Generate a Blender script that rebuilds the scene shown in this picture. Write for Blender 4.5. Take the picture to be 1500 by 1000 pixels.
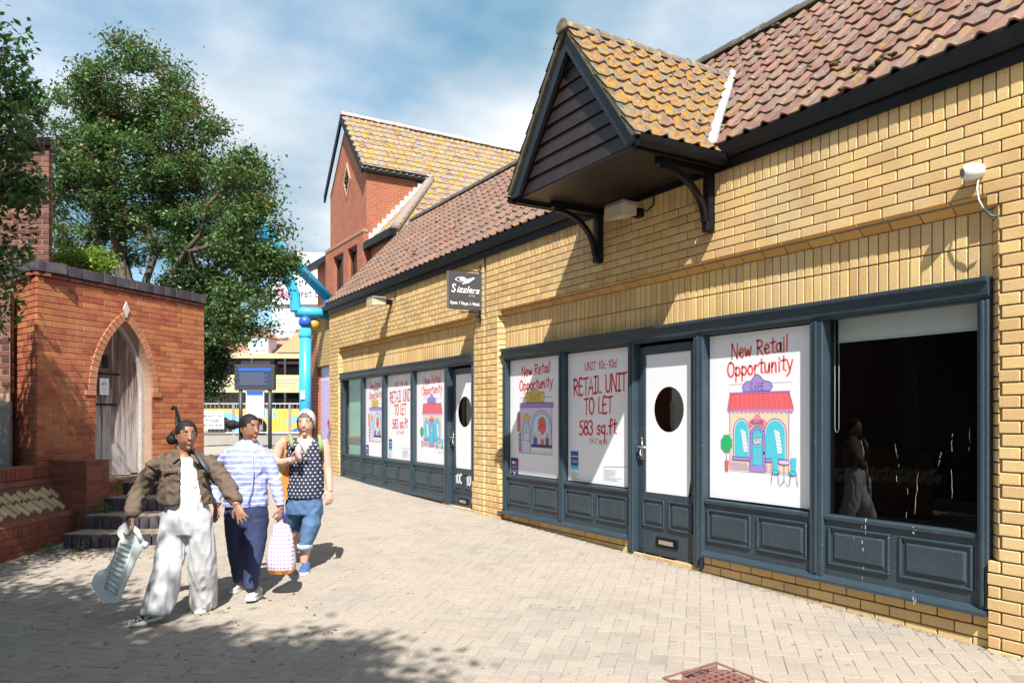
import bpy, bmesh, math, random
import numpy as np
from mathutils import Vector, Matrix
random.seed(7); rng = np.random.default_rng(7)
R = math.radians
scene = bpy.context.scene
for o in list(bpy.data.objects): bpy.data.objects.remove(o)
col = scene.collection

# ------------------------------------------------------------------ camera
F, CX, HY, VPX, H, D = 1120.0, 750.0, 610.0, 73.0, 1.45, 5.0
YAW = math.atan((CX - VPX) / F)
cd = bpy.data.cameras.new('camera'); cam = bpy.data.objects.new('camera', cd); col.objects.link(cam)
cd.sensor_width = 36.0; cd.sensor_fit = 'HORIZONTAL'; cd.lens = F / 1500 * 36
cd.shift_y = (HY - 500) / 1500; cd.clip_end = 2000; cd.clip_start = 0.05
cam.location = (0, 0, H); cam.rotation_euler = (R(90), 0, -YAW)
scene.camera = cam
# ------------------------------------------------------------------ light
SUN = Vector((-0.50, -1.0, 1.38)).normalized()
EL = math.asin(SUN.z); AZ = math.atan2(SUN.x, SUN.y)
world = bpy.data.worlds.new('World'); scene.world = world; world.use_nodes = True
wn, wl = world.node_tree.nodes, world.node_tree.links
wn.clear()
w_out = wn.new('ShaderNodeOutputWorld'); w_bg = wn.new('ShaderNodeBackground')
sky = wn.new('ShaderNodeTexSky'); sky.sky_type = 'NISHITA'; sky.sun_disc = False
sky.sun_elevation = EL; sky.sun_rotation = AZ; sky.air_density = 1.0; sky.dust_density = 0.6; sky.ozone_density = 2.0
w_bg.inputs['Strength'].default_value = 0.12
tc = wn.new('ShaderNodeTexCoord'); sep = wn.new('ShaderNodeSeparateXYZ'); wl.new(tc.outputs['Generated'], sep.inputs[0])
def wmath(op, a, b=None, clamp=False):
    n = wn.new('ShaderNodeMath'); n.operation = op; n.use_clamp = clamp
    for i, v in enumerate((a, b)):
        if v is None: continue
        if isinstance(v, (int, float)): n.inputs[i].default_value = v
        else: wl.new(v, n.inputs[i])
    return n.outputs[0]
zz = wmath('ADD', wmath('MAXIMUM', sep.outputs[2], 0.0), 0.22)
cx_ = wmath('DIVIDE', sep.outputs[0], zz); cy_ = wmath('DIVIDE', sep.outputs[1], zz)
cmb = wn.new('ShaderNodeCombineXYZ'); wl.new(cx_, cmb.inputs[0]); wl.new(cy_, cmb.inputs[1])
n1 = wn.new('ShaderNodeTexNoise'); n1.inputs['Scale'].default_value = 0.95; n1.inputs['Detail'].default_value = 7; n1.inputs['Roughness'].default_value = 0.55
mp = wn.new('ShaderNodeMapping'); mp.inputs['Location'].default_value = (2.9, 12.3, 0.9); wl.new(cmb.outputs[0], mp.inputs[0]); wl.new(mp.outputs[0], n1.inputs['Vector'])
ramp = wn.new('ShaderNodeValToRGB'); ramp.color_ramp.elements[0].position = 0.36; ramp.color_ramp.elements[1].position = 0.56
ramp.color_ramp.elements[0].color = (0, 0, 0, 1); ramp.color_ramp.elements[1].color = (1, 1, 1, 1)
wl.new(n1.outputs['Fac'], ramp.inputs[0])
n2 = wn.new('ShaderNodeTexNoise'); n2.inputs['Scale'].default_value = 1.1; n2.inputs['Detail'].default_value = 5; wl.new(mp.outputs[0], n2.inputs['Vector'])
cr2 = wn.new('ShaderNodeValToRGB'); cr2.color_ramp.elements[0].position = 0.38; cr2.color_ramp.elements[1].position = 0.60
cr2.color_ramp.elements[0].color = (1.0, 1.95, 2.75, 1); cr2.color_ramp.elements[1].color = (4.5, 4.65, 4.8, 1)
wl.new(n2.outputs['Fac'], cr2.inputs[0])
mixw = wn.new('ShaderNodeMix'); mixw.data_type = 'RGBA'
wl.new(ramp.outputs[0], mixw.inputs['Factor']); skh = wn.new('ShaderNodeHueSaturation'); skh.inputs['Saturation'].default_value = 1.3; skh.inputs['Value'].default_value = 0.85; skh.inputs['Hue'].default_value = 0.485; wl.new(sky.outputs[0], skh.inputs['Color']); wl.new(skh.outputs[0], mixw.inputs['A']); wl.new(cr2.outputs[0], mixw.inputs['B'])
wl.new(mixw.outputs['Result'], w_bg.inputs['Color']); wl.new(w_bg.outputs[0], w_out.inputs[0])
ld = bpy.data.lights.new('sun', 'SUN'); ld.energy = 5.0; ld.angle = R(0.53); ld.color = (1.0, 0.955, 0.88)
sun = bpy.data.objects.new('sun', ld); col.objects.link(sun); sun.rotation_euler = (-SUN).to_track_quat('-Z', 'Y').to_euler()
sun.location = (-6, -12, 16)
vs = scene.view_settings; vs.view_transform = 'Standard'; vs.look = 'None'; vs.gamma = 1.0; vs.exposure = 0.95; vs.use_curve_mapping = False
cy = scene.cycles; cy.max_bounces = 6; cy.transparent_max_bounces = 12; cy.diffuse_bounces = 3

# ------------------------------------------------------------------ photo pixel -> direction -> point on a known plane
A2 = np.array([math.sin(YAW), math.cos(YAW)]); R2 = np.array([math.cos(YAW), -math.sin(YAW)])
def ray(px, py):
    d = A2 + R2 * (px - CX) / F; return np.array([d[0], d[1], (HY - py) / F])
def on_x(px, py, x):
    d = ray(px, py); t = x / d[0]; return Vector((x, t * d[1], H + t * d[2]))
def on_y(px, py, y):
    d = ray(px, py); t = y / d[1]; return Vector((t * d[0], y, H + t * d[2]))
def at_depth(px, py, t):
    d = ray(px, py); return Vector((t * d[0], t * d[1], H + t * d[2]))
def project(p):
    q = np.array([p[0], p[1]]); z = q @ A2
    if z < .1: return (-9e3, -9e3, .1)
    return (CX + F * (q @ R2) / z, HY - F * (p[2] - H) / z, z)
def gz(x, y):
    return -0.275 + 0.045 * max(-7.0, min(6.0, x)) + 0.02 * max(-8.0, min(26.0, y))

# ------------------------------------------------------------------ materials
MATS = {}
def mat(name, c, rough=0.8, var=0.12, scale=8.0, bump=0.0, bscale=None, metal=0.0, spec=0.5, island=0.0, hue=None, detail=4, c2=None, c2pos=(0.45, 0.65), c2scale=None, coat=0.0, sss=0.0, bdist=0.01, stretch=None):
    """principled colour broken up by noise, by piece (random per island / per object) and a second wear colour"""
    if name in MATS: return MATS[name]
    m = bpy.data.materials.new(name); m.use_nodes = True; MATS[name] = m
    n, l = m.node_tree.nodes, m.node_tree.links; b = n['Principled BSDF']
    b.inputs['Roughness'].default_value = rough; b.inputs['Metallic'].default_value = metal
    b.inputs['Specular IOR Level'].default_value = spec
    if coat: b.inputs['Coat Weight'].default_value = coat
    geo = n.new('ShaderNodeNewGeometry')
    vec = geo.outputs['Position']
    if stretch:
        vm = n.new('ShaderNodeVectorMath'); vm.operation = 'MULTIPLY'; vm.inputs[1].default_value = stretch; l.new(vec, vm.inputs[0]); vec = vm.outputs[0]
    def math_(op, a, bb):
        q = n.new('ShaderNodeMath'); q.operation = op
        for i, v in enumerate((a, bb)):
            if isinstance(v, (int, float)): q.inputs[i].default_value = v
            else: l.new(v, q.inputs[i])
        return q.outputs[0]
    nz = n.new('ShaderNodeTexNoise'); nz.inputs['Scale'].default_value = scale; nz.inputs['Detail'].default_value = detail; l.new(vec, nz.inputs['Vector'])
    f = math_('MULTIPLY', math_('SUBTRACT', nz.outputs['Fac'], 0.5), 2.2 * var)
    if island:
        oi = n.new('ShaderNodeObjectInfo')
        rnd = math_('FRACT', math_('ADD', geo.outputs['Random Per Island'], oi.outputs['Random']), 0)
        f = math_('ADD', f, math_('MULTIPLY', math_('SUBTRACT', rnd, 0.5), 2 * island))
    mul = math_('ADD', f, 1.0)
    hs = n.new('ShaderNodeHueSaturation'); hs.inputs['Color'].default_value = (*c, 1); l.new(mul, hs.inputs['Value'])
    if hue and island: l.new(math_('ADD', math_('MULTIPLY', math_('SUBTRACT', rnd, 0.5), hue), 0.5), hs.inputs['Hue'])
    out = hs.outputs[0]
    if c2 is not None:
        nb = n.new('ShaderNodeTexNoise'); nb.inputs['Scale'].default_value = c2scale or scale * .5; nb.inputs['Detail'].default_value = 6; nb.inputs['Roughness'].default_value = .65
        l.new(vec, nb.inputs['Vector'])
        rp = n.new('ShaderNodeValToRGB'); rp.color_ramp.elements[0].position = c2pos[0]; rp.color_ramp.elements[1].position = c2pos[1]
        rp.color_ramp.elements[0].color = (0, 0, 0, 1); rp.color_ramp.elements[1].color = (1, 1, 1, 1); l.new(nb.outputs['Fac'], rp.inputs[0])
        mx = n.new('ShaderNodeMix'); mx.data_type = 'RGBA'; l.new(rp.outputs[0], mx.inputs['Factor']); l.new(out, mx.inputs['A']); mx.inputs['B'].default_value = (*c2, 1)
        out = mx.outputs['Result']
    l.new(out, b.inputs['Base Color'])
    if bump:
        bn = n.new('ShaderNodeTexNoise'); bn.inputs['Scale'].default_value = bscale or scale * 6; bn.inputs['Detail'].default_value = 5; l.new(vec, bn.inputs['Vector'])
        bp = n.new('ShaderNodeBump'); bp.inputs['Strength'].default_value = bump; bp.inputs['Distance'].default_value = bdist; l.new(bn.outputs['Fac'], bp.inputs['Height'])
        l.new(bp.outputs[0], b.inputs['Normal'])
    if sss: b.inputs['Subsurface Weight'].default_value = sss; b.inputs['Subsurface Scale'].default_value = .02
    return m
def speckle(m, c, thr=(0.62, 0.66), scale=300.0, mixf=1.0):
    """fine flecks over the base colour of a material made by mat()"""
    n, l = m.node_tree.nodes, m.node_tree.links; b = n['Principled BSDF']
    src = b.inputs['Base Color'].links[0].from_socket
    geo = n.new('ShaderNodeNewGeometry'); nz = n.new('ShaderNodeTexNoise'); nz.inputs['Scale'].default_value = scale; nz.inputs['Detail'].default_value = 2
    l.new(geo.outputs['Position'], nz.inputs['Vector'])
    rp = n.new('ShaderNodeValToRGB'); rp.color_ramp.elements[0].position = thr[0]; rp.color_ramp.elements[1].position = thr[1]
    rp.color_ramp.elements[0].color = (0, 0, 0, 1); rp.color_ramp.elements[1].color = (mixf, mixf, mixf, 1); l.new(nz.outputs['Fac'], rp.inputs[0])
    mx = n.new('ShaderNodeMix'); mx.data_type = 'RGBA'; l.new(rp.outputs[0], mx.inputs['Factor']); l.new(src, mx.inputs['A']); mx.inputs['B'].default_value = (*c, 1)
    l.new(mx.outputs['Result'], b.inputs['Base Color']); return m
def glass(name, tint=(0.9, 0.95, 0.95), ior=1.75):
    m = bpy.data.materials.new(name); m.use_nodes = True; MATS[name] = m
    n, l = m.node_tree.nodes, m.node_tree.links; n.clear()
    o = n.new('ShaderNodeOutputMaterial'); mx = n.new('ShaderNodeMixShader'); t = n.new('ShaderNodeBsdfTransparent'); g = n.new('ShaderNodeBsdfGlossy'); fr = n.new('ShaderNodeFresnel')
    t.inputs[0].default_value = (*tint, 1); g.inputs['Roughness'].default_value = 0.012; fr.inputs[0].default_value = ior
    ge = n.new('ShaderNodeNewGeometry'); iv = n.new('ShaderNodeMath'); iv.operation = 'SUBTRACT'; iv.inputs[0].default_value = 1; l.new(ge.outputs['Backfacing'], iv.inputs[1])
    fm = n.new('ShaderNodeMath'); fm.operation = 'MULTIPLY'; l.new(fr.outputs[0], fm.inputs[0]); l.new(iv.outputs[0], fm.inputs[1]); l.new(fm.outputs[0], mx.inputs[0]); l.new(t.outputs[0], mx.inputs[1]); l.new(g.outputs[0], mx.inputs[2]); l.new(mx.outputs[0], o.inputs[0]); return m
def brick_tex(name, c1, c2, cm, bw=.225, bh=.075, axis='x', scale=1.0):
    """brick pattern for walls too far away to build their bricks"""
    m = bpy.data.materials.new(name); m.use_nodes = True; MATS[name] = m
    n, l = m.node_tree.nodes, m.node_tree.links; b = n['Principled BSDF']; b.inputs['Roughness'].default_value = .9
    geo = n.new('ShaderNodeNewGeometry'); s = n.new('ShaderNodeSeparateXYZ'); l.new(geo.outputs['Position'], s.inputs[0])
    cb = n.new('ShaderNodeCombineXYZ'); ad = n.new('ShaderNodeMath'); ad.operation = 'ADD'; l.new(s.outputs[0], ad.inputs[0]); l.new(s.outputs[1], ad.inputs[1])
    l.new(ad.outputs[0], cb.inputs[0]); l.new(s.outputs[2], cb.inputs[1])
    t = n.new('ShaderNodeTexBrick'); t.inputs['Scale'].default_value = 1; t.inputs['Brick Width'].default_value = bw; t.inputs['Row Height'].default_value = bh; t.inputs['Mortar Size'].default_value = .007
    t.inputs['Color1'].default_value = (*c1, 1); t.inputs['Color2'].default_value = (*c2, 1); t.inputs['Mortar'].default_value = (*cm, 1); l.new(cb.outputs[0], t.inputs['Vector'])
    nz = n.new('ShaderNodeTexNoise'); nz.inputs['Scale'].default_value = 2.5; nz.inputs['Detail'].default_value = 5; l.new(geo.outputs['Position'], nz.inputs['Vector'])
    mx = n.new('ShaderNodeMix'); mx.data_type = 'RGBA'; mx.blend_type = 'MULTIPLY'; mx.inputs['Factor'].default_value = .45; l.new(t.outputs[0], mx.inputs['A']); l.new(nz.outputs['Color'], mx.inputs['B'])
    l.new(t.outputs[0], b.inputs['Base Color'])
    hs = n.new('ShaderNodeHueSaturation'); l.new(t.outputs[0], hs.inputs['Color'])
    mr = n.new('ShaderNodeMapRange'); mr.inputs[3].default_value = .7; mr.inputs[4].default_value = 1.3; l.new(nz.outputs['Fac'], mr.inputs[0]); l.new(mr.outputs[0], hs.inputs['Value']); l.new(hs.outputs[0], b.inputs['Base Color'])
    bp = n.new('ShaderNodeBump'); bp.inputs['Strength'].default_value = .6; bp.inputs['Distance'].default_value = .01; inv = n.new('ShaderNodeMath'); inv.operation = 'SUBTRACT'; inv.inputs[0].default_value = 1; l.new(t.outputs['Fac'], inv.inputs[1]); l.new(inv.outputs[0], bp.inputs['Height']); l.new(bp.outputs[0], b.inputs['Normal'])
    return m
def emis(name, c, s):
    m = bpy.data.materials.new(name); m.use_nodes = True; MATS[name] = m
    b = m.node_tree.nodes['Principled BSDF']; b.inputs['Base Color'].default_value = (*c, 1); b.inputs['Emission Color'].default_value = (*c, 1); b.inputs['Emission Strength'].default_value = s
    return m

M_YB = speckle(mat('yellow_brick', (.66, .45, .205), .95, .10, 5, .15, 90, spec=.2, island=.11, hue=.016, c2=(.62, .47, .27), c2pos=(.5, .72), c2scale=1.3), (.26, .15, .07), (.635, .67), 130, .8); speckle(M_YB, (.42, .27, .12), (.50, .72), 1.6, .45)
M_YBC = mat('sloped_yellow_brick', (.52, .30, .095), .9, .1, 6, .3, 90, island=.1)
M_YM = mat('dark_mortar', (.20, .16, .12), .95, .2, 20, .4, 120)
M_RB = speckle(mat('red_orange_brick', (.36, .105, .045), .88, .2, 6, .4, 80, island=.22, hue=.03, c2=(.46, .19, .09), c2pos=(.5, .75), c2scale=2), (.2, .06, .03), (.62, .7), 90, .6)
M_RM = mat('pale_lime_mortar', (.36, .24, .17), .95, .2, 20, .4, 120)
M_BB = mat('blue_black_brick', (.055, .045, .06), .55, .25, 8, .3, 60, island=.35, c2=(.12, .09, .09), c2pos=(.5, .75))
M_DRB = mat('dark_red_brick', (.17, .055, .035), .85, .25, 7, .4, 70, island=.3, hue=.03)
M_PB = mat('planter_red_brick', (.22, .06, .035), .85, .25, 7, .4, 70, island=.2, c2=(.10, .05, .035), c2pos=(.5, .75), c2scale=3)
M_BUFF = mat('buff_brick', (.42, .32, .18), .85, .2, 9, .35, 60, island=.2, c2=(.28, .2, .12), c2pos=(.5, .75))
M_TIMBER = mat('slate_blue_paint', (.030, .049, .065), .38, .16, 6, .12, 40, island=0, c2=(.044, .070, .088), c2pos=(.55, .75), c2scale=4, bdist=.004); speckle(M_TIMBER, (.22, .25, .26), (.70, .73), 55, .55)
M_BLACK = mat('black_paint', (.0055, .0055, .0065), .45, spec=.25, var=.2, scale=8, bump=.1, bscale=50, c2=(.012, .012, .014), c2pos=(.55, .8), bdist=.003)
M_BOARD = mat('dark_stained_board', (.030, .0165, .016), .5, .3, 9, .25, 40, island=.25, c2=(.05, .03, .028), c2pos=(.55, .8), c2scale=5)
M_TILE = speckle(speckle(mat('clay_pantile', (.195, .105, .08), .9, .25, 9, .5, 60, spec=.25, island=.22, hue=.025, c2=(.165, .125, .105), c2pos=(.44, .64), c2scale=4), (.42, .38, .34), (.67, .71), 30, .6), (.22, .15, .03), (.60, .68), 10, .75)
M_TILEL = speckle(speckle(mat('lichen_pantile', (.195, .11, .075), .9, .3, 9, .6, 60, spec=.2, island=.12, hue=.03, c2=(.165, .155, .12), c2pos=(.42, .58), c2scale=13), (.33, .165, .015), (.49, .57), 21, .9), (.36, .35, .30), (.65, .70), 34, .6)
M_TILEF = speckle(speckle(mat('far_lichen_tile', (.25, .14, .10), .9, .25, 5, .5, 30, spec=.25, island=.22, c2=(.25, .225, .19), c2pos=(.40, .58), c2scale=4), (.34, .22, .025), (.50, .58), 5.0, .85), (.45, .42, .40), (.66, .70), 9, .5)
M_RIDGE = mat('ridge_tile', (.10, .085, .07), .9, .35, 12, .5, 50, island=.2, c2=(.34, .28, .12), c2pos=(.6, .75))
M_MOSS = mat('moss', (.075, .065, .015), .95, .4, 40, .8, 120, c2=(.045, .03, .015), c2pos=(.45, .6), c2scale=30)
M_LEAD = mat('lead_flashing', (.42, .43, .44), .5, .3, 14, .3, 40, c2=(.52, .52, .51), c2pos=(.5, .62))
M_WHITE = mat('white_vinyl', (.80, .81, .85), .45, .03, 4)
M_WPLAS = mat('white_plastic', (.60, .64, .62), .35, .05, 12)
M_RED = mat('red_print', (.62, .035, .05), .5, .04, 4)
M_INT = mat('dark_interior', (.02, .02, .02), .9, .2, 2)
M_AQUA = mat('aqua_board', (.36, .60, .50), .7, .12, 4)
M_WOODL = mat('light_wood', (.42, .25, .11), .6, .2, 14)
M_METAL = mat('satin_metal', (.55, .54, .51), .3, .1, 20, metal=.9)
M_GREYP = mat('sign_grey', (.055, .055, .065), .5, .06, 6)
M_GLASS = glass('window_glass')
M_LAMP = mat('weathered_lamp_cream', (.52, .46, .33), .6, .15, 12)
M_CONC = mat('grey_concrete', (.30, .28, .25), .9, .15, 4, .4, 60)

# ------------------------------------------------------------------ mesh helpers
WL = {}
def finish(o, parent=None, label=None, cat=None, group=None, kind=None):
    if parent is not None: o.parent = parent
    if label: o['label'] = label
    if cat: o['category'] = cat
    if group: o['group'] = group
    if kind: o['kind'] = kind
    return o
def thing(name, loc, label, cat, group=None, kind=None):
    o = bpy.data.objects.new(name, None); col.objects.link(o); o.location = loc; o.empty_display_size = .2
    WL[o] = Vector(loc); return finish(o, None, label, cat, group, kind)
def base_of(parent): return WL.get(parent, Vector((0, 0, 0)))
class MB:
    """collects faces in world coordinates, then links them as one mesh object"""
    def __init__(s): s.v = []; s.f = []; s.m = []
    def add(s, vs, fs, mi=0):
        k = len(s.v); s.v.extend([tuple(p) for p in vs]); s.f.extend([tuple(k + i for i in f) for f in fs]); s.m.extend([mi] * len(fs)); return s
    def quad(s, a, b, c, d, mi=0): return s.add([a, b, c, d], [(0, 1, 2, 3)], mi)
    def poly(s, pts, mi=0): return s.add(pts, [tuple(range(len(pts)))], mi)
    def box(s, lo, hi, mi=0, bev=0.0):
        lo, hi = [min(a, b) for a, b in zip(lo, hi)], [max(a, b) for a, b in zip(lo, hi)]
        c = [(a + b) / 2 for a, b in zip(lo, hi)]
        return s.obox(c, (1, 0, 0), (0, 1, 0), (0, 0, 1), [(b - a) / 2 for a, b in zip(lo, hi)], mi, bev)
    def obox(s, c, u, v, w, h, mi=0, bev=0.0):
        c = Vector(c); u = Vector(u) * h[0]; v = Vector(v) * h[1]; w = Vector(w) * h[2]
        if bev <= 0:
            P = [c + u * a + v * b + w * d for d in (-1, 1) for b in (-1, 1) for a in (-1, 1)]
            return s.add(P, [(0, 2, 3, 1), (4, 5, 7, 6), (0, 1, 5, 4), (2, 6, 7, 3), (0, 4, 6, 2), (1, 3, 7, 5)], mi)
        bb = [min(bev / x, .45) for x in h]
        P = []; 
        for d in (-1, 1):
            for b in (-1, 1):
                for a in (-1, 1):
                    P.append(c + u * a + v * b * (1 - bb[1]) + w * d * (1 - bb[2]))
                    P.append(c + u * a * (1 - bb[0]) + v * b + w * d * (1 - bb[2]))
                    P.append(c + u * a * (1 - bb[0]) + v * b * (1 - bb[1]) + w * d)
        i = lambda a, b, d, k: ((d > 0) * 4 + (b > 0) * 2 + (a > 0)) * 3 + k
        fs = []
        for a in (-1, 1): q = [i(a, -1, -1, 0), i(a, 1, -1, 0), i(a, 1, 1, 0), i(a, -1, 1, 0)]; fs.append(tuple(q if a > 0 else q[::-1]))
        for b in (-1, 1): q = [i(-1, b, -1, 1), i(-1, b, 1, 1), i(1, b, 1, 1), i(1, b, -1, 1)]; fs.append(tuple(q if b > 0 else q[::-1]))
        for d in (-1, 1): q = [i(-1, -1, d, 2), i(1, -1, d, 2), i(1, 1, d, 2), i(-1, 1, d, 2)]; fs.append(tuple(q if d > 0 else q[::-1]))
        for b in (-1, 1):
            for d in (-1, 1): q = [i(-1, b, d, 1), i(-1, b, d, 2), i(1, b, d, 2), i(1, b, d, 1)]; fs.append(tuple(q if b * d > 0 else q[::-1])[::-1])
        for a in (-1, 1):
            for d in (-1, 1): q = [i(a, -1, d, 0), i(a, -1, d, 2), i(a, 1, d, 2), i(a, 1, d, 0)]; fs.append(tuple(q if a * d < 0 else q[::-1])[::-1])
        for a in (-1, 1):
            for b in (-1, 1): q = [i(a, b, -1, 0), i(a, b, -1, 1), i(a, b, 1, 1), i(a, b, 1, 0)]; fs.append(tuple(q if a * b > 0 else q[::-1])[::-1])
        for a in (-1, 1):
            for b in (-1, 1):
                for d in (-1, 1): q = [i(a, b, d, 0), i(a, b, d, 1), i(a, b, d, 2)]; fs.append(tuple(q if a * b * d > 0 else q[::-1]))
        return s.add(P, fs, mi)
    def prism(s, pts, ext, mi=0):
        """pts: outline (3-D, planar), ext: extrusion vector"""
        n = len(pts); e = Vector(ext); P = [Vector(p) for p in pts]; Q = [p + e for p in P]
        nrm = Vector((0, 0, 0))
        for k in range(n): nrm += P[k].cross(P[(k + 1) % n])
        if nrm.dot(e) > 0: P.reverse(); Q.reverse()
        return s.add(P + Q, [tuple(range(n)), tuple(range(2 * n - 1, n - 1, -1))] + [(k, n + k, n + (k + 1) % n, (k + 1) % n) for k in range(n)], mi)
    def tube(s, path, r, n=10, mi=0, caps=True, flat=None):
        path = [Vector(p) for p in path]; rr = r if isinstance(r, (list, tuple)) else [r] * len(path)
        rings = []; up = None
        for k, p in enumerate(path):
            t = (path[min(k + 1, len(path) - 1)] - path[max(k - 1, 0)]).normalized()
            if up is None: up = Vector((0, 0, 1)) if abs(t.z) < .9 else Vector((1, 0, 0))
            x = t.cross(up)
            if x.length < 1e-5: x = t.cross(Vector((0, 1, 0)))
            x.normalize(); y = x.cross(t).normalized(); up = y
            q = flat if flat else 1.0
            rings.append([p + x * math.cos(2 * math.pi * j / n) * rr[k] + y * math.sin(2 * math.pi * j / n) * rr[k] * q for j in range(n)])
        return s.loft(rings, mi, caps)
    def loft(s, rings, mi=0, caps=True):
        n = len(rings[0]); P = [p for rg in rings for p in rg]; fs = []
        for k in range(len(rings) - 1):
            for j in range(n): fs.append((k * n + j, k * n + (j + 1) % n, (k + 1) * n + (j + 1) % n, (k + 1) * n + j))
        if caps: fs += [tuple(range(n - 1, -1, -1)), tuple((len(rings) - 1) * n + j for j in range(n))]
        return s.add(P, fs, mi)
    def ball(s, c, r, nu=12, nv=8, mi=0):
        c = Vector(c); r = r if isinstance(r, (tuple, list)) else (r, r, r)
        rings = [[c + Vector((r[0] * math.sin(math.pi * k / nv) * math.cos(2 * math.pi * j / nu), r[1] * math.sin(math.pi * k / nv) * math.sin(2 * math.pi * j / nu), -r[2] * math.cos(math.pi * k / nv))) for j in range(nu)] for k in range(1, nv)]
        s.loft(rings, mi, False); a = len(s.v); n0 = a - (nv - 1) * nu
        s.v += [tuple(c - Vector((0, 0, r[2]))), tuple(c + Vector((0, 0, r[2])))]
        for j in range(nu):
            s.f.append((a, n0 + (j + 1) % nu, n0 + j)); s.f.append((a + 1, a - nu + j, a - nu + (j + 1) % nu)); s.m += [mi, mi]
        return s
    def build(s, name, m, parent=None, smooth=False, **kw):
        b = base_of(parent); me = bpy.data.meshes.new(name)
        me.from_pydata([(p[0] - b.x, p[1] - b.y, p[2] - b.z) for p in s.v], [], s.f)
        for q in (m if isinstance(m, (list, tuple)) else [m]): me.materials.append(q)
        if any(s.m): me.polygons.foreach_set('material_index', s.m)
        if smooth: me.polygons.foreach_set('use_smooth', [True] * len(me.polygons))
        me.update(); o = bpy.data.objects.new(name, me); col.objects.link(o); WL[o] = b.copy()
        return finish(o, parent, **kw)
def top(name, mb, m, loc, smooth=False, **kw):
    """a thing that is one mesh, with its origin at loc"""
    loc = Vector(loc); mb.v = [(p[0] - loc.x, p[1] - loc.y, p[2] - loc.z) for p in mb.v]
    o = mb.build(name, m, None, smooth, **kw); o.location = loc; WL[o] = loc; return o

# pieces: [mesh key, 3x3 orientation, location]; the ones that show largest become objects, the rest one 'stuff' mesh
PIECE = {}
def brick_mesh(dims, bev=.004):
    k = ('brick', round(dims[0], 3), round(dims[1], 3), round(dims[2], 3))
    if k not in PIECE:
        mb = MB().obox((0, 0, 0), (1, 0, 0), (0, 1, 0), (0, 0, 1), [d / 2 for d in dims], 0, bev)
        PIECE[k] = (np.array(mb.v, dtype=np.float32), mb.f)
    return k
def emit(pieces, name, rest_name, m, parent, nmax=300, margin=20, rest_smooth=False):
    sc = []
    for p in pieces:
        q = project(p[2]); v = PIECE[p[0]][0]; size = float(np.max(v.max(0) - v.min(0)))
        inside = -margin < q[0] < 1500 + margin and -margin < q[1] < 1000 + margin
        sc.append(size / q[2] if inside else -1)
    order = sorted(range(len(pieces)), key=lambda i: -sc[i]); ind = set(i for i in order[:nmax] if sc[i] > 0)
    b = base_of(parent); meshes = {}; V = []; Fc = []; off = 0
    for i, (k, Rm, loc) in enumerate(pieces):
        vv, ff = PIECE[k]
        if i in ind:
            if k not in meshes:
                me = bpy.data.meshes.new(name); me.from_pydata(vv.tolist(), [], ff); me.materials.append(m); meshes[k] = me
            o = bpy.data.objects.new(name, meshes[k]); col.objects.link(o); o.parent = parent
            M4 = Matrix(Rm).to_4x4(); M4.translation = Vector(loc) - b; o.matrix_local = M4
        else:
            w = vv @ np.array(Rm, dtype=np.float32).T + np.array([loc[0] - b.x, loc[1] - b.y, loc[2] - b.z], dtype=np.float32)
            V.append(w); Fc.extend([tuple(off + j for j in f) for f in ff]); off += len(w)
    if V:
        me = bpy.data.meshes.new(rest_name); me.from_pydata(np.concatenate(V).tolist(), [], Fc); me.materials.append(m)
        o = bpy.data.objects.new(rest_name, me); col.objects.link(o); o.parent = parent; o['kind'] = 'stuff'; WL[o] = b.copy()
def rows_of_bricks(out, O, u, n, u0, u1, z0, z1, course=.0785, L=.2255, depth=.10, joint=.010, phase=0, face=0.0, clip=None, seed_j=.0015):
    """stretcher bond on a vertical plane: O origin, u along, n outward; the brick face stands at O + n*face"""
    u = Vector(u); n = Vector(n); Rm = [[u.x, n.x, 0], [u.y, n.y, 0], [0, 0, 1]]
    nc = max(1, round((z1 - z0) / course)); ch = (z1 - z0) / nc
    for c in range(nc):
        za = z0 + c * ch; s = u0 - (((c + phase) % 2) * .5) * L
        while s < u1 - .015:
            a, b = max(s, u0), min(s + L, u1); s += L
            if b - a < .03: continue
            for (a2, b2) in (clip(a, b, za, za + ch) if clip else [(a, b)]):
                if b2 - a2 < .025: continue
                k = brick_mesh((round(b2 - a2 - joint, 2) if b2 - a2 < L - .002 else L - joint, depth, ch - joint))
                loc = Vector(O) + u * ((a2 + b2) / 2) + n * (face - depth / 2 + random.uniform(-seed_j, seed_j)); loc.z = za + ch / 2
                out.append((k, Rm, loc))
def soldiers(out, O, u, n, u0, u1, z0, z1, w=.0785, depth=.10, joint=.010, face=0.0):
    u = Vector(u); n = Vector(n); Rm = [[u.x, n.x, 0], [u.y, n.y, 0], [0, 0, 1]]; N = round((u1 - u0) / w); w = (u1 - u0) / N
    k = brick_mesh((w - joint, depth, z1 - z0 - joint))
    for i in range(N):
        loc = Vector(O) + u * (u0 + (i + .5) * w) + n * (face - depth / 2 + random.uniform(-.0015, .0015)); loc.z = (z0 + z1) / 2
        out.append((k, Rm, loc))
def tile_mesh(w, L, roll=.032, t=.016):
    k = ('tile', w, L)
    if k not in PIECE:
        prof = [(0, .004), (.06, .0), (.56, .0), (.64, .35), (.72, .85), (.80, 1.0), (.88, .85), (.96, .35), (1.03, .06)]
        P = []
        for (yy, lift) in ((0, .030), (L + .05, .004)):
            P += [(a * w, yy, lift + h * roll) for a, h in prof]
        P += [(a * w, 0, .030 + h * roll - t) for a, h in prof]
        n = len(prof); fs = [(j, j + 1, n + j + 1, n + j) for j in range(n - 1)] + [(2 * n + j, 2 * n + j + 1, j + 1, j) for j in range(n - 1)]
        PIECE[k] = (np.array(P, dtype=np.float32), fs)
    return k
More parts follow.
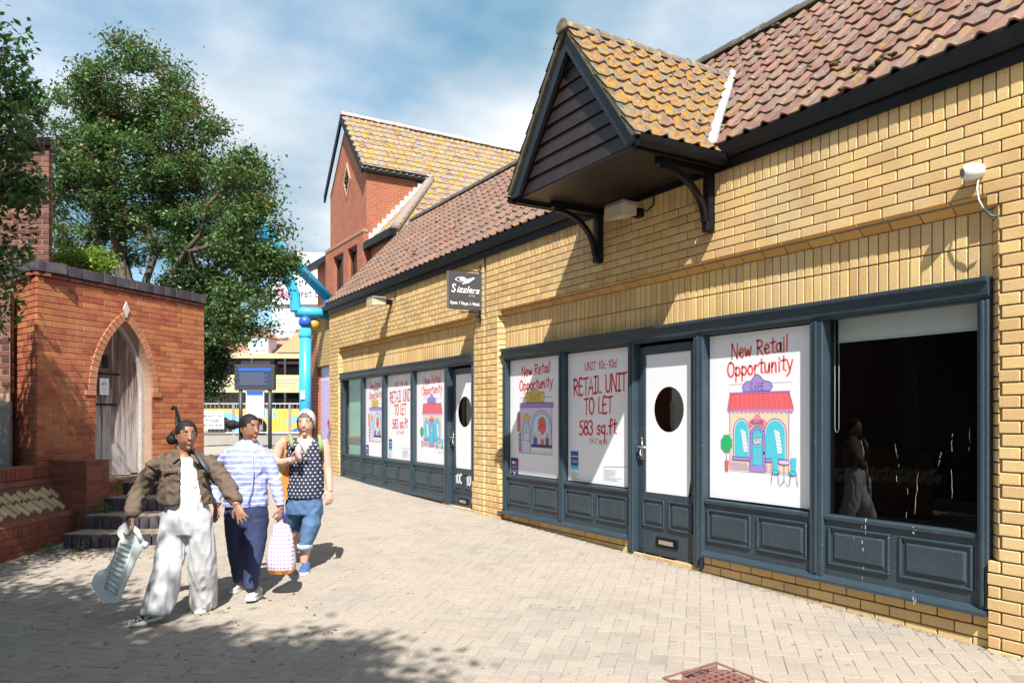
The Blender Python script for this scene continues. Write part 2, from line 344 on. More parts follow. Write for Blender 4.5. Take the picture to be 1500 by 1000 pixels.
def tiles(out, O, u, s, ulen, slen, w=.19, L=.28, keep=None):
    """O: lower corner, u along the eave, s up the slope"""
    u = Vector(u).normalized(); s = Vector(s).normalized(); n = u.cross(s)
    nu, ns = max(1, round(ulen / w)), max(1, round(slen / L)); w2, L2 = round(ulen / nu, 4), round(slen / ns, 4); k = tile_mesh(w2, L2)
    for j in range(ns):
        for i in range(nu):
            c = Vector(O) + u * ((i + .5) * w2) + s * ((j + .5) * L2)
            if keep and not keep(c): continue
            a = random.uniform(-.012, .012); uu = (u + s * a).normalized(); s2 = (s - u * a + n * random.uniform(-.01, .012)).normalized(); nn = uu.cross(s2)
            loc = Vector(O) + u * (i * w2) + s * (j * L2 - .02) + n * (.012 + random.uniform(0, .004))
            out.append((k, [[uu.x, s2.x, nn.x], [uu.y, s2.y, nn.y], [uu.z, s2.z, nn.z]], loc))

# ------------------------------------------------------------------ ground
gd = MB(); xs = [-400, -60, -20, -7, 6, 12, 30, 80, 400]; ys = [-200, -40, -8, 0, 8, 16, 26, 60, 150, 900]
for i in range(len(xs) - 1):
    for j in range(len(ys) - 1):
        q = [(xs[i], ys[j]), (xs[i + 1], ys[j]), (xs[i + 1], ys[j + 1]), (xs[i], ys[j + 1])]
        gd.poly([(x, y, gz(x, y) - .035) for x, y in q])
M_GROUND = mat('paved_ground', (.30, .275, .24), .95, .12, 3, .3, 80)
gd.build('ground', M_GROUND, kind='structure')
M_PAVE = speckle(speckle(speckle(mat('concrete_block_paver', (.295, .258, .218), .95, .14, 2.2, .45, 160, spec=.2, island=.085, hue=.01, c2=(.34, .29, .235), c2pos=(.42, .7), c2scale=.8), (.56, .51, .44), (.60, .66), 190, .7), (.15, .13, .115), (.60, .66), 140, .7), (.10, .09, .08), (.70, .715), 13, .6)
pav = bpy.data.objects.new('block_paving', None); col.objects.link(pav); WL[pav] = Vector((0, 0, 0)); pav['kind'] = 'structure'
pp = []; w = .1; c45 = math.sqrt(.5); gn = Vector((-.045, -.02, 1)).normalized()
# herringbone laid at 45 degrees to the shop front
for i in range(-240, 240):
    for j in range(-240, 240):
        d = (i - j) % 4
        if d not in (0, 3): continue
        a, b = ((i + 1) * w, (j + .5) * w) if d == 0 else ((i + .5) * w, (j + 1) * w)
        X = c45 * (a - b) + 1.5; Y = c45 * (a + b) + 9.0
        if not (-4.0 < X < 5.02 and 2.2 < Y < 19): continue
        q = project((X, Y, gz(X, Y)))
        if not (-60 < q[0] < 1600 and q[1] < 1080): continue
        if 3.04 < X < 3.50 and 2.92 < Y < 3.37: continue
        k = brick_mesh((.2 - .003, .1 - .003, .06), .003)
        ux, uy = (c45, c45) if d == 0 else (-c45, c45)
        U = Vector((ux, uy, ux * .045 + uy * .02)).normalized(); V = gn.cross(U); tl = random.gauss(0, .004)
        U = (U + gn * tl).normalized(); N = U.cross(V).normalized()
        pp.append((k, [[U.x, V.x, N.x], [U.y, V.y, N.y], [U.z, V.z, N.z]], Vector((X, Y, gz(X, Y) - .03 + random.gauss(0, .0012)))))
emit(pp, 'paver', 'paver_field', M_PAVE, pav, 300, -10)
sand = MB()
for i in range(-20, 26):
    for j in range(4, 40):
        x0, y0, x1, y1 = i * .2, j * .5, i * .2 + .2, j * .5 + .5
        sand.poly([(x, y, gz(x, y) - .004) for x, y in ((x0, y0), (x1, y0), (x1, y1), (x0, y1))])
sand.build('joint_sand', mat('joint_sand', (.235, .205, .17), .95, .3, 6, .4, 90), pav, kind='structure')
# ------------------------------------------------------------------ the yellow brick shop building
YE = 15.67                                                   # far corner of the facade
shop = thing('shop_building', (5, 9, 0), 'long yellow brick shop building with pantiled roof and two dark blue shopfronts', 'building')
NX = (-1, 0, 0); UY = (0, 1, 0); O5 = (5, 0, 0)
br = []; cant = []
ZC0, ZC1 = 2.76, 2.835                                       # sloped course over the shopfront recess
for (a, b) in ((1.0, 8.955), (9.005, YE)):
    rows_of_bricks(br, O5, UY, NX, a, b, ZC1, 3.385)
    soldiers(br, O5, UY, NX, a, b, 3.385, 3.60)
REC = .075
OPEN = ((2.55, 8.56), (9.36, 15.02))
for (a, b) in OPEN:
    soldiers(br, O5, UY, NX, a, b, 2.54, ZC0, face=-REC); soldiers(br, O5, UY, NX, a, b, 2.325, 2.54, face=-REC)
def pier(y0, y1, cl, ch):
    """full height pier; its jambs are splayed back to the recess above the squared base"""
    rows_of_bricks(br, O5, UY, NX, y0 - (.03 if cl else 0), y1 + (.03 if ch else 0), -.30, .56, phase=1)
    rows_of_bricks(br, O5, UY, NX, y0 + (.035 if cl else 0), y1 - (.035 if ch else 0), .56, ZC1, phase=0)
pier(1.0, 2.52, False, True); pier(8.60, 8.955, True, False); pier(9.005, 9.33, False, True); pier(15.05, YE, True, False)
for (a, b) in ((2.487, 2.553), (8.557, 8.633), (9.297, 9.363), (15.017, 15.083)): rows_of_bricks(br, O5, UY, NX, a, b, ZC0 - .002, ZC1 - .002, depth=.09, face=-.002)
# splayed jamb bricks
for (y, sg) in ((2.52, 1), (8.60, -1), (9.33, 1), (15.05, -1)):
    nc = 29; ch = (ZC0 - .56) / nc; kk = ('splay', sg, y)
    mb = MB().prism([(5.001, y - .040 * sg, -ch / 2 + .005), (5.0 + REC + .012, y + .040 * sg, -ch / 2 + .005), (5.0 + REC + .06, y + .040 * sg, -ch / 2 + .005), (5.06, y - .040 * sg, -ch / 2 + .005)], (0, 0, ch - .010)); PIECE[kk] = (np.array(mb.v, dtype=np.float32) - np.array([5, y, 0], dtype=np.float32), mb.f)
    for c in range(nc): br.append((kk, [[1, 0, 0], [0, 1, 0], [0, 0, 1]], Vector((5, y, .56 + (c + .5) * ch))))
# plinth under the timber stall risers
for (a, b, zt) in ((2.55, 5.06, .205), (6.02, 8.56, .205), (10.22, 15.02, .205), (5.06, 6.02, .095), (9.36, 10.22, .155)): rows_of_bricks(br, O5, UY, NX, a, b, zt - .55, zt, course=.0785, face=-.045, phase=1)
emit(br, 'brick', 'brickwork', M_YB, shop, 300)
# sloped plinth bricks
cp = []
for (a, b) in OPEN:
    n = round((b - a) / .225); L = (b - a) / n
    kk = ('slope', round(L, 3))
    if kk not in PIECE:
        h = L / 2 - .005; pr = [(-.012, ZC1 - ZC0), (REC + .03, ZC1 - ZC0), (REC + .03, 0), (REC - .008, 0), (.0, ZC1 - ZC0 - .012)]
        mb = MB().prism([(x, -h, z) for x, z in pr], (0, 2 * h, 0)); PIECE[kk] = (np.array(mb.v, dtype=np.float32), mb.f)
    for i in range(n): cp.append((kk, [[1, 0, 0], [0, 1, 0], [0, 0, 1]], Vector((5.004, a + (i + .5) * L, ZC0))))
emit(cp, 'sloped_brick', 'sloped_brick_course', M_YBC, shop, 300)
# mortar and inner skin behind the brick faces
mo = MB()
mo.box((5.010, 1.0, ZC1 - .03), (5.28, 8.955, 3.62)); mo.box((5.010, 9.005, ZC1 - .03), (5.28, YE - .004, 3.62)); mo.box((5.055, 8.95, -.3), (5.27, 9.01, 3.61))
for (a, b) in OPEN: mo.box((5.010 + REC, a - .05, 2.325), (5.27, b + .05, ZC1 - .033)); mo.box((5.057, a, -.4), (5.27, b, .09))
for (a, b) in ((1.0, 2.51), (8.61, 8.953), (9.007, 9.32), (15.06, YE - .006)): mo.box((5.012, a + .03, -.4), (5.275, b - .03, ZC1 - .031))
mo.build('mortar', M_YM, shop)
sh = MB()                                                     # the other walls and the floor of the shop
sh.box((5.285, YE - .25, -.3), (8.8, YE - .008, 3.6)); sh.box((5.285, .9, -.3), (8.8, 1.1, 3.6)); sh.box((8.8, .9, -.3), (9.0, YE, 3.6))
sh.build('side_and_rear_wall', M_YB, shop)
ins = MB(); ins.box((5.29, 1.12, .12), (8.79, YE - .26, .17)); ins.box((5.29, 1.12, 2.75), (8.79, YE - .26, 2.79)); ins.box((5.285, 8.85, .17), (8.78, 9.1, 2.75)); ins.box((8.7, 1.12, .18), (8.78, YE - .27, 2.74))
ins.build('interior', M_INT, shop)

# ---- eaves
ev = MB(); ev.box((4.995, 1.0, 3.605), (5.28, 15.655, 3.635)); ev.box((4.968, 1.0, 3.575), (4.994, 15.655, 3.79))
ev.build('fascia_board', M_BLACK, shop)
n = 8
for (a, b) in ((1.0, 4.70), (6.62, 15.66)):
    gt = MB(); gt.loft([[(x, y, z) for x, z in ((4.966, 3.790), (4.925, 3.792), (4.915, 3.78), (4.920, 3.69), (4.945, 3.665), (4.966, 3.665))] for y in (a, b)]); gt.build('gutter', M_BLACK, shop)


# ---- main roof
EX, EZ, RX, RZ = 4.962, 3.785, 6.92, 5.765
sl = Vector((RX - EX, 0, RZ - EZ)); slen = sl.length; su = sl.normalized()
DX0, DYA, DYB, DYC, DZE, DZR = 3.97, 4.72, 6.60, 5.66, 3.71, 4.965   # gabled canopy: front, sides, centre, eave and ridge height
def keep_main(c):
    if not (DYA < c.y < DYB): return True
    zr = DZE + (1 - abs(c.y - DYC) / (DYC - DYA)) * (DZR - DZE)
    return c.z > zr - .02
rt = []; tiles(rt, (EX, YE + .02, EZ), (0, -1, 0), su, YE - 1.0, slen, .185, .258, keep_main)
emit(rt, 'roof_tile', 'roof_tiling', M_TILE, shop, 300)
rd = MB(); rn = Vector((-su.z, 0, su.x))
P = [Vector((EX, 1.0, EZ)), Vector((RX, 1.0, RZ)), Vector((RX, YE, RZ)), Vector((EX, YE, EZ))]; rd.prism([p - rn * .004 for p in P], -rn * .06)
rd.prism([Vector((RX, 1.0, RZ)), Vector((9.0, 1.0, 3.68)), Vector((9.0, YE, 3.68)), Vector((RX, YE, RZ))], (.03, 0, -.06))
rd.build('roof_deck', M_TILE, shop)
gb = MB(); gb.prism([(5.2, YE - .1, 3.6), (8.8, YE - .1, 3.6), (RX, YE - .1, RZ - .09)], (0, .08, 0)); gb.build('gable_end', M_YB, shop)
rg = MB()
for i in range(33):
    y = 1.0 + i * .445; rg.loft([[(RX + r * math.cos(math.pi * k / 8), yy, RZ + .01 + r * math.sin(math.pi * k / 8)) for k in range(9)] for yy, r in ((y, .115), (y + .455, .105))], 0, True)
rg.build('ridge_tile_row', M_RIDGE, shop)
vg = MB(); vg.prism([p + Vector((0, 0, .03)) for p in (Vector((EX - .02, YE + .015, EZ - .06)), Vector((RX, YE + .015, RZ - .04)), Vector((RX, YE + .015, RZ + .05)), Vector((EX - .02, YE + .015, EZ + .03)))], (0, .05, 0)); vg.build('verge', M_RIDGE, shop)
# moss cushions on the tiles
def moss(pts, parent, name='moss'):
    mb = MB()
    for (p, r) in pts:
        for q in range(4):
            o = Vector((random.gauss(0, r * .45), random.gauss(0, r * .45), random.gauss(0, r * .2))); rr = r * random.uniform(.45, .9)
            mb.ball(p + o, (rr, rr, rr * .6), 7, 5)
    mb.build(name, M_MOSS, parent, True, kind='stuff')
mp_ = []
for _ in range(95):
    y = 2.1 + 11 * random.random() ** 1.6; t = random.random() ** 1.2; c = Vector((EX, y, EZ)) + sl * t
    if keep_main(c): mp_.append((c + rn * .05, random.choice([.012, .016, .02, .028, .045])))
moss(mp_, shop)

# ---- gabled canopy over the entrance
def part_root(name, parent, loc):
    o = bpy.data.objects.new(name, None); col.objects.link(o); o.parent = parent; o.location = Vector(loc) - base_of(parent); o.empty_display_size = .1; WL[o] = Vector(loc); return o
gc = part_root('gabled_canopy', shop, (4.5, DYC, 3.65))

ct = []
sr = Vector((0, DYC - DYA, DZR - DZE)); slr = sr.length
VX = lambda z: EX + (z - EZ) * (RX - EX) / (RZ - EZ)
def keep_c(c): return c.x < VX(c.z) + .05
tiles(ct, (DX0 - .01, DYA, DZE), (1, 0, 0), sr, 2.3, slr, .172, .196, keep_c)
tiles(ct, (DX0 - .01 + 2.3, DYB, DZE), (-1, 0, 0), (0, DYC - DYB, DZR - DZE), 2.3, slr, .172, .196, keep_c)
emit(ct, 'roof_tile', 'roof_tiling', M_TILEL, gc, 300)
dk = MB(); nr = Vector((0, -sr.z, sr.y)).normalized()
for sg in (1, -1):
    ya = DYC - sg * (DYC - DYA)
    a, b, c_, d = Vector((DX0 + .03, ya, DZE)), Vector((VX(DZE), ya, DZE)), Vector((VX(DZR) - .02, DYC, DZR)), Vector((DX0 + .03, DYC, DZR))
    off = Vector((0, nr.y * sg, nr.z)) * -.006; dk.prism([p + off for p in (a, b, c_, d)], off.normalized() * .045)
dk.build('roof_deck', M_RIDGE, gc)
rr = MB()
for i in range(6):
    x = DX0 - .03 + i * .375; rr.loft([[(xx, DYC + r * math.cos(math.pi * k / 8), DZR - .035 + r * math.sin(math.pi * k / 8) * 1.05) for k in range(9)] for xx, r in ((x, .095), (x + .385, .085))])
rr.build('ridge_tile_row', mat('lichen_ridge', (.16, .13, .10), .9, .3, 14, .5, 60, c2=(.34, .28, .14), c2pos=(.5, .65)), gc)
# barge boards: mitred at the apex, a flat triangle of cement-edged tile verge behind them
def barge(mb, x0, x1, inner, outer, zb):
    s0 = (DYC - DYA) / (DZR - DZE)
    for sg in (1, -1):
        f = lambda off, z: Vector((x0, DYC - sg * ((DZR - z) * s0 + off), z))
        mb.prism([Vector((x0, DYC, DZR - outer)), f(-outer * s0, zb), f(-inner * s0, zb), Vector((x0, DYC, DZR - inner))], (x1 - x0, 0, 0))
bb = MB(); barge(bb, DX0 + .02, DX0 + .055, .21, .025, DZE - .06); bb.build('barge_board', mat('blue_black_paint', (.014, .020, .026), .45, .2, 8, .1, 50, c2=(.022, .030, .038), c2pos=(.5, .7)), gc)
bv = MB(); barge(bv, DX0 - .005, DX0 + .06, .022, -.05, DZE - .02); bv.build('tile_verge', mat('verge_cement', (.09, .085, .06), .95, .4, 20, .6, 60, c2=(.2, .17, .08), c2pos=(.5, .7)), gc)
# timber cladding of the gable, board by board
zb = 3.65; nb = 8; bh = (DZR - .2 - zb) / nb
for i in range(nb):
    z0 = zb + i * bh; z1 = z0 + bh; hw = lambda z: max(.0, (DZR - .10 - z) * (DYC - DYA) / (DZR - DZE) - .05)
    w0, w1 = hw(z0), hw(z1); x = DX0 + .09
    MB().prism([(x - .012, DYC - w0, z0 + .006), (x - .012, DYC + w0, z0 + .006), (x + .004, DYC + w1, z1 - .004), (x + .004, DYC - w1, z1 - .004)], (.02, 0, 0)).build('cladding_board', M_BOARD, gc)
MB().prism([(DX0 + .115, DYA + .1, zb), (DX0 + .115, DYB - .1, zb), (DX0 + .115, DYC, DZR - .15)], (.02, 0, 0)).build('gable_backing', M_BLACK, gc)
sfm = mat('dark_soffit_board', (.020, .013, .010), .45, .3, 9, .1, 40, island=.2)
ns = 13
for i in range(ns):
    x0 = DX0 + .08 + i * (5.0 - DX0 - .08) / ns
    MB().box((x0 + .002, DYA + .06, 3.636), (x0 + (5.0 - DX0 - .08) / ns - .002, DYB - .06, 3.648)).build('soffit_board', sfm, gc)
MB().box((DX0 + .08, DYA + .06, 3.65), (5.0, DYB - .06, 3.658)).build('soffit_backing', M_BLACK, gc)
for y, sg in ((DYA + .03, 1), (DYB - .03, -1)): sf = MB(); sf.box((DX0 + .058, y - .014, 3.60), (4.965, y + .014, 3.70)); sf.box((DX0 + .06, y + sg * .015, 3.625), (4.99, y + sg * .05, 3.634)); sf.build('eaves_board', M_BLACK, gc)
for y, sg in ((DYA - .012, -1), (DYB + .012, 1)):
    pr = [(0, .0), (0, -.07), (.02 * sg, -.085), (.055 * sg, -.08), (.075 * sg, -.05), (.078 * sg, .0), (.07 * sg, .0), (.06 * sg, -.05), (.015 * sg, -.06), (.01 * sg, 0)]
    gg = MB(); gg.loft([[(x, y + a, 3.69 + b) for a, b in pr] for x in (DX0 + .02, 4.96)]); gg.build('gutter', M_BLACK, gc)
# curved brackets
for y in (4.86, 6.44):
    m_ = MB(); m_.box((4.925, y - .035, 3.08), (4.998, y + .035, 3.635)); m_.box((4.36, y - .03, 3.575), (4.925, y + .03, 3.632))
    ring = []
    for k in range(13):
        t = k / 12 * math.pi / 2
        cen = Vector((4.41 + .50 * math.sin(t), y, 3.15 + .41 * math.cos(t))); nn = Vector((.41 * math.sin(t), 0, .5 * math.cos(t))).normalized()
        ring.append([cen + nn * .022 + Vector((0, -.025, 0)), cen + nn * .022 + Vector((0, .025, 0)), cen - nn * .022 + Vector((0, .025, 0)), cen - nn * .022 + Vector((0, -.025, 0))])
    m_.loft(ring); m_.box((4.905, y - .04, 3.07), (4.997, y + .04, 3.15), 0, .01)
    m_.build('bracket', M_BLACK, gc)
# valley flashing where the canopy roof runs into the main roof
vf = MB()
for ya, sg in ((DYA, 1), (DYB, -1)):
    a = Vector((VX(DZE) - .05, ya, DZE)) + Vector((0, 0, .085)); b = Vector((VX(DZR) - .02, DYC, DZR + .085)); ax = (b - a).normalized(); sd = ax.cross(Vector((0, 0, 1))).normalized() * .055
    pts = [a.lerp(b, t / 9) + Vector((random.gauss(0, .004), 0, random.gauss(0, .004))) for t in range(10)]
    vf.loft([[p - sd, p + Vector((0, 0, .03)), p + sd, p - Vector((0, 0, .04))] for p in pts])
vf.build('valley_flashing', M_LEAD, gc, True)
cm = []
for _ in range(26):
    t = random.random(); c = Vector((DX0 + .1 + random.random() * 1.6, DYA, DZE)) + sr * t
    if keep_c(c): cm.append((c + nr * .05, random.choice([.01, .014, .02])))
moss(cm, gc)

# ---- shopfronts
def V3(x, y, z): return Vector((x, y, z))
GXP = 5.105                                                    # plane of the glass
def frame_bar(mb, y0, y1, z0, z1, x0=5.035, x1=5.14, bev=.008): mb.box((x0, y0, z0), (x1, y1, z1), 0, bev)
def raised_panel(parent, y0, y1, z0, z1, xf):
    """sunk and fielded panel with its moulding"""
    mb = MB(); b = .018
    for (a, c_, e, f) in ((y0, y1, z1 - b, z1), (y0, y1, z0, z0 + b), (y0, y0 + b, z0 + b, z1 - b), (y1 - b, y1, z0 + b, z1 - b)): mb.box((xf - .016, a, e), (xf + .004, c_, f), 0, .006)
    i = .034; j = .058
    mb.add([(xf + .002, y0 + i, z0 + i), (xf + .002, y1 - i, z0 + i), (xf + .002, y1 - i, z1 - i), (xf + .002, y0 + i, z1 - i), (xf - .013, y0 + j, z0 + j), (xf - .013, y1 - j, z0 + j), (xf - .013, y1 - j, z1 - j), (xf - .013, y0 + j, z1 - j)], [(4, 5, 6, 7), (0, 1, 5, 4), (1, 2, 6, 5), (2, 3, 7, 6), (3, 0, 4, 7)])
    mb.build('panel', M_TIMBER, parent)
def window_bay(sf, y0, y1, zb, zt, npan, glazed=True):
    """stall riser with panels, timber lights round a pane"""
    mb = MB(); mb.box((5.058, y0, .232), (5.13, y1, zb - .045)); mb.build('stall_riser', M_TIMBER, sf)
    wd = (y1 - y0) / npan
    for i in range(npan): raised_panel(sf, y0 + i * wd + .035, y0 + (i + 1) * wd - .035, .335, zb - .085, 5.058)
    MB().box((5.040, y0, zb - .043), (5.14, y1, zb - .003), 0, .008).build('bottom_rail', M_TIMBER, sf)
    if glazed: MB().box((GXP, y0 - .005, zb - .02), (GXP + .006, y1 + .005, zt + .02)).build('pane', M_GLASS, sf)
def sill(sf, y0, y1):
    MB().prism([(5.10, y0, .20), (4.985, y0, .20), (4.985, y0, .222), (5.06, y0, .250), (5.10, y0, .250)], (0, y1 - y0, 0)).build('sill', M_TIMBER, sf)
def head(sf, y0, y1):
    mb = MB(); pr = [(5.12, 2.325), (4.985, 2.325), (4.985, 2.300), (5.005, 2.290), (5.012, 2.215), (5.04, 2.200), (5.04, 2.182), (5.12, 2.182)]
    mb.prism([(x, y0, z) for x, z in pr], (0, y1 - y0, 0)); mb.build('head_beam', M_TIMBER, sf)
def door(sf, y0, y1, zbot, plate, oval=True, hand=1):
    """y0 near jamb, y1 far jamb; glazed leaf covered with white film, an oval left clear"""
    d = part_root('door', sf, (5.12, (y0 + y1) / 2, zbot)); z1 = 2.15; xf = 5.10; st = .10
    mb = MB()
    mb.box((xf, y0, zbot), (xf + .045, y0 + st, z1), 0, .006); mb.box((xf, y1 - st, zbot), (xf + .045, y1, z1), 0, .006)
    mb.box((xf + .002, y0 + st, z1 - .085), (xf + .043, y1 - st, z1)); mb.box((xf + .002, y0 + st, zbot), (xf + .043, y1 - st, .70))
    mb.build('leaf_frame', M_TIMBER, d)
    ym = (y0 + y1) / 2
    for (a, b) in ((y0 + .07, ym - .03), (ym + .03, y1 - .07)): raised_panel(d, a, b, .36, .64, xf + .001)
    # white film with the oval hole
    N = 40; oc = (ym - .01, 1.52); rx, rz = .205, .22
    A = (y0 + st, .70); B = (y1 - st, z1 - .085); xs_ = xf + .014
    outer = []; inner = []
    for k in range(N):
        t = 2 * math.pi * k / N; c_, s_ = math.cos(t), math.sin(t)
        sc_ = min(((B[0] if c_ > 0 else A[0]) - oc[0]) / c_ if abs(c_) > 1e-6 else 9e9, ((B[1] if s_ > 0 else A[1]) - oc[1]) / s_ if abs(s_) > 1e-6 else 9e9)
        outer.append((xs_, oc[0] + c_ * sc_, oc[1] + s_ * sc_)); inner.append((xs_, oc[0] + c_ * rx, oc[1] + s_ * rz))
    fm = MB()
    for k in range(N): fm.quad(outer[k], outer[(k + 1) % N], inner[(k + 1) % N], inner[k])
    for cy0, cz0 in ((A[0], A[1]), (B[0], A[1]), (A[0], B[1]), (B[0], B[1])):
        ks = sorted(range(N), key=lambda k: abs(outer[k][1] - cy0) + abs(outer[k][2] - cz0))[:2]
        fm.poly([outer[ks[0]], outer[ks[1]], (xs_, cy0, cz0)])
    fm.build('white_film', M_WHITE, d)
    MB().box((xf + .018, A[0], A[1]), (xf + .024, B[0], B[1])).build('pane', M_GLASS, d)
    MB().box((xf - .003, y0, zbot), (xf + .05, y1, zbot - .03)).build('threshold', M_TIMBER, d)
    h = MB(); yh = y1 - .05 if hand > 0 else y0 + .05
    h.box((xf - .012, yh - .02, 1.02), (xf, yh + .02, 1.24), 0, .004); h.tube([(xf - .01, yh, 1.15), (xf - .055, yh, 1.15), (xf - .06, yh - .02 * hand, 1.15), (xf - .06, yh - .12 * hand, 1.145)], .010, 8); h.tube([(xf - .01, yh, 1.06), (xf - .02, yh, 1.06)], .012, 8)
    h.build('handle', M_METAL, d, True)
    lb = MB(); lb.box((xf - .010, ym - .15, .185), (xf, ym + .15, .275), 0, .004); lb.box((xf - .013, ym - .115, .205), (xf - .010, ym + .115, .255)); lo = lb.build('letter_box', M_BLACK, d)
    MB().box((xf - .0165, ym - .10, .21), (xf - .0135, ym + .10, .25)).build('letter_flap', M_METAL, d)
    return d
def mullion(sf, y0, y1, zb=.235): 
    mb = MB(); frame_bar(mb, y0, y1, zb, 2.185, 5.028, 5.135, .008); ym = (y0 + y1) / 2; frame_bar(mb, ym - .012, ym + .012, zb + .02, 2.18, 5.016, 5.03, .005); mb.build('mullion', M_TIMBER, sf)
sfn = part_root('shopfront', shop, (5.06, 5.5, .2)); sff = part_root('shopfront', shop, (5.06, 12.2, .2))
WB, WT = .71, 2.185
# near unit: bright posters, door, poster, bare window
head(sfn, 2.55, 8.56)
for (a, b) in ((2.552, 2.625), (3.755, 3.875), (8.49, 8.558), (7.20, 7.29)): mullion(sfn, a, b)
for (a, b) in ((5.00, 5.125), (5.965, 6.05)): mullion(sfn, a, b, .08)
window_bay(sfn, 2.625, 3.755, WB, WT, 2); window_bay(sfn, 3.875, 5.00, WB, WT, 2); window_bay(sfn, 6.05, 7.20, WB, WT, 2); window_bay(sfn, 7.29, 8.49, WB, WT, 2)
sill(sfn, 2.552, 5.0); sill(sfn, 6.05, 8.62); door(sfn, 5.13, 5.96, .125, None)
# far unit
head(sff, 9.36, 15.02)
for (a, b) in ((9.362, 9.41), (11.44, 11.53), (12.69, 12.79), (13.78, 13.86), (14.95, 15.018)): mullion(sff, a, b)
mullion(sff, 10.16, 10.28, .14)
for (a, b, n) in ((10.28, 11.44, 2), (11.53, 12.69, 2), (12.79, 13.78, 2), (13.86, 14.95, 2)): window_bay(sff, a, b, WB, WT, n)
sill(sff, 10.28, 15.05); door(sff, 9.415, 10.155, .185, None)
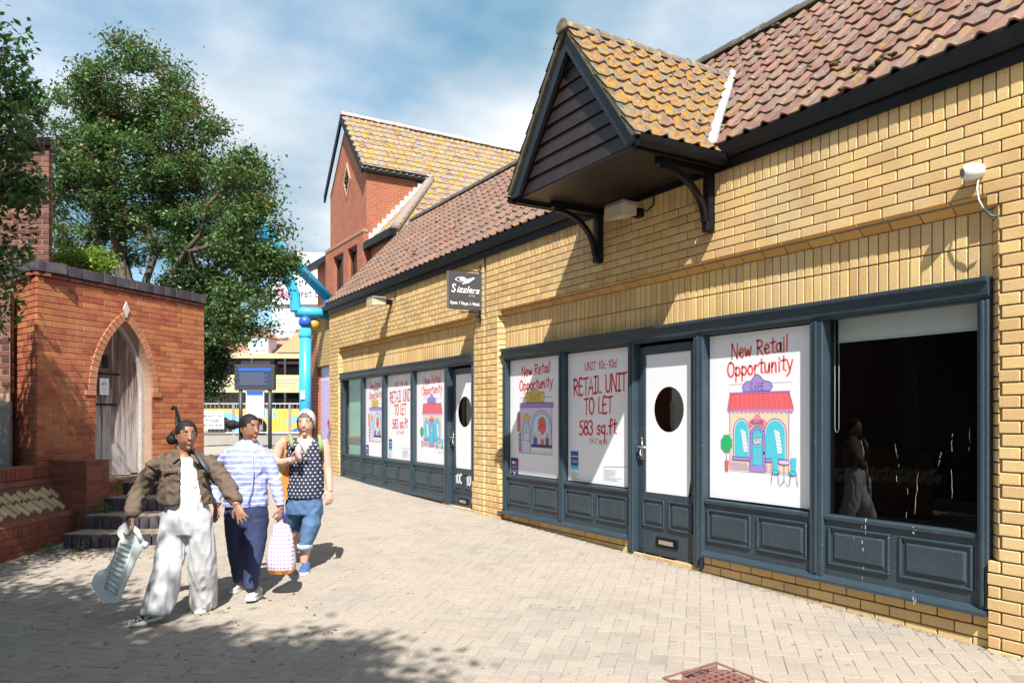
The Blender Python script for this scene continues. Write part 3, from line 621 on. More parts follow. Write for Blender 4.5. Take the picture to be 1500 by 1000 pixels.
# ------------------------------------------------------------------ lettering drawn stroke by stroke
def ARC(cx, cy_, rx, ry, a0, a1, n=12): return [(cx + rx * math.cos(R(a0 + (a1 - a0) * k / n)), cy_ + ry * math.sin(R(a0 + (a1 - a0) * k / n))) for k in range(n + 1)]
G = {
 'h': (.50, [[(.05, 1.03), (.05, 0)], [(.05, .35), (.2, .6), (.34, .52), (.38, 0)]]),
 'B': (.54, [[(.05, 0), (.06, 1)] + ARC(.14, .76, .26, .23, 85, -85) + ARC(.14, .27, .32, .26, 85, -90) + [(.05, .01)]]),
 'g': (.50, [ARC(.21, .32, .19, .27, 60, 330), [(.4, .62), (.38, -.2), (.2, -.36), (.04, -.26)]]),
 '7': (.46, [[(.0, .97), (.42, .98), (.14, 0)]]), 'k': (.46, [[(.05, 1.02), (.05, 0)], [(.38, .6), (.07, .3), (.4, 0)]]),
 'N': (.62, [[(0, 0), (.03, 1)], [(.03, 1), (.5, .02)], [(.5, .02), (.53, 1.02)]]),
 'e': (.48, [[(.03, .3), (.38, .38)] + ARC(.22, .36, .17, .28, 5, 200)[1:] + ARC(.25, .28, .2, .27, 190, 320)]),
 'w': (.62, [[(0, .6), (.14, .03), (.28, .48), (.42, .03), (.56, .64)]]),
 'R': (.60, [[(.05, 0), (.06, 1)], [(.0, .95)] + ARC(.16, .74, .32, .25, 80, -80) + [(.08, .48)], [(.12, .48), (.52, 0)]]),
 't': (.40, [[(.2, .95), (.18, .08), (.34, .03)], [(0, .68), (.4, .72)]]),
 'a': (.50, [ARC(.21, .3, .19, .28, 60, 330) + [(.38, .55)], [(.4, .6), (.39, .1), (.47, .0)]]),
 'i': (.20, [[(.08, .6), (.09, .0)], [(.08, .84), (.09, .87)]]),
 'l': (.20, [[(.09, 1.05), (.07, .0)]]),
 'O': (.66, [ARC(.3, .5, .29, .5, 100, 462, 20)]),
 'p': (.50, [[(.06, .62), (.05, -.36)], ARC(.2, .32, .22, .28, 130, -150)]),
 'o': (.50, [ARC(.22, .3, .2, .3, 90, 452, 16)]),
 'r': (.38, [[(.05, .6), (.06, 0)], [(.06, .38), (.18, .58), (.34, .58)]]),
 'u': (.50, [[(.03, .6), (.05, .15), (.16, .02), (.3, .12), (.38, .5)], [(.39, .62), (.4, .02)]]),
 'n': (.50, [[(.04, .62), (.05, 0)], [(.05, .35), (.2, .6), (.34, .52), (.38, 0)]]),
 'y': (.50, [[(.03, .6), (.2, .12)], [(.42, .64), (.18, -.18), (.0, -.36)]]),
 'E': (.52, [[(.42, .98), (.05, .96), (.04, .03), (.45, .02)], [(.05, .52), (.36, .54)]]),
 'T': (.54, [[(0, .95), (.52, 1.0)], [(.27, .97), (.25, 0)]]),
 'A': (.60, [[(0, 0), (.27, 1.02), (.52, 0)], [(.1, .34), (.44, .36)]]),
 'I': (.34, [[(.16, .98), (.15, .02)], [(.02, .98), (.3, 1)], [(.0, 0), (.3, .02)]]),
 'L': (.46, [[(.06, 1), (.05, .03), (.42, .03)]]),
 'U': (.60, [[(.03, 1), (.05, .3)] + ARC(.27, .27, .22, .26, 185, 355)[1:] + [(.52, 1.0)]]),
 '5': (.50, [[(.42, 1), (.1, .98), (.08, .56)] + ARC(.18, .3, .25, .3, 100, -130)]),
 '8': (.50, [ARC(.22, .75, .18, .24, -90, 270, 16) + ARC(.22, .26, .22, .26, 90, -270, 16)]),
 '3': (.48, [ARC(.18, .76, .2, .23, 150, -80) + ARC(.18, .27, .24, .27, 80, -150)]),
 's': (.42, [[(.35, .55), (.2, .62), (.05, .5), (.12, .36), (.3, .26), (.32, .1), (.18, 0), (.0, .08)]]),
 'q': (.50, [ARC(.21, .32, .19, .27, 60, 330), [(.4, .62), (.38, -.36)]]),
 '.': (.20, [[(.06, .0), (.09, .04)]]),
 'f': (.40, [[(.4, .95), (.26, 1.02), (.17, .85), (.15, 0)], [(0, .55), (.34, .58)]]),
 '1': (.34, [[(.03, .8), (.17, 1.0), (.16, 0)]]), '0': (.54, [ARC(.24, .5, .22, .5, 90, 450, 18)]),
 'c': (.42, [ARC(.22, .3, .2, .3, 50, 310)]), '-': (.4, [[(.05, .42), (.32, .44)]]),
 'd': (.50, [ARC(.2, .3, .18, .28, 60, 330), [(.4, 1.05), (.39, 0)]]),
 '(': (.26, [ARC(.3, .4, .24, .6, 130, 230)]), ')': (.26, [ARC(-.06, .4, .24, .6, 50, -50)]),
 '4': (.52, [[(.26, 1), (.02, .32), (.48, .34)], [(.36, .7), (.34, 0)]]), '2': (.50, [ARC(.2, .72, .2, .26, 160, 0) + [(.34, .5), (.02, .02), (.44, .04)]]),
 'm': (.68, [[(.04, .6), (.05, 0)], [(.05, .4), (.18, .6), (.28, .5), (.3, 0)], [(.3, .4), (.44, .6), (.55, .48), (.56, 0)]]),
 'C': (.54, [ARC(.28, .5, .27, .5, 55, 305)]), 'F': (.48, [[(.42, .98), (.05, .96), (.04, 0)], [(.05, .52), (.36, .54)]]),
 'S': (.52, [[(.42, .85), (.25, 1), (.06, .85), (.12, .6), (.36, .42), (.42, .18), (.24, 0), (.02, .12)]]),
 'H': (.58, [[(.04, 1), (.04, 0)], [(.46, 1), (.46, 0)], [(.04, .5), (.46, .52)]]),
 'P': (.52, [[(.05, 0), (.06, 1)], [(.06, .97)] + ARC(.18, .74, .26, .24, 80, -80) + [(.07, .47)]]),
 'W': (.80, [[(0, 1), (.18, 0), (.36, .7), (.54, 0), (.72, 1)]]), 'M': (.74, [[(0, 0), (.1, 1), (.33, .3), (.56, 1), (.66, 0)]]),
 'D': (.56, [[(.05, 0), (.06, 1)] + ARC(.1, .5, .38, .5, 90, -90)]),
 'z': (.44, [[(.02, .58), (.36, .6), (.02, .02), (.4, .03)]]), ' ': (.34, []),
}
def smooth_path(p, n=5):
    if len(p) < 3: return p
    out = []
    for k in range(len(p) - 1):
        a, b, c, d = p[max(k - 1, 0)], p[k], p[k + 1], p[min(k + 2, len(p) - 1)]
        for j in range(n):
            t = j / n; f = lambda i: .5 * (2 * b[i] + (c[i] - a[i]) * t + (2 * a[i] - 5 * b[i] + 4 * c[i] - d[i]) * t * t + (3 * b[i] - a[i] - 3 * c[i] + d[i]) * t ** 3)
            out.append((f(0), f(1)))
    out.append(p[-1]); return out
def ribbon(p, w):
    """2-D outline quads of a brush stroke"""
    L, Rr = [], []
    for k in range(len(p)):
        a, b = p[max(k - 1, 0)], p[min(k + 1, len(p) - 1)]; dx, dy = b[0] - a[0], b[1] - a[1]; l = math.hypot(dx, dy) or 1
        if k == 0: ex, ey = p[0][0] - dx / l * w * .45, p[0][1] - dy / l * w * .45
        elif k == len(p) - 1: ex, ey = p[k][0] + dx / l * w * .45, p[k][1] + dy / l * w * .45
        else: ex, ey = p[k]
        h = w / 2 * (.8 if k in (0, len(p) - 1) else 1)
        L.append((ex - dy / l * h, ey + dx / l * h)); Rr.append((ex + dy / l * h, ey - dx / l * h))
    return [(L[k], L[k + 1], Rr[k + 1], Rr[k]) for k in range(len(p) - 1)]
def strokes_text(txt, x, y, h, w=.13, track=.06, width=None, slant=0.0, drift=0.0):
    """list of 2-D quads; x is the centre of the line, h the cap height"""
    adv = [G[c][0] + track for c in txt]; tot = sum(adv) - track; sx = (width / (tot * h)) if width else 1.0; qs = []; cx0 = -tot / 2
    for c, a in zip(txt, adv):
        jy = drift * (cx0 + a / 2) / tot
        for st in G[c][1]:
            sp = st if len(st) > 8 else (smooth_path(st) if len(st) > 3 else st)
            for q in ribbon([((px_ + cx0 + slant * py_), py_ + jy) for px_, py_ in sp], w):
                qs.append([(x + u * h * sx, y + v * h) for u, v in q])
        cx0 += a
    return qs
class Flat:
    """flat print on a plane: colour regions stacked in thin layers"""
    def __init__(s, f): s.f = f; s.mb = MB(); s.mats = []; s.lay = 0
    def mi(s, m):
        if m not in s.mats: s.mats.append(m)
        return s.mats.index(m)
    def poly(s, pts, m): s.lay += 1; s.mb.poly([s.f(u, v, s.lay) for u, v in pts], s.mi(m)); return s
    def quads(s, qs, m):
        s.lay += 1
        for q in qs: s.mb.poly([s.f(u, v, s.lay) for u, v in q], s.mi(m))
        return s
    def line(s, pts, m, w=.008, sm=False): return s.quads(ribbon(smooth_path(pts) if sm else pts, w), m)
    def outline(s, pts, m, w=.008): return s.quads(ribbon(list(pts) + [pts[0]], w), m)
    def text(s, t, x, y, h, m, w=.13, **k): return s.quads(strokes_text(t, x, y, h, w, **k), m)
    def build(s, name, parent, **k): return s.mb.build(name, s.mats, parent, kind='stuff', **k)
PC = {}
def ink(n, c): 
    PC[n] = mat('print_' + n, c, .5, .05, 5); return PC[n]
I_NAVY = ink('navy', (.045, .035, .16)); I_CORAL = ink('coral', (.78, .12, .11)); I_PEACH = ink('peach', (.80, .60, .46)); I_LILAC = ink('lilac', (.36, .25, .62)); I_PALEL = ink('pale_lilac', (.66, .60, .78))
I_CYAN = ink('cyan', (.08, .55, .68)); I_PALEB = ink('pale_blue', (.50, .72, .82)); I_GREEN = ink('green', (.03, .42, .16)); I_YEL = ink('yellow', (.72, .52, .06)); I_WHITE = ink('white', (.82, .82, .84)); I_BLUE = ink('blue', (.02, .10, .42)); I_BROWN = ink('brown', (.25, .10, .06)); I_GREY = ink('grey', (.28, .28, .32)); I_PINK = ink('pink', (.72, .25, .40)); I_BLK = ink('black', (.015, .015, .018))
def arch_pts(cx, w, z0, zs, zt, n=14): return [(cx - w, z0)] + [(cx - w * math.cos(math.pi * k / n), zs + (zt - zs) * math.sin(math.pi * k / n)) for k in range(n + 1)] + [(cx + w, z0)]
def rect(a, b, c, d): return [(a, b), (c, b), (c, d), (a, d)]
def circ(cx, cy_, rx, ry, n=22): return [(cx + rx * math.cos(2 * math.pi * k / n), cy_ + ry * math.sin(2 * math.pi * k / n)) for k in range(n)]
def draw_cafe(p):
    """little cafe, in metres on a sheet 1.13 wide and 1.48 high"""
    P = lambda x, y: (x, y)
    p.poly(rect(.25, .27, .90, .99), I_PEACH); p.poly(rect(.24, .95, .92, 1.02), I_WHITE); p.outline(rect(.24, .95, .92, 1.02), I_LILAC, .006)
    sg = [(.40, .955), (.39, 1.0), (.43, 1.04), (.49, 1.045), (.53, 1.09), (.56, 1.10), (.59, 1.085), (.63, 1.045), (.70, 1.03), (.73, .99), (.70, .955)]
    p.poly(sg, I_LILAC); p.outline(sg, I_NAVY, .007); p.text('CAFE', .56, .968, .058, I_NAVY, .12, track=.14)
    aw = [(.25, .945), (.90, .945), (.945, .80), (.215, .80)]; p.poly(aw, I_CORAL)
    for k in range(14): t = k / 13; p.line([(.25 + .65 * t, .945), (.215 + .73 * t, .80)], I_LILAC, .005)
    for k in range(15): p.poly(arch_pts(.242 + k * .0485, .0225, .80, .80, .77, 6), I_PINK); p.outline(arch_pts(.242 + k * .0485, .0225, .80, .80, .77, 6), I_LILAC, .004)
    p.outline(aw, I_LILAC, .007)
    for c in (.385, .755):
        ww = .095 if c < .5 else .115
        p.poly(arch_pts(c, ww, .38, .60, .72), I_PALEL); p.poly(arch_pts(c, ww - .014, .385, .595, .705), I_CYAN); p.outline(arch_pts(c, ww, .38, .60, .72), I_NAVY, .006)
        p.poly([(c - .01, .63), (c + .045, .61), (c + .075, .44), (c + .03, .43)], I_WHITE)
        for k in range(5): p.line([(c - .005 + k * .011, .60 - k * .035), (c + .05 + k * .006, .575 - k * .03)], I_NAVY, .004)
        p.poly(rect(c - ww - .015, .355, c + ww + .015, .385), I_LILAC); p.outline(rect(c - ww - .015, .355, c + ww + .015, .385), I_NAVY, .005)
    p.poly(arch_pts(.565, .085, .27, .56, .66), I_LILAC); p.outline(arch_pts(.565, .085, .27, .56, .66), I_NAVY, .006); p.poly(arch_pts(.565, .058, .32, .555, .63), I_CYAN); p.outline(arch_pts(.565, .058, .32, .555, .63), I_NAVY, .005)
    for z in (.40, .48): p.line([(.508, z), (.622, z)], I_LILAC, .012)
    p.line([(.565, .32), (.565, .63)], I_LILAC, .010); p.poly(rect(.515, .505, .61, .555), I_WHITE); p.outline(rect(.515, .505, .61, .555), I_NAVY, .005); p.text('OPEN', .5625, .513, .034, I_NAVY, .14, track=.1); p.poly(circ(.635, .43, .012, .012, 8), I_NAVY)
    wb = [(.46, .665), (.48, .70), (.53, .725), (.55, .755), (.58, .755), (.60, .725), (.65, .70), (.67, .665), (.655, .64), (.61, .675), (.565, .685), (.52, .675), (.475, .64)]
    p.poly(wb, I_PINK); p.outline(wb, I_CORAL, .006); p.text('WELCOME', .565, .677, .030, I_NAVY, .14, track=.08)
    for k in range(9): 
        for q in range(2):
            x = .27 + k * .033 + q * .016 if k < 6 else .66 + (k - 6) * .06
            if x < .47 or x > .65: p.outline(circ(x, .325 - q * .03, .017, .011, 8), I_LILAC, .004)
    p.line([(.25, .27), (.90, .27)], I_LILAC, .007); p.line([(.25, .27), (.25, .80)], I_LILAC, .006); p.line([(.90, .27), (.90, .80)], I_LILAC, .006)
    tr = [(.21 + .065 * math.cos(t * .4) * (1 + .12 * (t % 2)), .50 + .075 * math.sin(t * .4) * (1 + .12 * (t % 2))) for t in range(16)]; p.poly(tr, I_GREEN); p.line([(.21, .42), (.215, .34)], I_BROWN, .006)
    p.poly([(.19, .345), (.235, .345), (.228, .255), (.198, .255)], I_CORAL); p.outline([(.19, .345), (.235, .345), (.228, .255), (.198, .255)], I_NAVY, .004)
    for c, s in ((.755, 1), (.945, -1)):
        p.poly([(c - .03, .40), (c + .03, .40), (c + .022, .29), (c - .022, .29)], I_CYAN); p.poly(circ(c + .01 * s, .275, .04, .018, 12), I_CYAN); p.outline(circ(c + .01 * s, .275, .04, .018, 12), I_NAVY, .004)
        for q in (-.03, .03): p.line([(c + q, .27), (c + q * 1.2, .20), (c + q * 1.5, .17)], I_NAVY, .005)
    p.poly(circ(.85, .36, .06, .016, 14), I_PALEL); p.outline(circ(.85, .36, .06, .016, 14), I_LILAC, .005); p.line([(.85, .345), (.85, .20)], I_NAVY, .005); p.line([(.81, .165), (.85, .21), (.89, .165)], I_NAVY, .005)
def draw_shop(p):
    p.poly(rect(.25, .33, .92, 1.02), I_PALEL); p.poly(rect(.24, 1.0, .92, 1.07), I_WHITE); p.outline(rect(.24, 1.0, .92, 1.07), I_NAVY, .006); p.poly(rect(.22, .94, .95, 1.0), I_LILAC); p.outline(rect(.22, .94, .95, 1.0), I_NAVY, .006)
    sg = [(.36, 1.01), (.36, 1.14), (.48, 1.145), (.52, 1.175), (.56, 1.19), (.60, 1.175), (.64, 1.145), (.76, 1.14), (.76, 1.01)]
    p.poly(sg, I_YEL); p.outline(sg, I_NAVY, .009); p.text('SHOP', .56, 1.03, .085, I_NAVY, .10, track=.2)
    p.poly(arch_pts(.70, .205, .44, .70, .90), I_PALEL); p.outline(arch_pts(.70, .205, .44, .70, .90), I_NAVY, .009); p.poly(arch_pts(.70, .175, .45, .695, .865), I_PALEB); p.outline(arch_pts(.70, .175, .45, .695, .865), I_NAVY, .007)
    p.poly(circ(.71, .70, .085, .115), I_CORAL); p.outline(circ(.71, .70, .085, .115), I_BROWN, .007); p.text('SALE', .71, .68, .05, I_BROWN, .13)
    for x, c, h in ((.57, I_BLUE, .09), (.66, I_PALEL, .17), (.72, I_CORAL, .07), (.82, I_BROWN, .09)): p.poly(rect(x - .035, .455, x + .035, .455 + h), c); p.outline(rect(x - .035, .455, x + .035, .455 + h), I_NAVY, .005)
    p.poly(rect(.55, .545, .59, .60), I_YEL); p.poly(rect(.805, .545, .835, .62), I_CORAL)
    p.poly(rect(.48, .415, .92, .455), I_NAVY); p.poly(rect(.47, .33, .92, .40), I_WHITE)
    for z in (.35, .375): p.line([(.47, z), (.92, z)], I_NAVY, .004)
    for k in range(6): p.line([(.52 + k * .07, .33), (.52 + k * .07, .352)], I_NAVY, .004); p.line([(.49 + k * .07, .352), (.49 + k * .07, .376)], I_NAVY, .004)
    for dx, dy in ((.80, .58), (.84, .62), (.60, .66)): p.line([(dx, dy), (dx + .04, dy + .07)], I_WHITE, .010)
    p.poly(arch_pts(.375, .085, .33, .66, .76), I_PALEL); p.outline(arch_pts(.375, .085, .33, .66, .76), I_NAVY, .008); p.poly(arch_pts(.375, .062, .50, .655, .735), I_PALEB); p.outline(arch_pts(.375, .062, .50, .655, .735), I_NAVY, .006)
    for x in (.335, .375, .415): p.line([(.375, .60), (x, .725 if x == .375 else .705)], I_NAVY, .005)
    p.line([(.315, .60), (.435, .60)], I_NAVY, .005); p.poly(circ(.375, .565, .045, .02, 12), I_PALEL); p.poly(circ(.445, .49, .01, .014, 8), I_BROWN)
    bn = [(.29, .79), (.31, .83), (.355, .845), (.375, .875), (.40, .845), (.44, .83), (.465, .79), (.45, .765), (.375, .80), (.305, .765)]; p.poly(bn, I_YEL); p.outline(bn, I_BROWN, .006)
    p.poly(rect(.17, .62, .225, .88), I_CORAL); p.outline(rect(.17, .62, .225, .88), I_BROWN, .006); p.line([(.225, .60), (.225, .40)], I_NAVY, .006)
    for z in (.57, .50, .44):
        for k in range(5): a = k * 1.256; p.line([(.225, z), (.225 + .035 * math.cos(a), z + .03 * math.sin(a))], I_NAVY, .009)
    p.poly([(.20, .405), (.25, .405), (.24, .33), (.21, .33)], I_CORAL); p.outline(rect(.25, .33, .92, 1.0), I_NAVY, .007)
    p.poly(rect(.02, .02, .19, .25), I_NAVY); p.poly(rect(.045, .165, .105, .205), I_WHITE); p.poly(rect(.11, .165, .16, .205), I_CORAL)
    for z in (.135, .12, .085, .06): p.line([(.04, z), (.165, z + .002)], I_PALEL, .007)
    p.poly(rect(.09, .03, .12, .055), I_WHITE)
def draw_let(p):
    p.text('UNIT 10c-10d', .60, 1.265, .085, I_RED2, .15, width=.56, drift=.12)
    p.text('RETAIL UNIT', .575, 1.00, .185, I_RED2, .16, width=.93, drift=.2); p.text('TO LET', .56, .775, .175, I_RED2, .16, width=.50, drift=.1)
    p.text('583 sq.ft', .55, .545, .155, I_RED2, .16, width=.66, drift=.15); p.text('(54.2 sq.m)', .56, .445, .060, I_RED2, .14, width=.31)
    p.poly(rect(.055, .175, .20, .345), I_BLUE); p.poly(rect(.055, .135, .20, .175), I_CYAN)
    for z, a in ((.285, .06), (.235, .05), (.22, .05)): p.line([(.1275 - a, z), (.1275 + a, z)], I_WHITE, .012 if z > .26 else .006)
    for k in range(7): p.line([(.055, .105 - k * .013), (.055 + random.uniform(.09, .19), .105 - k * .013)], I_GREY, .0045)
    p.line([(.66, .195), (1.06, .215)], I_GREY, .008)
    for k in range(9): p.line([(.66, .165 - k * .014), (.66 + random.uniform(.1, .3), .165 - k * .014)], I_GREY, .004)
I_RED2 = ink('red', (.66, .04, .06))
def poster(y0, y1, z0, z1, kind, label):
    """vinyl sheet on the outside of the pane; y1 is its left edge as seen from the path"""
    X = GXP - .0035; W_, H_ = (1.13, 1.47); fy = lambda u: y1 - (y1 - y0) * u / W_; fz = lambda v: z0 + (z1 - z0) * v / H_
    c = (X, (y0 + y1) / 2, z0)
    o = top('poster', MB().box((X, y0, z0), (X + .002, y1, z1)), M_WHITE, c, label=label, cat='poster', group='retail opportunity posters on the shop windows')
    f = Flat(lambda u, v, L: (X - .0006 - L * .00004, fy(u), fz(v)))
    if kind == 'let': draw_let(f); f.build('print', o); return
    f.text('New Retail', .58, 1.265, .125, I_CORAL if kind == 'cafe' else I_RED2, .165, width=.62, drift=.25); f.text('Opportunity', .58, 1.085 if kind == 'shop' else 1.105, .125, I_CORAL if kind == 'cafe' else I_RED2, .165, width=.72, drift=.25)
    f.build('lettering', o)
    f = Flat(lambda u, v, L: (X - .0006 - L * .00004, fy(u), fz(v * (.94 if kind == 'shop' else 1) + (-.03 if kind == 'shop' else 0)))); (draw_cafe if kind == 'cafe' else draw_shop)(f); f.build('illustration', o)
poster(3.895, 4.985, .725, 2.17, 'cafe', 'large white poster with pink awning cafe drawing, right of the near door')
poster(6.06, 7.19, .72, 2.17, 'let', 'large white poster lettered RETAIL UNIT TO LET left of the near door')
poster(7.30, 8.48, .72, 2.17, 'shop', 'large white poster with drawn SHOP front beside the yellow brick pier')
poster(10.29, 11.43, .72, 2.17, 'cafe', 'smaller looking white cafe poster in the far shopfront next to its door')
poster(11.54, 12.68, .72, 2.17, 'let', 'white RETAIL UNIT TO LET poster in the far shopfront between two drawn posters')
poster(12.80, 13.77, .72, 2.17, 'shop', 'white poster with drawn SHOP front in the far shopfront beside the bare green window')
# numbers on the far door
f = Flat(lambda u, v, L: (5.0825, 9.98 - u, .36 + v)); f.text('10C', .08, .13, .13, I_WHITE, .2, width=.2); f.text('10D', .42, .12, .13, I_WHITE, .2, width=.2); f.build('unit_number', bpy.data.objects['door.001'])
# things behind the bare panes
bl = thing('roller_blind', (5.2, 3.2, 2.1), 'white roller blind pulled slightly down behind the bare dark window', 'blind')
MB().box((5.17, 2.60, 2.02), (5.174, 3.72, 2.20)).build('cloth', mat('blind_cloth', (.72, .66, .66), .8, .05, 6), bl); MB().tube([(5.172, 2.60, 2.02), (5.172, 3.72, 2.02)], .008, 8).build('bottom_bar', M_WPLAS, bl)
MB().tube([(5.15, 3.735, 2.18), (5.15, 3.735, 1.36), (5.15, 3.725, 1.33), (5.15, 3.712, 1.33), (5.15, 3.70, 1.36), (5.15, 3.70, 2.18)], .0022, 5).build('bead_chain', M_WPLAS, bl, True)
ab = thing('display_board', (5.19, 14.4, .66), 'pale aqua board behind the bare left window of the far shopfront', 'board'); MB().box((5.185, 13.87, .66), (5.20, 14.94, 2.19)).build('panel', M_AQUA, ab); MB().box((5.135, 13.9, 1.02), (5.183, 14.93, 1.07), 0, .004).build('shelf', M_WOODL, ab)
# scrapes on the bare pane and on the paint below it
scr = MB(); rs = random.Random(4)
for (px, py, L) in ((1318, 690, 30), (1345, 722, 60), (1395, 650, 30), (1421, 640, 40), (1330, 745, 60), (1311, 660, 20), (1393, 700, 60), (1379, 672, 20)):
    a = on_x(px, py - L / 2, GXP - .0015); b = on_x(px + rs.uniform(-8, 4), py + L / 2, GXP - .0015); m_ = [a.lerp(b, t / 7) + Vector((0, rs.gauss(0, .003), 0)) for t in range(8)]
    for k in range(7):
        if rs.random() < .35: continue
        ww = rs.uniform(.0004, .0013); scr.quad(m_[k] + Vector((0, ww, 0)), m_[k] - Vector((0, ww, 0)), m_[k + 1] - Vector((0, ww, 0)), m_[k + 1] + Vector((0, ww, 0)))
scr.build('pane_scratches', mat('chalky_scratch', (.55, .58, .58), .8, .3, 60), sfn, kind='stuff')
dr = MB()
for (px, py, L, x) in ((1268, 770, 22, 5.038), (1264, 805, 70, 5.04), (1338, 772, 26, 5.038), (1338, 855, 40, 5.056), (1262, 855, 20, 5.056), (1340, 878, 10, 4.984)):
    for q in range(4):
        a = on_x(px + rs.gauss(0, 1.1), py + rs.uniform(-L / 2, L / 2), x); w_ = rs.uniform(.0008, .0028); h_ = rs.uniform(.003, .016)
        dr.quad(a + Vector((-.0006, w_, h_)), a + Vector((-.0006, -w_, h_)), a + Vector((-.0006, -w_, -h_)), a + Vector((-.0006, w_, -h_)))
dr.build('droppings', mat('dropping_white', (.62, .62, .58), .9, .3, 60), sfn, kind='stuff')

# ------------------------------------------------------------------ fittings on the wall
def floodlight(y, z, label, proj=.36, droop=.0):
    t = thing('floodlight', (5, y, z), label, 'lamp', 'wedge floodlights on the yellow brick wall')
    x1 = 5 - proj
    b = MB(); P = lambda x, s, zz: (x, y + s, zz)
    b.add([P(x1, -.13, z + .02), P(x1, .13, z + .02), P(x1, .13, z - .10), P(x1, -.13, z - .10), P(4.86, -.09, z + .05), P(4.86, .09, z + .05), P(4.86, .09, z - .06), P(4.86, -.09, z - .06)], [(0, 1, 2, 3), (4, 7, 6, 5), (0, 4, 5, 1), (3, 2, 6, 7), (0, 3, 7, 4), (1, 5, 6, 2)])
    b.build('housing', M_LAMP, t)
    MB().box((x1 + .005, y - .14, z + .025), (4.85, y + .14, z + .055), 0, .01).build('hood', mat('lamp_grey', (.22, .22, .22), .5, .1, 8), t)
    MB().box((4.86, y - .05, z - .05), (4.999, y + .05, z + .03), 0, .008).build('wall_box', M_BLACK, t)
    MB().tube([(4.93, y - .05, z), (4.95, y - .14, z - .02), (4.98, y - .2, z + .03), (4.985, y - .2, z + .14)], .008, 6).build('cable', M_BLACK, t, True)
floodlight(5.80, 3.46, 'cream wedge floodlight tucked under the gabled canopy'); floodlight(12.25, 3.41, 'cream wedge floodlight on the far wall left of the hanging sign', .40)
# hanging sign on a scrolled bracket
sg = thing('hanging_sign', (5, 9.06, 3.0), 'square grey hanging sign lettered in white on a scrolled iron bracket', 'sign')
SY = 9.08; s0 = on_y(656, 403, SY); s1 = on_y(705, 460, SY); sx0, sx1 = s0.x, s1.x; sz1, sz0 = 3.375, 2.88
MB().box((sx0, SY - .014, sz0), (sx1, SY + .014, sz1), 0, .003).build('board', M_GREYP, sg)
MB().box((sx0 - .008, SY - .016, sz0 - .002), (sx0, SY + .016, sz1 + .002)).build('edge_strip', M_METAL, sg)
ir = MB(); ir.tube([(4.985, SY, 2.70), (4.985, SY, 3.50)], .010, 8)
for zz_ in (sz1 + .025, sz0 - .03): ir.tube([(4.985, SY, zz_), (sx0 + .18, SY, zz_)], .007, 6)
def scroll(cx0, cz0, r, sgn, ph):
    ir.tube([(cx0 + r * (1 - k / 18) * math.cos(ph + sgn * k * .5), SY, cz0 + r * (1 - k / 18) * math.sin(ph + sgn * k * .5)) for k in range(16)], .006, 6)
for (a, b, r, s_, p_) in ((sx1 - .03, sz1 + .06, .05, 1, -1.5), (4.955, 3.30, .045, 1, -1.2), (4.955, 3.16, .04, -1, 1.2), (4.955, 3.03, .045, 1, -1.2), (4.955, 2.90, .04, -1, 1.2), (sx1 - .03, sz0 - .065, .05, -1, 1.5), (4.955, 2.78, .045, 1, -1.2)): scroll(a, b, r, s_, p_)
ir.build('bracket', M_BLACK, sg, True)
SW = sx1 - sx0; f = Flat(lambda u, v, L: (sx0 + u * SW, SY - .0146 - L * .00005, sz0 + v * .495))
WHT = I_WHITE
egg = [(.20, .80), (.27, .85), (.33, .87), (.42, .875), (.50, .86), (.55, .81), (.50, .765), (.42, .755), (.36, .735), (.28, .745), (.22, .765)]
f.poly(egg, WHT); f.poly([(a * .86 + .055, b * .86 + .113) for a, b in egg], M_GREYP); f.poly(circ(.41, .81, .085, .045, 18), WHT)
for k in range(3): f.poly([(.40 + k * .07, .69 + k * .02), (.45 + k * .07, .675 + k * .02), (.62 + k * .085, .81 + k * .03), (.56 + k * .085, .83 + k * .03)], WHT)
f.text('S', .15, .45, .21, WHT, .15, slant=.15); f.text('izzlers', .58, .46, .155, WHT, .15, width=.66, slant=.25); f.text('CAFE', .70, .36, .045, WHT, .14, track=.5); f.text('Open 7 Days A Week', .5, .13, .075, WHT, .17, width=.88)
f.build('lettering', sg)
# white dome camera with its dangling lead
dc = thing('security_camera', (5, 2.62, 2.97), 'small white bullet camera with dangling cable on the near wall', 'camera')
cb = MB(); rgs = []
cdir = Vector((-.78, .62, -.12)).normalized(); c0 = Vector((4.955, 2.60, 2.985)); sd = cdir.cross(Vector((0, 0, 1))).normalized(); upv = sd.cross(cdir)
for t, r in ((-.06, .012), (-.05, .035), (-.02, .05), (.02, .054), (.055, .047), (.07, .036), (.072, .034)): rgs.append([c0 + cdir * t + sd * r * math.cos(2 * math.pi * k / 18) + upv * r * math.sin(2 * math.pi * k / 18) for k in range(18)])
cb.loft(rgs); cb.build('housing', M_WPLAS, dc, True)
MB().tube([c0 + cdir * .066, c0 + cdir * .0745], .026, 16).build('lens', mat('lens_grey', (.05, .05, .05), .2, .1, 30), dc)
MB().tube([c0 - cdir * .05, (4.998, 2.58, 2.985)], .022, 10).build('mount', M_WPLAS, dc)
pth = [c0 + Vector((.01, -.02, -.05)), Vector((4.955, 2.585, 2.87)), Vector((4.96, 2.575, 2.80)), Vector((4.965, 2.55, 2.74)), Vector((4.97, 2.51, 2.69)), Vector((4.985, 2.475, 2.675))]
MB().tube(pth[:4], .0055, 7).build('cable', M_WPLAS, dc, True); MB().tube(pth[3:], .0075, 7).build('connector', mat('dark_plug', (.03, .08, .10), .4, .1, 30), dc, True)
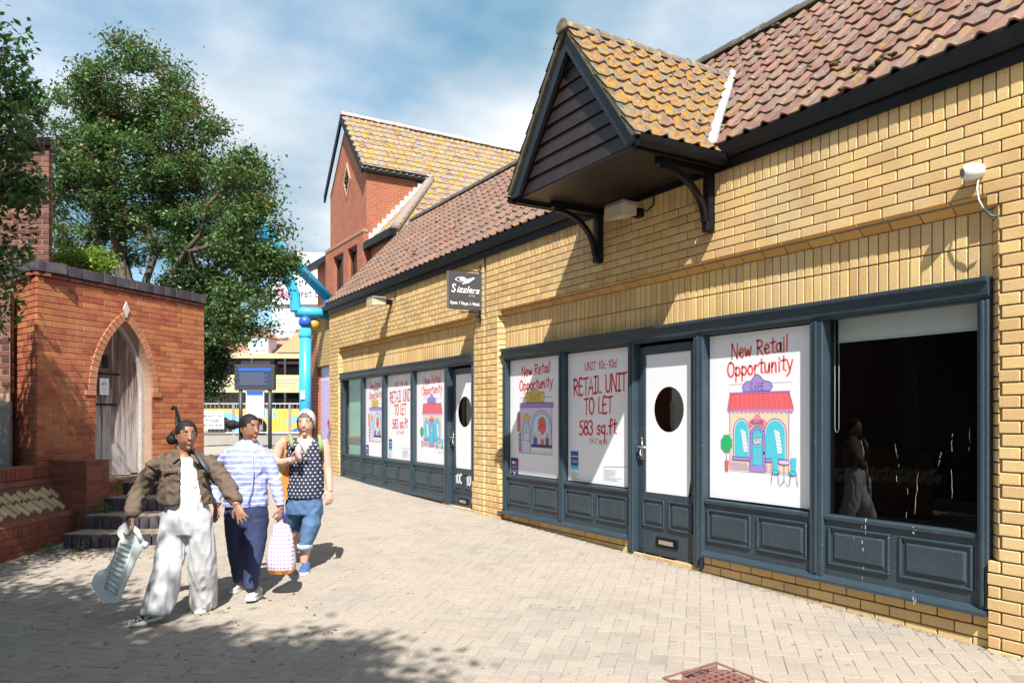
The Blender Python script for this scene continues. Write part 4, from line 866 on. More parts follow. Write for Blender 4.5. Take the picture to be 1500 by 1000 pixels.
# meter cover in the paving
mc = thing('meter_cover', (3.27, 3.15, gz(3.27, 3.15)), 'rusty cast iron meter cover with square grid in the paving', 'manhole cover')
M_RUST = mat('rusty_iron', (.17, .075, .06), .75, .3, 20, .5, 120, c2=(.23, .13, .11), c2pos=(.5, .7))
def gp(x, y, h): return Vector((x, y, gz(x, y) + h))
def gbox(mb, x0, y0, x1, y1, h0, h1):
    P = [gp(x, y, h) for h in (h0, h1) for y in (y0, y1) for x in (x0, x1)]; mb.add(P, [(0, 2, 3, 1), (4, 5, 7, 6), (0, 1, 5, 4), (2, 6, 7, 3), (0, 4, 6, 2), (1, 3, 7, 5)])
mb = MB(); gbox(mb, 3.055, 2.935, 3.485, 3.355, -.05, -.004); mb.build('plate', mat('iron_recess', (.06, .03, .026), .8, .3, 20, .4, 90), mc)
mb = MB()
for (a, b, c_, d) in ((3.05, 2.93, 3.49, 2.955), (3.05, 3.335, 3.49, 3.36), (3.05, 2.955, 3.07, 3.335), (3.47, 2.955, 3.49, 3.335)): gbox(mb, a, b, c_, d, -.02, .004)
mb.build('rim', M_RUST, mc)
mb = MB(); gbox(mb, 3.085, 3.245, 3.455, 3.325, -.01, .0)
for i in range(8): gbox(mb, 3.085 + i * .0495, 2.97, 3.085 + i * .0495 + .024, 3.245, -.01, .0)
for j in range(6): gbox(mb, 3.0852, 2.97 + j * .048, 3.4548, 2.97 + j * .048 + .022, -.01, .0006)
mb.build('grid', M_RUST, mc)
f = Flat(lambda u, v, L: gp(3.27 + u, 3.285 + v, .0012)); f.text('METER', 0, -.02, .042, M_BLACK, .16, width=.19); f.build('lettering', mc)

g = np.random.default_rng(77); YY = g.uniform(2.3, 15.4, 900); XX = 5.03 - np.abs(g.normal(0, .045, 900)); XX = np.where((YY > 2.55) & (YY < 15.0), XX, XX - .05)
GRIT = np.stack([XX, YY, np.array([gz(a, b) + .003 for a, b in zip(XX, YY)])], 1)
# ------------------------------------------------------------------ red brick garden wall with the pointed doorway
P1 = Vector((-.15, 11.19, 0)); e = Vector((.770, .638, 0)).normalized(); nW = Vector((e.y, -e.x, 0)); WLEN = 2.96; WZ = 3.20
gw = thing('garden_wall', (.9, 12.0, 0), 'orange red brick wall with pointed arch doorway and dark brick coping', 'wall')
UC, HWD, ZSP, ZAP, ZDB = 1.375, .49, 1.80, 2.80, .60
AC = ((ZAP - ZSP) ** 2 - HWD ** 2) / (2 * HWD); AR = AC + HWD
def arch_half(z, extra=0.0):
    """half width of the pointed opening at height z"""
    if z <= ZSP: return HWD + extra
    q = (AR + extra) ** 2 - (z - ZSP) ** 2
    return math.sqrt(q) - AC if q > 0 else -1
wb = []
def clip_arch(a, b, z0, z1):
    if z0 < ZDB - .03: return [(a, b)]
    h = max(arch_half(z0, .055), arch_half(z1, .055)) if z1 > ZSP else HWD
    if h <= 0: return [(a, b)]
    l, r_ = UC - h, UC + h; out = []
    if a < l: out.append((a, min(b, l)))
    if b > r_: out.append((max(a, r_), b))
    return out
rows_of_bricks(wb, P1, e, nW, 0.010, WLEN, -.2, WZ, course=.0775, clip=clip_arch, depth=.045)
eL = Vector((-.32, .947, 0)).normalized()
nL = Vector((-.947, -.32, 0)).normalized()
rows_of_bricks(wb, P1, eL, nL, 0.012, 1.6, -.2, WZ, course=.0775, phase=1, depth=.03)
emit(wb, 'brick', 'brickwork', M_RB, gw, 300)
# voussoirs of the arch
vo = []
for sg in (1, -1):
    a_end = math.atan2(ZAP - ZSP, AC); n = 15; t1 = math.acos(AC / (AR + .055))
    for k in range(n):
        t = (k + .5) / n * t1; rad = Vector((math.cos(t) * sg, 0, math.sin(t))); cu = UC - sg * AC + (AR + .06) * math.cos(t) * sg; cz = ZSP + (AR + .06) * math.sin(t)
        R3 = e * rad.x + Vector((0, 0, rad.z)); T3 = R3.cross(nW)
        kk = brick_mesh((.115, .13, (AR + .06) * t1 / n - .008)); vo.append((kk, [[R3.x, nW.x, T3.x], [R3.y, nW.y, T3.y], [R3.z, nW.z, T3.z]], P1 + e * cu + nW * -.048 + Vector((0, 0, cz))))
    kk = brick_mesh((.17, .13, .065)); vo.append((kk, [[e.x, nW.x, 0], [e.y, nW.y, 0], [0, 0, 1]], P1 + e * (UC + sg * (HWD + .09)) + nW * -.048 + Vector((0, 0, ZSP - .03))))
emit(vo, 'arch_brick', 'arch_ring', mat('arch_brick', (.40, .17, .09), .85, .2, 7, .4, 70, island=.15), gw, 300)
kc = P1 + e * UC + nW * .012 + Vector((0, 0, ZAP + .16))
MB().prism([kc + Vector((0, 0, .11)), kc + e * .055, kc + Vector((0, 0, -.12)), kc - e * .055], nW * .02).build('keystone', mat('pale_stone', (.52, .47, .40), .9, .15, 20, .3, 80), gw)
mm = MB(); TH = .34
def uz(u, z, d=0.0): return P1 + e * u + nW * d + Vector((0, 0, z))
def slab(u0, u1, z0, z1): mm.prism([uz(u0, z0, -.009), uz(u1, z0, -.009), uz(u1, z1, -.009), uz(u0, z1, -.009)], -nW * (TH - .009))
slab(0.17, UC - HWD, -.3, ZSP); mm.prism([uz(.035, -.3, -.009), uz(.17, -.3, -.009), uz(.17, WZ, -.009), uz(.035, WZ, -.009)], -nW * .03); slab(UC + HWD, WLEN - .004, -.3, ZSP); slab(UC - HWD, UC + HWD, -.3, ZDB)
N = 14
for sg in (1, -1):
    pts = [(UC + sg * arch_half(ZSP + (ZAP - ZSP) * k / N), ZSP + (ZAP - ZSP) * k / N) for k in range(N + 1)]
    edge = 0.17 if sg < 0 else WLEN - .004
    for k in range(N):
        (u0, z0), (u1, z1) = pts[k], pts[k + 1]; P = [uz(u0, z0, -.009), uz(edge, z0, -.009), uz(edge, z1, -.009), uz(u1, z1, -.009)]; mm.prism(P, -nW * (TH - .009))
slab(0.17, WLEN - .004, ZAP, WZ)
mm.prism([P1 + eL * .06 + Vector((0, 0, -.3)) - nL * .009, P1 + eL * 1.6 + Vector((0, 0, -.3)) - nL * .009, P1 + eL * 1.6 + Vector((0, 0, WZ)) - nL * .009, P1 + eL * .06 + Vector((0, 0, WZ)) - nL * .009], -nL * .045)
mm.build('mortar', M_RM, gw)
# coping: moulded course and a row of dark bricks on end
cpn = []
def coping(Pb, ee, nn, L):
    rows_of_bricks(cpn_r, Pb, ee, nn, 0, L, WZ + .004, WZ + .055, course=.06, face=.022, depth=.2)
    soldiers(cpn, Pb, ee, nn, 0, L, WZ + .06, WZ + .20, w=.108, depth=.40, face=.04)
cpn_r = []
coping(P1, e, nW, WLEN); coping(P1, eL, nL, 1.6)
emit(cpn_r, 'moulded_brick', 'moulded_course', M_PB, gw, 300); emit(cpn, 'coping_brick', 'coping', M_BB, gw, 300)
# plank door
gdr = part_root('door', gw, uz(UC, ZDB, -.22)); npk = 7; pw = 2 * HWD / npk
M_PLANK = mat('weathered_plank', (.13, .07, .06), .9, .35, 18, .5, 60, island=.3, c2=(.44, .40, .385), c2pos=(.40, .60), c2scale=22, stretch=(1, 1, .07))
# bare silvered timber low down where the paint has weathered off, brown paint left higher up
_n, _l = M_PLANK.node_tree.nodes, M_PLANK.node_tree.links
_rp = [q for q in _n if q.type == 'VALTORGB'][0]; _src = _rp.inputs[0].links[0].from_socket
_g = _n.new('ShaderNodeNewGeometry'); _s = _n.new('ShaderNodeSeparateXYZ'); _l.new(_g.outputs['Position'], _s.inputs[0])
_mr = _n.new('ShaderNodeMapRange'); _mr.inputs[1].default_value = .7; _mr.inputs[2].default_value = 2.1; _mr.inputs[3].default_value = .16; _mr.inputs[4].default_value = -.12; _l.new(_s.outputs[2], _mr.inputs[0])
_ad = _n.new('ShaderNodeMath'); _ad.operation = 'ADD'; _l.new(_src, _ad.inputs[0]); _l.new(_mr.outputs[0], _ad.inputs[1]); _l.new(_ad.outputs[0], _rp.inputs[0])
for i in range(npk):
    u0 = UC - HWD + i * pw + .003; u1 = u0 + pw - .006
    zt = [min(ZSP + math.sqrt(max(0, AR ** 2 - (abs(u - UC) + AC) ** 2)), ZAP) for u in (u0, (u0 + u1) / 2, u1)]
    MB().prism([uz(u0, ZDB + .03, -.20 - .004 * (i % 2)), uz(u1, ZDB + .03, -.20 - .004 * (i % 2)), uz(u1, zt[2], -.20 - .004 * (i % 2)), uz((u0 + u1) / 2, zt[1], -.20 - .004 * (i % 2)), uz(u0, zt[0], -.20 - .004 * (i % 2))], -nW * .03).build('plank', M_PLANK, gdr)
fr_ = MB()
pts = [(UC + HWD, ZDB)] + [(UC + arch_half(ZSP + (ZAP - ZSP) * k / N), ZSP + (ZAP - ZSP) * k / N) for k in range(N + 1)]
for k in range(len(pts) - 1):
    (u0, z0), (u1, z1) = pts[k], pts[k + 1]; w_ = .055
    fr_.prism([uz(u0, z0, -.14), uz(u1, z1, -.14), uz(max(u1 - w_, UC), z1, -.14), uz(max(u0 - w_, UC), z0, -.14)], -nW * .09)
fr_.build('door_frame', mat('pale_timber', (.40, .36, .33), .85, .3, 16, .4, 50), gdr)
hg = MB(); hg.obox(uz(UC - .13, 1.62, -.195), e, nW, (0, 0, 1), (.17, .006, .014)); hg.build('strap_hinge', M_BLACK, gdr); hg = MB(); hg.obox(uz(UC - .1, 2.05, -.195), e, nW, (0, 0, 1), (.2, .006, .012)); hg.build('strap_hinge', M_BLACK, gdr)
MB().obox(uz(UC - .16, 2.22, -.192), e, nW, (0, 0, 1), (.045, .008, .09)).build('grille', M_BLACK, gdr)
MB().obox(uz(UC - .18, 1.87, -.190), e, nW, (0, 0, 1), (.075, .004, .115)).build('warning_sign', M_WHITE, gdr)
f = Flat(lambda u, v, L: uz(UC - .18 + u, 1.87 + v, -.1855 + L * .0002)); f.outline([(-.045, .02), (.045, .02), (0, .095)], I_BLK, .008); f.line([(-.02, .035), (.0, .05), (.02, .04)], I_BLK, .012)
for k in range(3): f.line([(-.045 + .01 * k, -.02 - k * .027), (.045 - .01 * k, -.02 - k * .027)], I_GREY, .009)
f.build('warning_print', gdr)
# ------------------------------------------------------------------ dark brick steps
st = thing('curved_steps', (.9, 10.5, 0), 'curved steps of dark brick with buff treads below the arched door', 'steps')
SC = Vector((1.65, 11.95, 0)); zst = [-.07, .10, .265, .43, .59]
sb = []; tr = MB()
for s in range(4):
    Rr = 2.33 - s * .40; a0, a1 = R([229, 228, 226, 222][s]), R([265, 264, 263, 262][s]); L = Rr * (a1 - a0); n = int(L / .108)
    for k in range(n):
        t = a0 + (k + .5) * (a1 - a0) / n; d = Vector((math.cos(t), math.sin(t), 0)); tg = Vector((-d.y, d.x, 0)); kk = brick_mesh((.100, .21, zst[s + 1] - zst[s] + (.05 if s == 0 else -.005)), .008)
        sb.append((kk, [[tg.x, d.x, 0], [tg.y, d.y, 0], [0, 0, 1]], SC + d * (Rr - .105) + Vector((0, 0, (zst[s] + zst[s + 1]) / 2 - (.025 if s == 0 else 0)))))
    ar = [SC + Vector((math.cos(a0 + (a1 - a0) * k / 12), math.sin(a0 + (a1 - a0) * k / 12), 0)) * (Rr - .012) for k in range(13)]
    ar2 = [SC + Vector((math.cos(a0 + (a1 - a0) * k / 12), math.sin(a0 + (a1 - a0) * k / 12), 0)) * .3 for k in range(13)]
    for k in range(12): tr.prism([p + Vector((0, 0, zst[s + 1] - .03)) for p in (ar[k], ar[k + 1], ar2[k + 1], ar2[k])], (0, 0, .034 + s * .0005))
emit(sb, 'step_brick', 'step_edging', M_BB, st, 300)
tr.build('tread', mat('step_tread', (.26, .20, .145), .92, .3, 9, .5, 60), st)
# ------------------------------------------------------------------ low planter wall with sloped buff brick pattern, and its pier
pw_ = thing('planter_wall', (-.6, 10.0, 0), 'low dark red brick planter wall with buff brick pattern on its sloping face', 'wall')
B0 = Vector((.36, 11.0, 0)); dv = (Vector((-.45, 9.71, 0)) - Vector((.41, 11.1, 0))).normalized(); nP = Vector((-dv.y, dv.x, 0)); PL = 4.6
def pz(s, d, z): return B0 + dv * s + nP * d + Vector((0, 0, z))
Z1, Z2, Z3, SD = .24, .70, .86, -.40
core = MB(); core.prism([pz(0, -.006, -.3), pz(0, -.006, Z1), pz(0, SD - .006, Z2 - .004), pz(0, SD - .006, Z3 - .05), pz(0, SD - .3, Z3 - .05), pz(0, SD - .3, -.3)], dv * PL); core.build('mortar', mat('sooty_mortar', (.13, .055, .038), .95, .2, 20, .3, 90), pw_)
pb = []
rows_of_bricks(pb, B0, dv, nP, 0, PL, -.2, Z1 - .11, course=.0775); soldiers(pb, B0, dv, nP, 0, PL, Z1 - .11, Z1, w=.078)
soldiers(pb, B0 + nP * SD, dv, nP, 0, PL, Z2, Z3 - .005, w=.078, depth=.25, face=.012)
sv = Vector((0, 0, Z2 - Z1)) + nP * SD; sn = sv.normalized(); nn_ = dv.cross(sn); nn_ = nn_ if nn_.z > 0 else -nn_
yb = []; SL = sv.length
def on_slope(lst, s, q, ang, L, W_): 
    a = (dv * math.cos(ang) + sn * math.sin(ang)).normalized(); b = nn_.cross(a); kk = brick_mesh((L - .008, W_ - .008, .04), .005); lst.append((kk, [[a.x, b.x, nn_.x], [a.y, b.y, nn_.y], [a.z, b.z, nn_.z]], pz(0, 0, Z1) + dv * s + sn * q - nn_ * .012))
nn2 = int(PL / .225)
for i in range(nn2):
    for q in (.05, SL - .05): on_slope(pb, (i + .5) * .225, q, 0, .225, .09)
for i in range(int(PL / .105) - 3):
    on_slope(yb, .30 + i * .112, .21 + (.04 if i % 2 else .0), R(60), .19, .098); on_slope(yb, .30 + i * .112 - .075, .36 + (.04 if i % 2 else .0), R(60), .14, .098)
emit(pb, 'brick', 'brickwork', M_PB, pw_, 300); emit(yb, 'buff_brick', 'buff_pattern', M_BUFF, pw_, 300)
soil = MB(); soil.prism([pz(0, SD - .3, Z3 - .12), pz(PL, SD - .3, Z3 - .12), pz(PL, SD - 3.6, Z3 - .06), pz(0, SD - 1.0, Z3 - .06)], (0, 0, -.3)); soil.build('soil', mat('dark_soil', (.05, .038, .025), .95, .4, 8, .8, 40), pw_)
pr_ = thing('wall_pier', (.4, 11.0, 0), 'short square dark red brick pier at the end of the planter wall', 'pier')
pc = at_depth(127, 610, 9.35); pc.z = 0; fA = Vector((.80, .60, 0)); fB = Vector((-.60, .80, 0)); fA = e.copy(); fB = Vector((-e.y, e.x, 0)); prb = []
rows_of_bricks(prb, pc, fA, -fB, 0, .34, .08, .90, course=.0775); rows_of_bricks(prb, pc, fB, -fA, 0, .62, .08, .90, course=.0775, phase=1)
emit(prb, 'brick', 'brickwork', M_PB, pr_, 300)
mb = MB(); mb.prism([pc + fA * .008 + fB * .008 + Vector((0, 0, -.1)), pc + fA * .34 + fB * .008 + Vector((0, 0, -.1)), pc + fA * .34 + fB * .62 + Vector((0, 0, -.1)), pc + fA * .008 + fB * .62 + Vector((0, 0, -.1))], (0, 0, .985)); mb.build('mortar', M_YM, pr_)
mb = MB(); mb.prism([pc + Vector((0, 0, .89)) - fA * .004 - fB * .004, pc + fA * .345 - fB * .004 + Vector((0, 0, .89)), pc + fA * .345 + fB * .62 + Vector((0, 0, .89)), pc + fB * .62 - fA * .004 + Vector((0, 0, .89))], (0, 0, .02)); mb.build('cap', M_PB, pr_)
# ------------------------------------------------------------------ dark brick chapel wall and its near pier at the left edge
ct_ = thing('chapel_wall', (-.7, 12.8, 0), 'tall dark multicoloured brick wall rising behind the garden wall', 'wall')
RR = Vector((R2[0], R2[1], 0)); AA = Vector((A2[0], A2[1], 0)); tc_ = at_depth(72, 610, 11.6); tc_.z = 0; tb = []
rows_of_bricks(tb, tc_, -RR, -AA, 0, 2.0, 2.4, 5.55, course=.0785)
M_MULTI = mat('multi_dark_brick', (.135, .055, .04), .85, .25, 7, .4, 70, island=.55, hue=.04)
emit(tb, 'brick', 'brickwork', M_MULTI, ct_, 300)
LS = (AA * .84 - RR * .54).normalized(); mb = MB(); mb.prism([tc_ + AA * .008 - RR * .01, tc_ - RR * 2 + AA * .008, tc_ - RR * 2 + LS * 1.2, tc_ + LS * 1.2 - RR * .01], (0, 0, 5.55)); mb.build('mortar', M_RM, ct_)
mb = MB(); mb.prism([tc_ + RR * .05 - AA * .05, tc_ - RR * 2 - AA * .05, tc_ - RR * 2 + LS * 1.2, tc_ + LS * 1.2 + RR * .05], (0, 0, .12)); mb.v = [(a, b, c + 5.55) for a, b, c in mb.v]; mb.build('coping', M_BLACK, ct_)
np_ = thing('brick_pier', (-.5, 10.6, 0), 'dark brick pier with pale stone base at the left edge', 'pier')
q0 = at_depth(14, 610, 9.75); q0.z = 0; tb = []; rows_of_bricks(tb, q0, -RR, -AA, 0, .5, 1.75, 3.15, course=.0785); emit(tb, 'brick', 'brickwork', M_MULTI, np_, 300)
mb = MB(); mb.prism([q0 + AA * .008, q0 - RR * .5 + AA * .008, q0 - RR * .5 + LS * .4, q0 + LS * .4 - RR * .01], (0, 0, 3.15)); mb.build('mortar', M_RM, np_)
mb = MB(); mb.prism([q0 - AA * .05 + RR * .03 + Vector((0, 0, .6)), q0 - RR * .5 - AA * .05 + Vector((0, 0, .6)), q0 - RR * .5 - AA * .05 + Vector((0, 0, 1.72)), q0 - AA * .05 + RR * .03 + Vector((0, 0, 1.64))], AA * .055); mb.build('stone_base', M_CONC, np_)

# ------------------------------------------------------------------ red brick tower house behind the shop roof
M_TWB = brick_tex('tower_brick', (.36, .10, .045), (.30, .085, .04), (.34, .22, .16), .225, .078)
tw = thing('tower_house', (9.5, 23.6, 0), 'tall red brick house with steep gable, diamond vent and lichen covered roof', 'building')
TX, TYA, TYB, TYC, TZE, TZR = 8.15, 21.95, 25.4, 23.75, 8.95, 11.05; XB = 10.25
m_ = MB(); m_.prism([(TX, TYA, 7.0), (TX, TYB, 7.0), (TX, TYB, TZE), (TX, TYC, TZR - .1), (TX, TYA, TZE)], (8, 0, 0)); m_.build('upper_wall', M_TWB, tw)
m_ = MB()
WIN = ((24.72, 23.70), (23.30, 22.42))
ysg = [TYA - .06, 22.42, 23.30, 23.70, 24.72, TYB + .15]
for k in range(0, 6, 2): m_.box((TX - .12, ysg[k], 0), (TX + .3, ysg[k + 1], 7.0))
for (b, a) in WIN: m_.box((TX - .12, a, 0), (TX + .3, b, 5.2)); m_.box((TX - .12, a, 6.72), (TX + .3, b, 7.0))
m_.box((TX + .3, TYA - .06, 0), (16, TYB + .15, 7.0)); m_.build('lower_wall', M_TWB, tw)
MB().box((TX - .14, TYA - .08, 6.98), (TX + .02, TYB + .17, 7.08)).build('string_course', mat('brick_band', (.34, .19, .12), .9, .15, 8), tw)
M_FRAME = mat('brown_window_frame', (.06, .03, .025), .5, .1, 8)
for (b, a) in WIN:
    wn_ = part_root('window', tw, (TX, (a + b) / 2, 6)); MB().box((TX + .04, a + .04, 5.22), (TX + .05, b - .04, 6.70)).build('pane', glass('far_glass_%d' % int(a), (.35, .4, .45), 2.2), wn_)
    m_ = MB(); m_.box((TX, a, 5.2), (TX + .08, a + .07, 6.72)); m_.box((TX, b - .07, 5.2), (TX + .08, b, 6.72)); m_.box((TX + .002, a + .07, 6.62), (TX + .078, b - .07, 6.72)); m_.box((TX + .002, a + .07, 5.2), (TX + .078, b - .07, 5.28)); m_.build('frame', M_FRAME, wn_)
vt = part_root('vent', tw, (TX, 23.6, 8.95)); vy, vz = 23.66, 8.98
m_ = MB()
dm = [(vy - .33, vz), (vy, vz + .58), (vy + .33, vz), (vy, vz - .58)]; di = [(vy - .25, vz), (vy, vz + .44), (vy + .25, vz), (vy, vz - .44)]
for k in range(4): a, b, c_, d = dm[k], dm[(k + 1) % 4], di[(k + 1) % 4], di[k]; m_.prism([(TX - .04, *a), (TX - .04, *b), (TX - .04, *c_), (TX - .04, *d)], (.05, 0, 0))
m_.build('surround', mat('buff_surround', (.42, .27, .15), .9, .1, 8), vt)
MB().prism([(TX - .005, *p) for p in di], (.01, 0, 0)).build('opening', M_BLACK, vt)
for k in range(5): z = vz - .3 + k * .15; hw_ = .25 * (1 - abs(z - vz) / .44); MB().box((TX - .03, vy - hw_, z - .02), (TX - .004, vy + hw_, z + .02)).build('louvre', M_FRAME, vt)
bd = MB()
for sg, ye in ((1, TYA), (-1, TYB)):
    s_ = (ye - TYC) / (TZE - TZR); P = [(TX - .2, TYC, TZR + .08), (TX - .2, ye + (ye - TYC) * .06, TZE - .02), (TX - .2, ye + (ye - TYC) * .06, TZE - .26), (TX - .2, TYC, TZR - .22)]; bd.prism(P, (.06, 0, 0))
bd.build('barge_board', M_BLACK, tw)
MB().box((TX - .16, TYA - .16, TZE - .17), (XB + .05, TYA - .04, TZE + .02)).build('eaves_board', M_BLACK, tw)
tt = []; sT = Vector((0, TYC - TYA, TZR - TZE)); sTn = sT.normalized(); exy = 2.9
# upper slope over the gable bay; beyond the bay it sweeps on down to a lower eave
tiles(tt, (TX - .2, TYA - .12, TZE - .10), (1, 0, 0), sT, XB - TX + .25, sT.length + .15, .21, .30)
low = 7.0; Pl = Vector((XB, TYC, TZR)) - sTn * (sT.length + low)
hip_x = lambda z: 8.35 + (z - 6.65) * (XB - 8.35) / (TZE - 6.65)
tiles(tt, Pl, (1, 0, 0), sT, 12, sT.length + low, .21, .30, lambda c: True)
m_ = MB()
def rp(x, t): return Vector((x, TYC, TZR)) - sTn * t
# west-facing skirt roof beside the bay, meeting the long slope on a hip
q = (6.65 - TZE) / (TZR - TZE); ty = TYA + (TYC - TYA) * q
hipA, hipB = Vector((8.2, ty - .1, 6.62)), Vector((XB, TYA - .05, TZE - .1))
m_.poly([hipA, hipB, Vector((XB, TYA + .0, TZE - .1)), Vector((8.2, TYA, 6.62))]); m_.poly([rp(XB, sT.length), rp(8.2, sT.length + (TZE - 6.62) / sTn.z), rp(8.2, sT.length + low), rp(XB, sT.length + low)])
m_.build('skirt_roof', M_TILEF, tw)
tiles(tt, (8.2, TYA, 6.64), (0, -1, 0), (XB - 8.2, 0, TZE - 6.72), TYA - hipA.y, (Vector((XB, 0, TZE)) - Vector((8.2, 0, 6.7))).length, .21, .30, lambda c: (c.y - hipA.y) / (TYA - hipA.y) > (c.x - 8.2) / (XB - 8.2) - .04)
tiles(tt, rp(8.2, sT.length + low), (1, 0, 0), sT, XB - 8.2, low, .21, .30, lambda c: (c.x - 8.2) / (XB - 8.2) > (c.z - 6.65) / (TZE - 6.72))
emit(tt, 'roof_tile', 'roof_tiling', M_TILEF, tw, 0)
hp = MB(); hp.tube([hipA.lerp(hipB, k / 10) + Vector((0, 0, .05)) for k in range(11)], .13, 10); hp.build('hip_tile_row', mat('hip_grey', (.24, .19, .16), .9, .3, 8, .4, 40), tw, True)
fl = MB()
for k in range(14): t = k / 14; p = Vector((8.2 + (XB - 8.2) * t, TYA - .09, 6.66 + (TZE - 6.72) * t)); fl.box((p.x, p.y, p.z), (p.x + .16, p.y + .085, p.z + .30))
fl.build('stepped_flashing', mat('white_flashing', (.72, .72, .70), .6, .1, 8), tw)
MB().box((8.02, hipA.y - .1, 6.45), (8.22, TYA - .08, 6.66)).build('skirt_eaves', M_BLACK, tw)
MB().box((8.25, hipA.y + .1, 3), (9.5, TYA - .08, 6.5)).build('skirt_wall', M_TWB, tw)
rdg = MB(); 
for k in range(26): x = TX - .2 + k * .45; rdg.loft([[(xx, TYC + .13 * math.cos(math.pi * j / 6), TZR + .02 + .13 * math.sin(math.pi * j / 6)) for j in range(7)] for xx in (x, x + .44)])
rdg.build('ridge_tile_row', mat('pale_ridge', (.42, .33, .30), .9, .3, 6, .4, 30, c2=(.7, .68, .66), c2pos=(.5, .6)), tw)
dk_ = MB(); dk_.prism([rp(TX - .15, 0), rp(TX - .15, sT.length), rp(XB, sT.length), rp(XB, sT.length + low), rp(22, sT.length + low), rp(22, 0)], Vector((0, -sTn.z, sTn.y)) * -.05); dk_.build('roof_deck', M_TILEF, tw)
# neighbour left of the tower
nb_ = thing('red_neighbour_house', (9, 30, 0), 'sliver of red brick house with tiled eave left of the tall gable', 'building')
xw = on_x(470, 390, 9.5)
MB().box((9.5, 26.5, 0), (14, 31.3, 7.6)).build('wall', M_TWB, nb_); mb = MB(); mb.prism([(9.1, 26.3, 7.6), (12.5, 26.3, 10.3), (14.6, 26.3, 7.6)], (0, 5.3, 0)); mb.build('roof', M_TILEF, nb_); MB().box((9.0, 26.3, 7.4), (9.2, 31.6, 7.62)).build('gutter', M_BLACK, nb_)
# ------------------------------------------------------------------ mural unit and red brick flank just past the shop
mu = thing('mural_unit', (5.9, 17.6, 0), 'narrow unit past the shop with purple mural shutter under yellow brick', 'building')
M_YBT = brick_tex('yellow_brick_far', (.55, .35, .14), (.50, .32, .13), (.2, .15, .1), .225, .0785)
m_ = MB(); m_.box((5.6, YE + .01, 2.66), (8, 18.5, 3.9)); m_.box((5.6, YE + .01, -.2), (8, 16.7, 2.66)); m_.box((5.75, 16.7, -.2), (8, 18.5, 2.66)); m_.build('wall', M_YBT, mu)
m_ = MB(); m_.box((5.6, 18.5, -.2), (8, 19.05, 3.9)); m_.build('flank_wall', M_TWB, mu)
MB().box((5.45, YE + .02, 3.9), (8, 19.1, 4.0)).build('roof', M_BLACK, mu)
I_PURP = ink('purple', (.34, .22, .55)); I_LAV = ink('lavender', (.55, .46, .72)); I_MAG = ink('magenta', (.62, .04, .30))
MB().box((5.70, 16.7, .0), (5.745, 18.5, 2.65)).build('mural_shutter', I_LAV, mu)
f = Flat(lambda u, v, L: (5.698 - L * .0005, 18.5 - u, v)); f.poly([(0, .2), (.5, .2), (1.2, 1.6), (.9, 1.6)], I_PURP); f.poly([(.9, .2), (1.8, .2), (1.8, 1.0), (1.3, 1.0)], I_PURP); f.poly(rect(0, 2.3, 1.8, 2.62), I_PALEL)
f.poly(circ(1.25, 1.85, .38, .42), I_MAG); f.poly(circ(1.3, 1.78, .2, .2), I_LAV); f.line([(.6, 1.3), (.9, 1.05), (1.3, .95), (1.75, .85)], I_MAG, .18, True); f.line([(.6, 1.33), (.9, 1.12), (1.3, 1.03), (1.7, .95)], I_NAVY, .05, True); f.text('Fro', 1.1, 1.65, .2, I_NAVY, .12)
f.build('mural_print', mu)
# ------------------------------------------------------------------ blue steel gateway
M_SKYB = mat('sky_blue_steel', (.045, .40, .66), .38, .1, 5, c2=(.06, .45, .70), c2pos=(.5, .7)); M_DBLUE = mat('deep_blue_steel', (.03, .12, .50), .4, .1, 6)
gt_ = thing('blue_gateway', (5.08, 17.7, gz(5.08, 17.7)), 'sky blue tubular steel gateway with curved strut rising beside the shop corner', 'gateway')
g0 = gz(5.08, 17.7); AY = 17.7
MB().tube([(5.08, AY, g0), (5.08, AY, 3.50)], .135, 20).build('post', M_SKYB, gt_, True); MB().tube([(5.08, AY, 3.30), (5.08, AY, 3.36)], .15, 20).build('collar', M_SKYB, gt_)
MB().ball((5.06, AY - .05, 3.64), .145, 18, 12).build('ball', M_DBLUE, gt_, True); MB().ball((5.30, AY + .10, 3.62), .15, 18, 12).build('ball', mat('gold_ball', (.55, .36, .06), .4, .1, 6), gt_, True)
MB().tube([(4.86, AY, 3.87), (5.66, AY, 3.87)], .125, 18).build('crossbar', M_SKYB, gt_, True)
cv = [(4.86, 3.87), (4.85, 4.10), (4.78, 4.42), (4.62, 4.75), (4.40, 5.05), (4.0, 5.45), (3.55, 5.88), (3.2, 6.2)]; cv = smooth_path(cv, 5); MB().tube([(a, AY, b) for a, b in cv], .125, 18).build('curved_strut', M_SKYB, gt_, True)
MB().tube([(5.70, AY, 4.18), (3.1, AY, 6.65)], .12, 18).build('rafter', M_SKYB, gt_, True); MB().tube([(5.62, AY, 3.9), (5.62, AY, 4.3)], .10, 14).build('stub', M_DBLUE, gt_, True)
MB().obox((5.08 - .09, AY - .125, 1.95), RR, AA, (0, 0, 1), (.045, .01, .10)).build('sticker', M_WHITE, gt_)
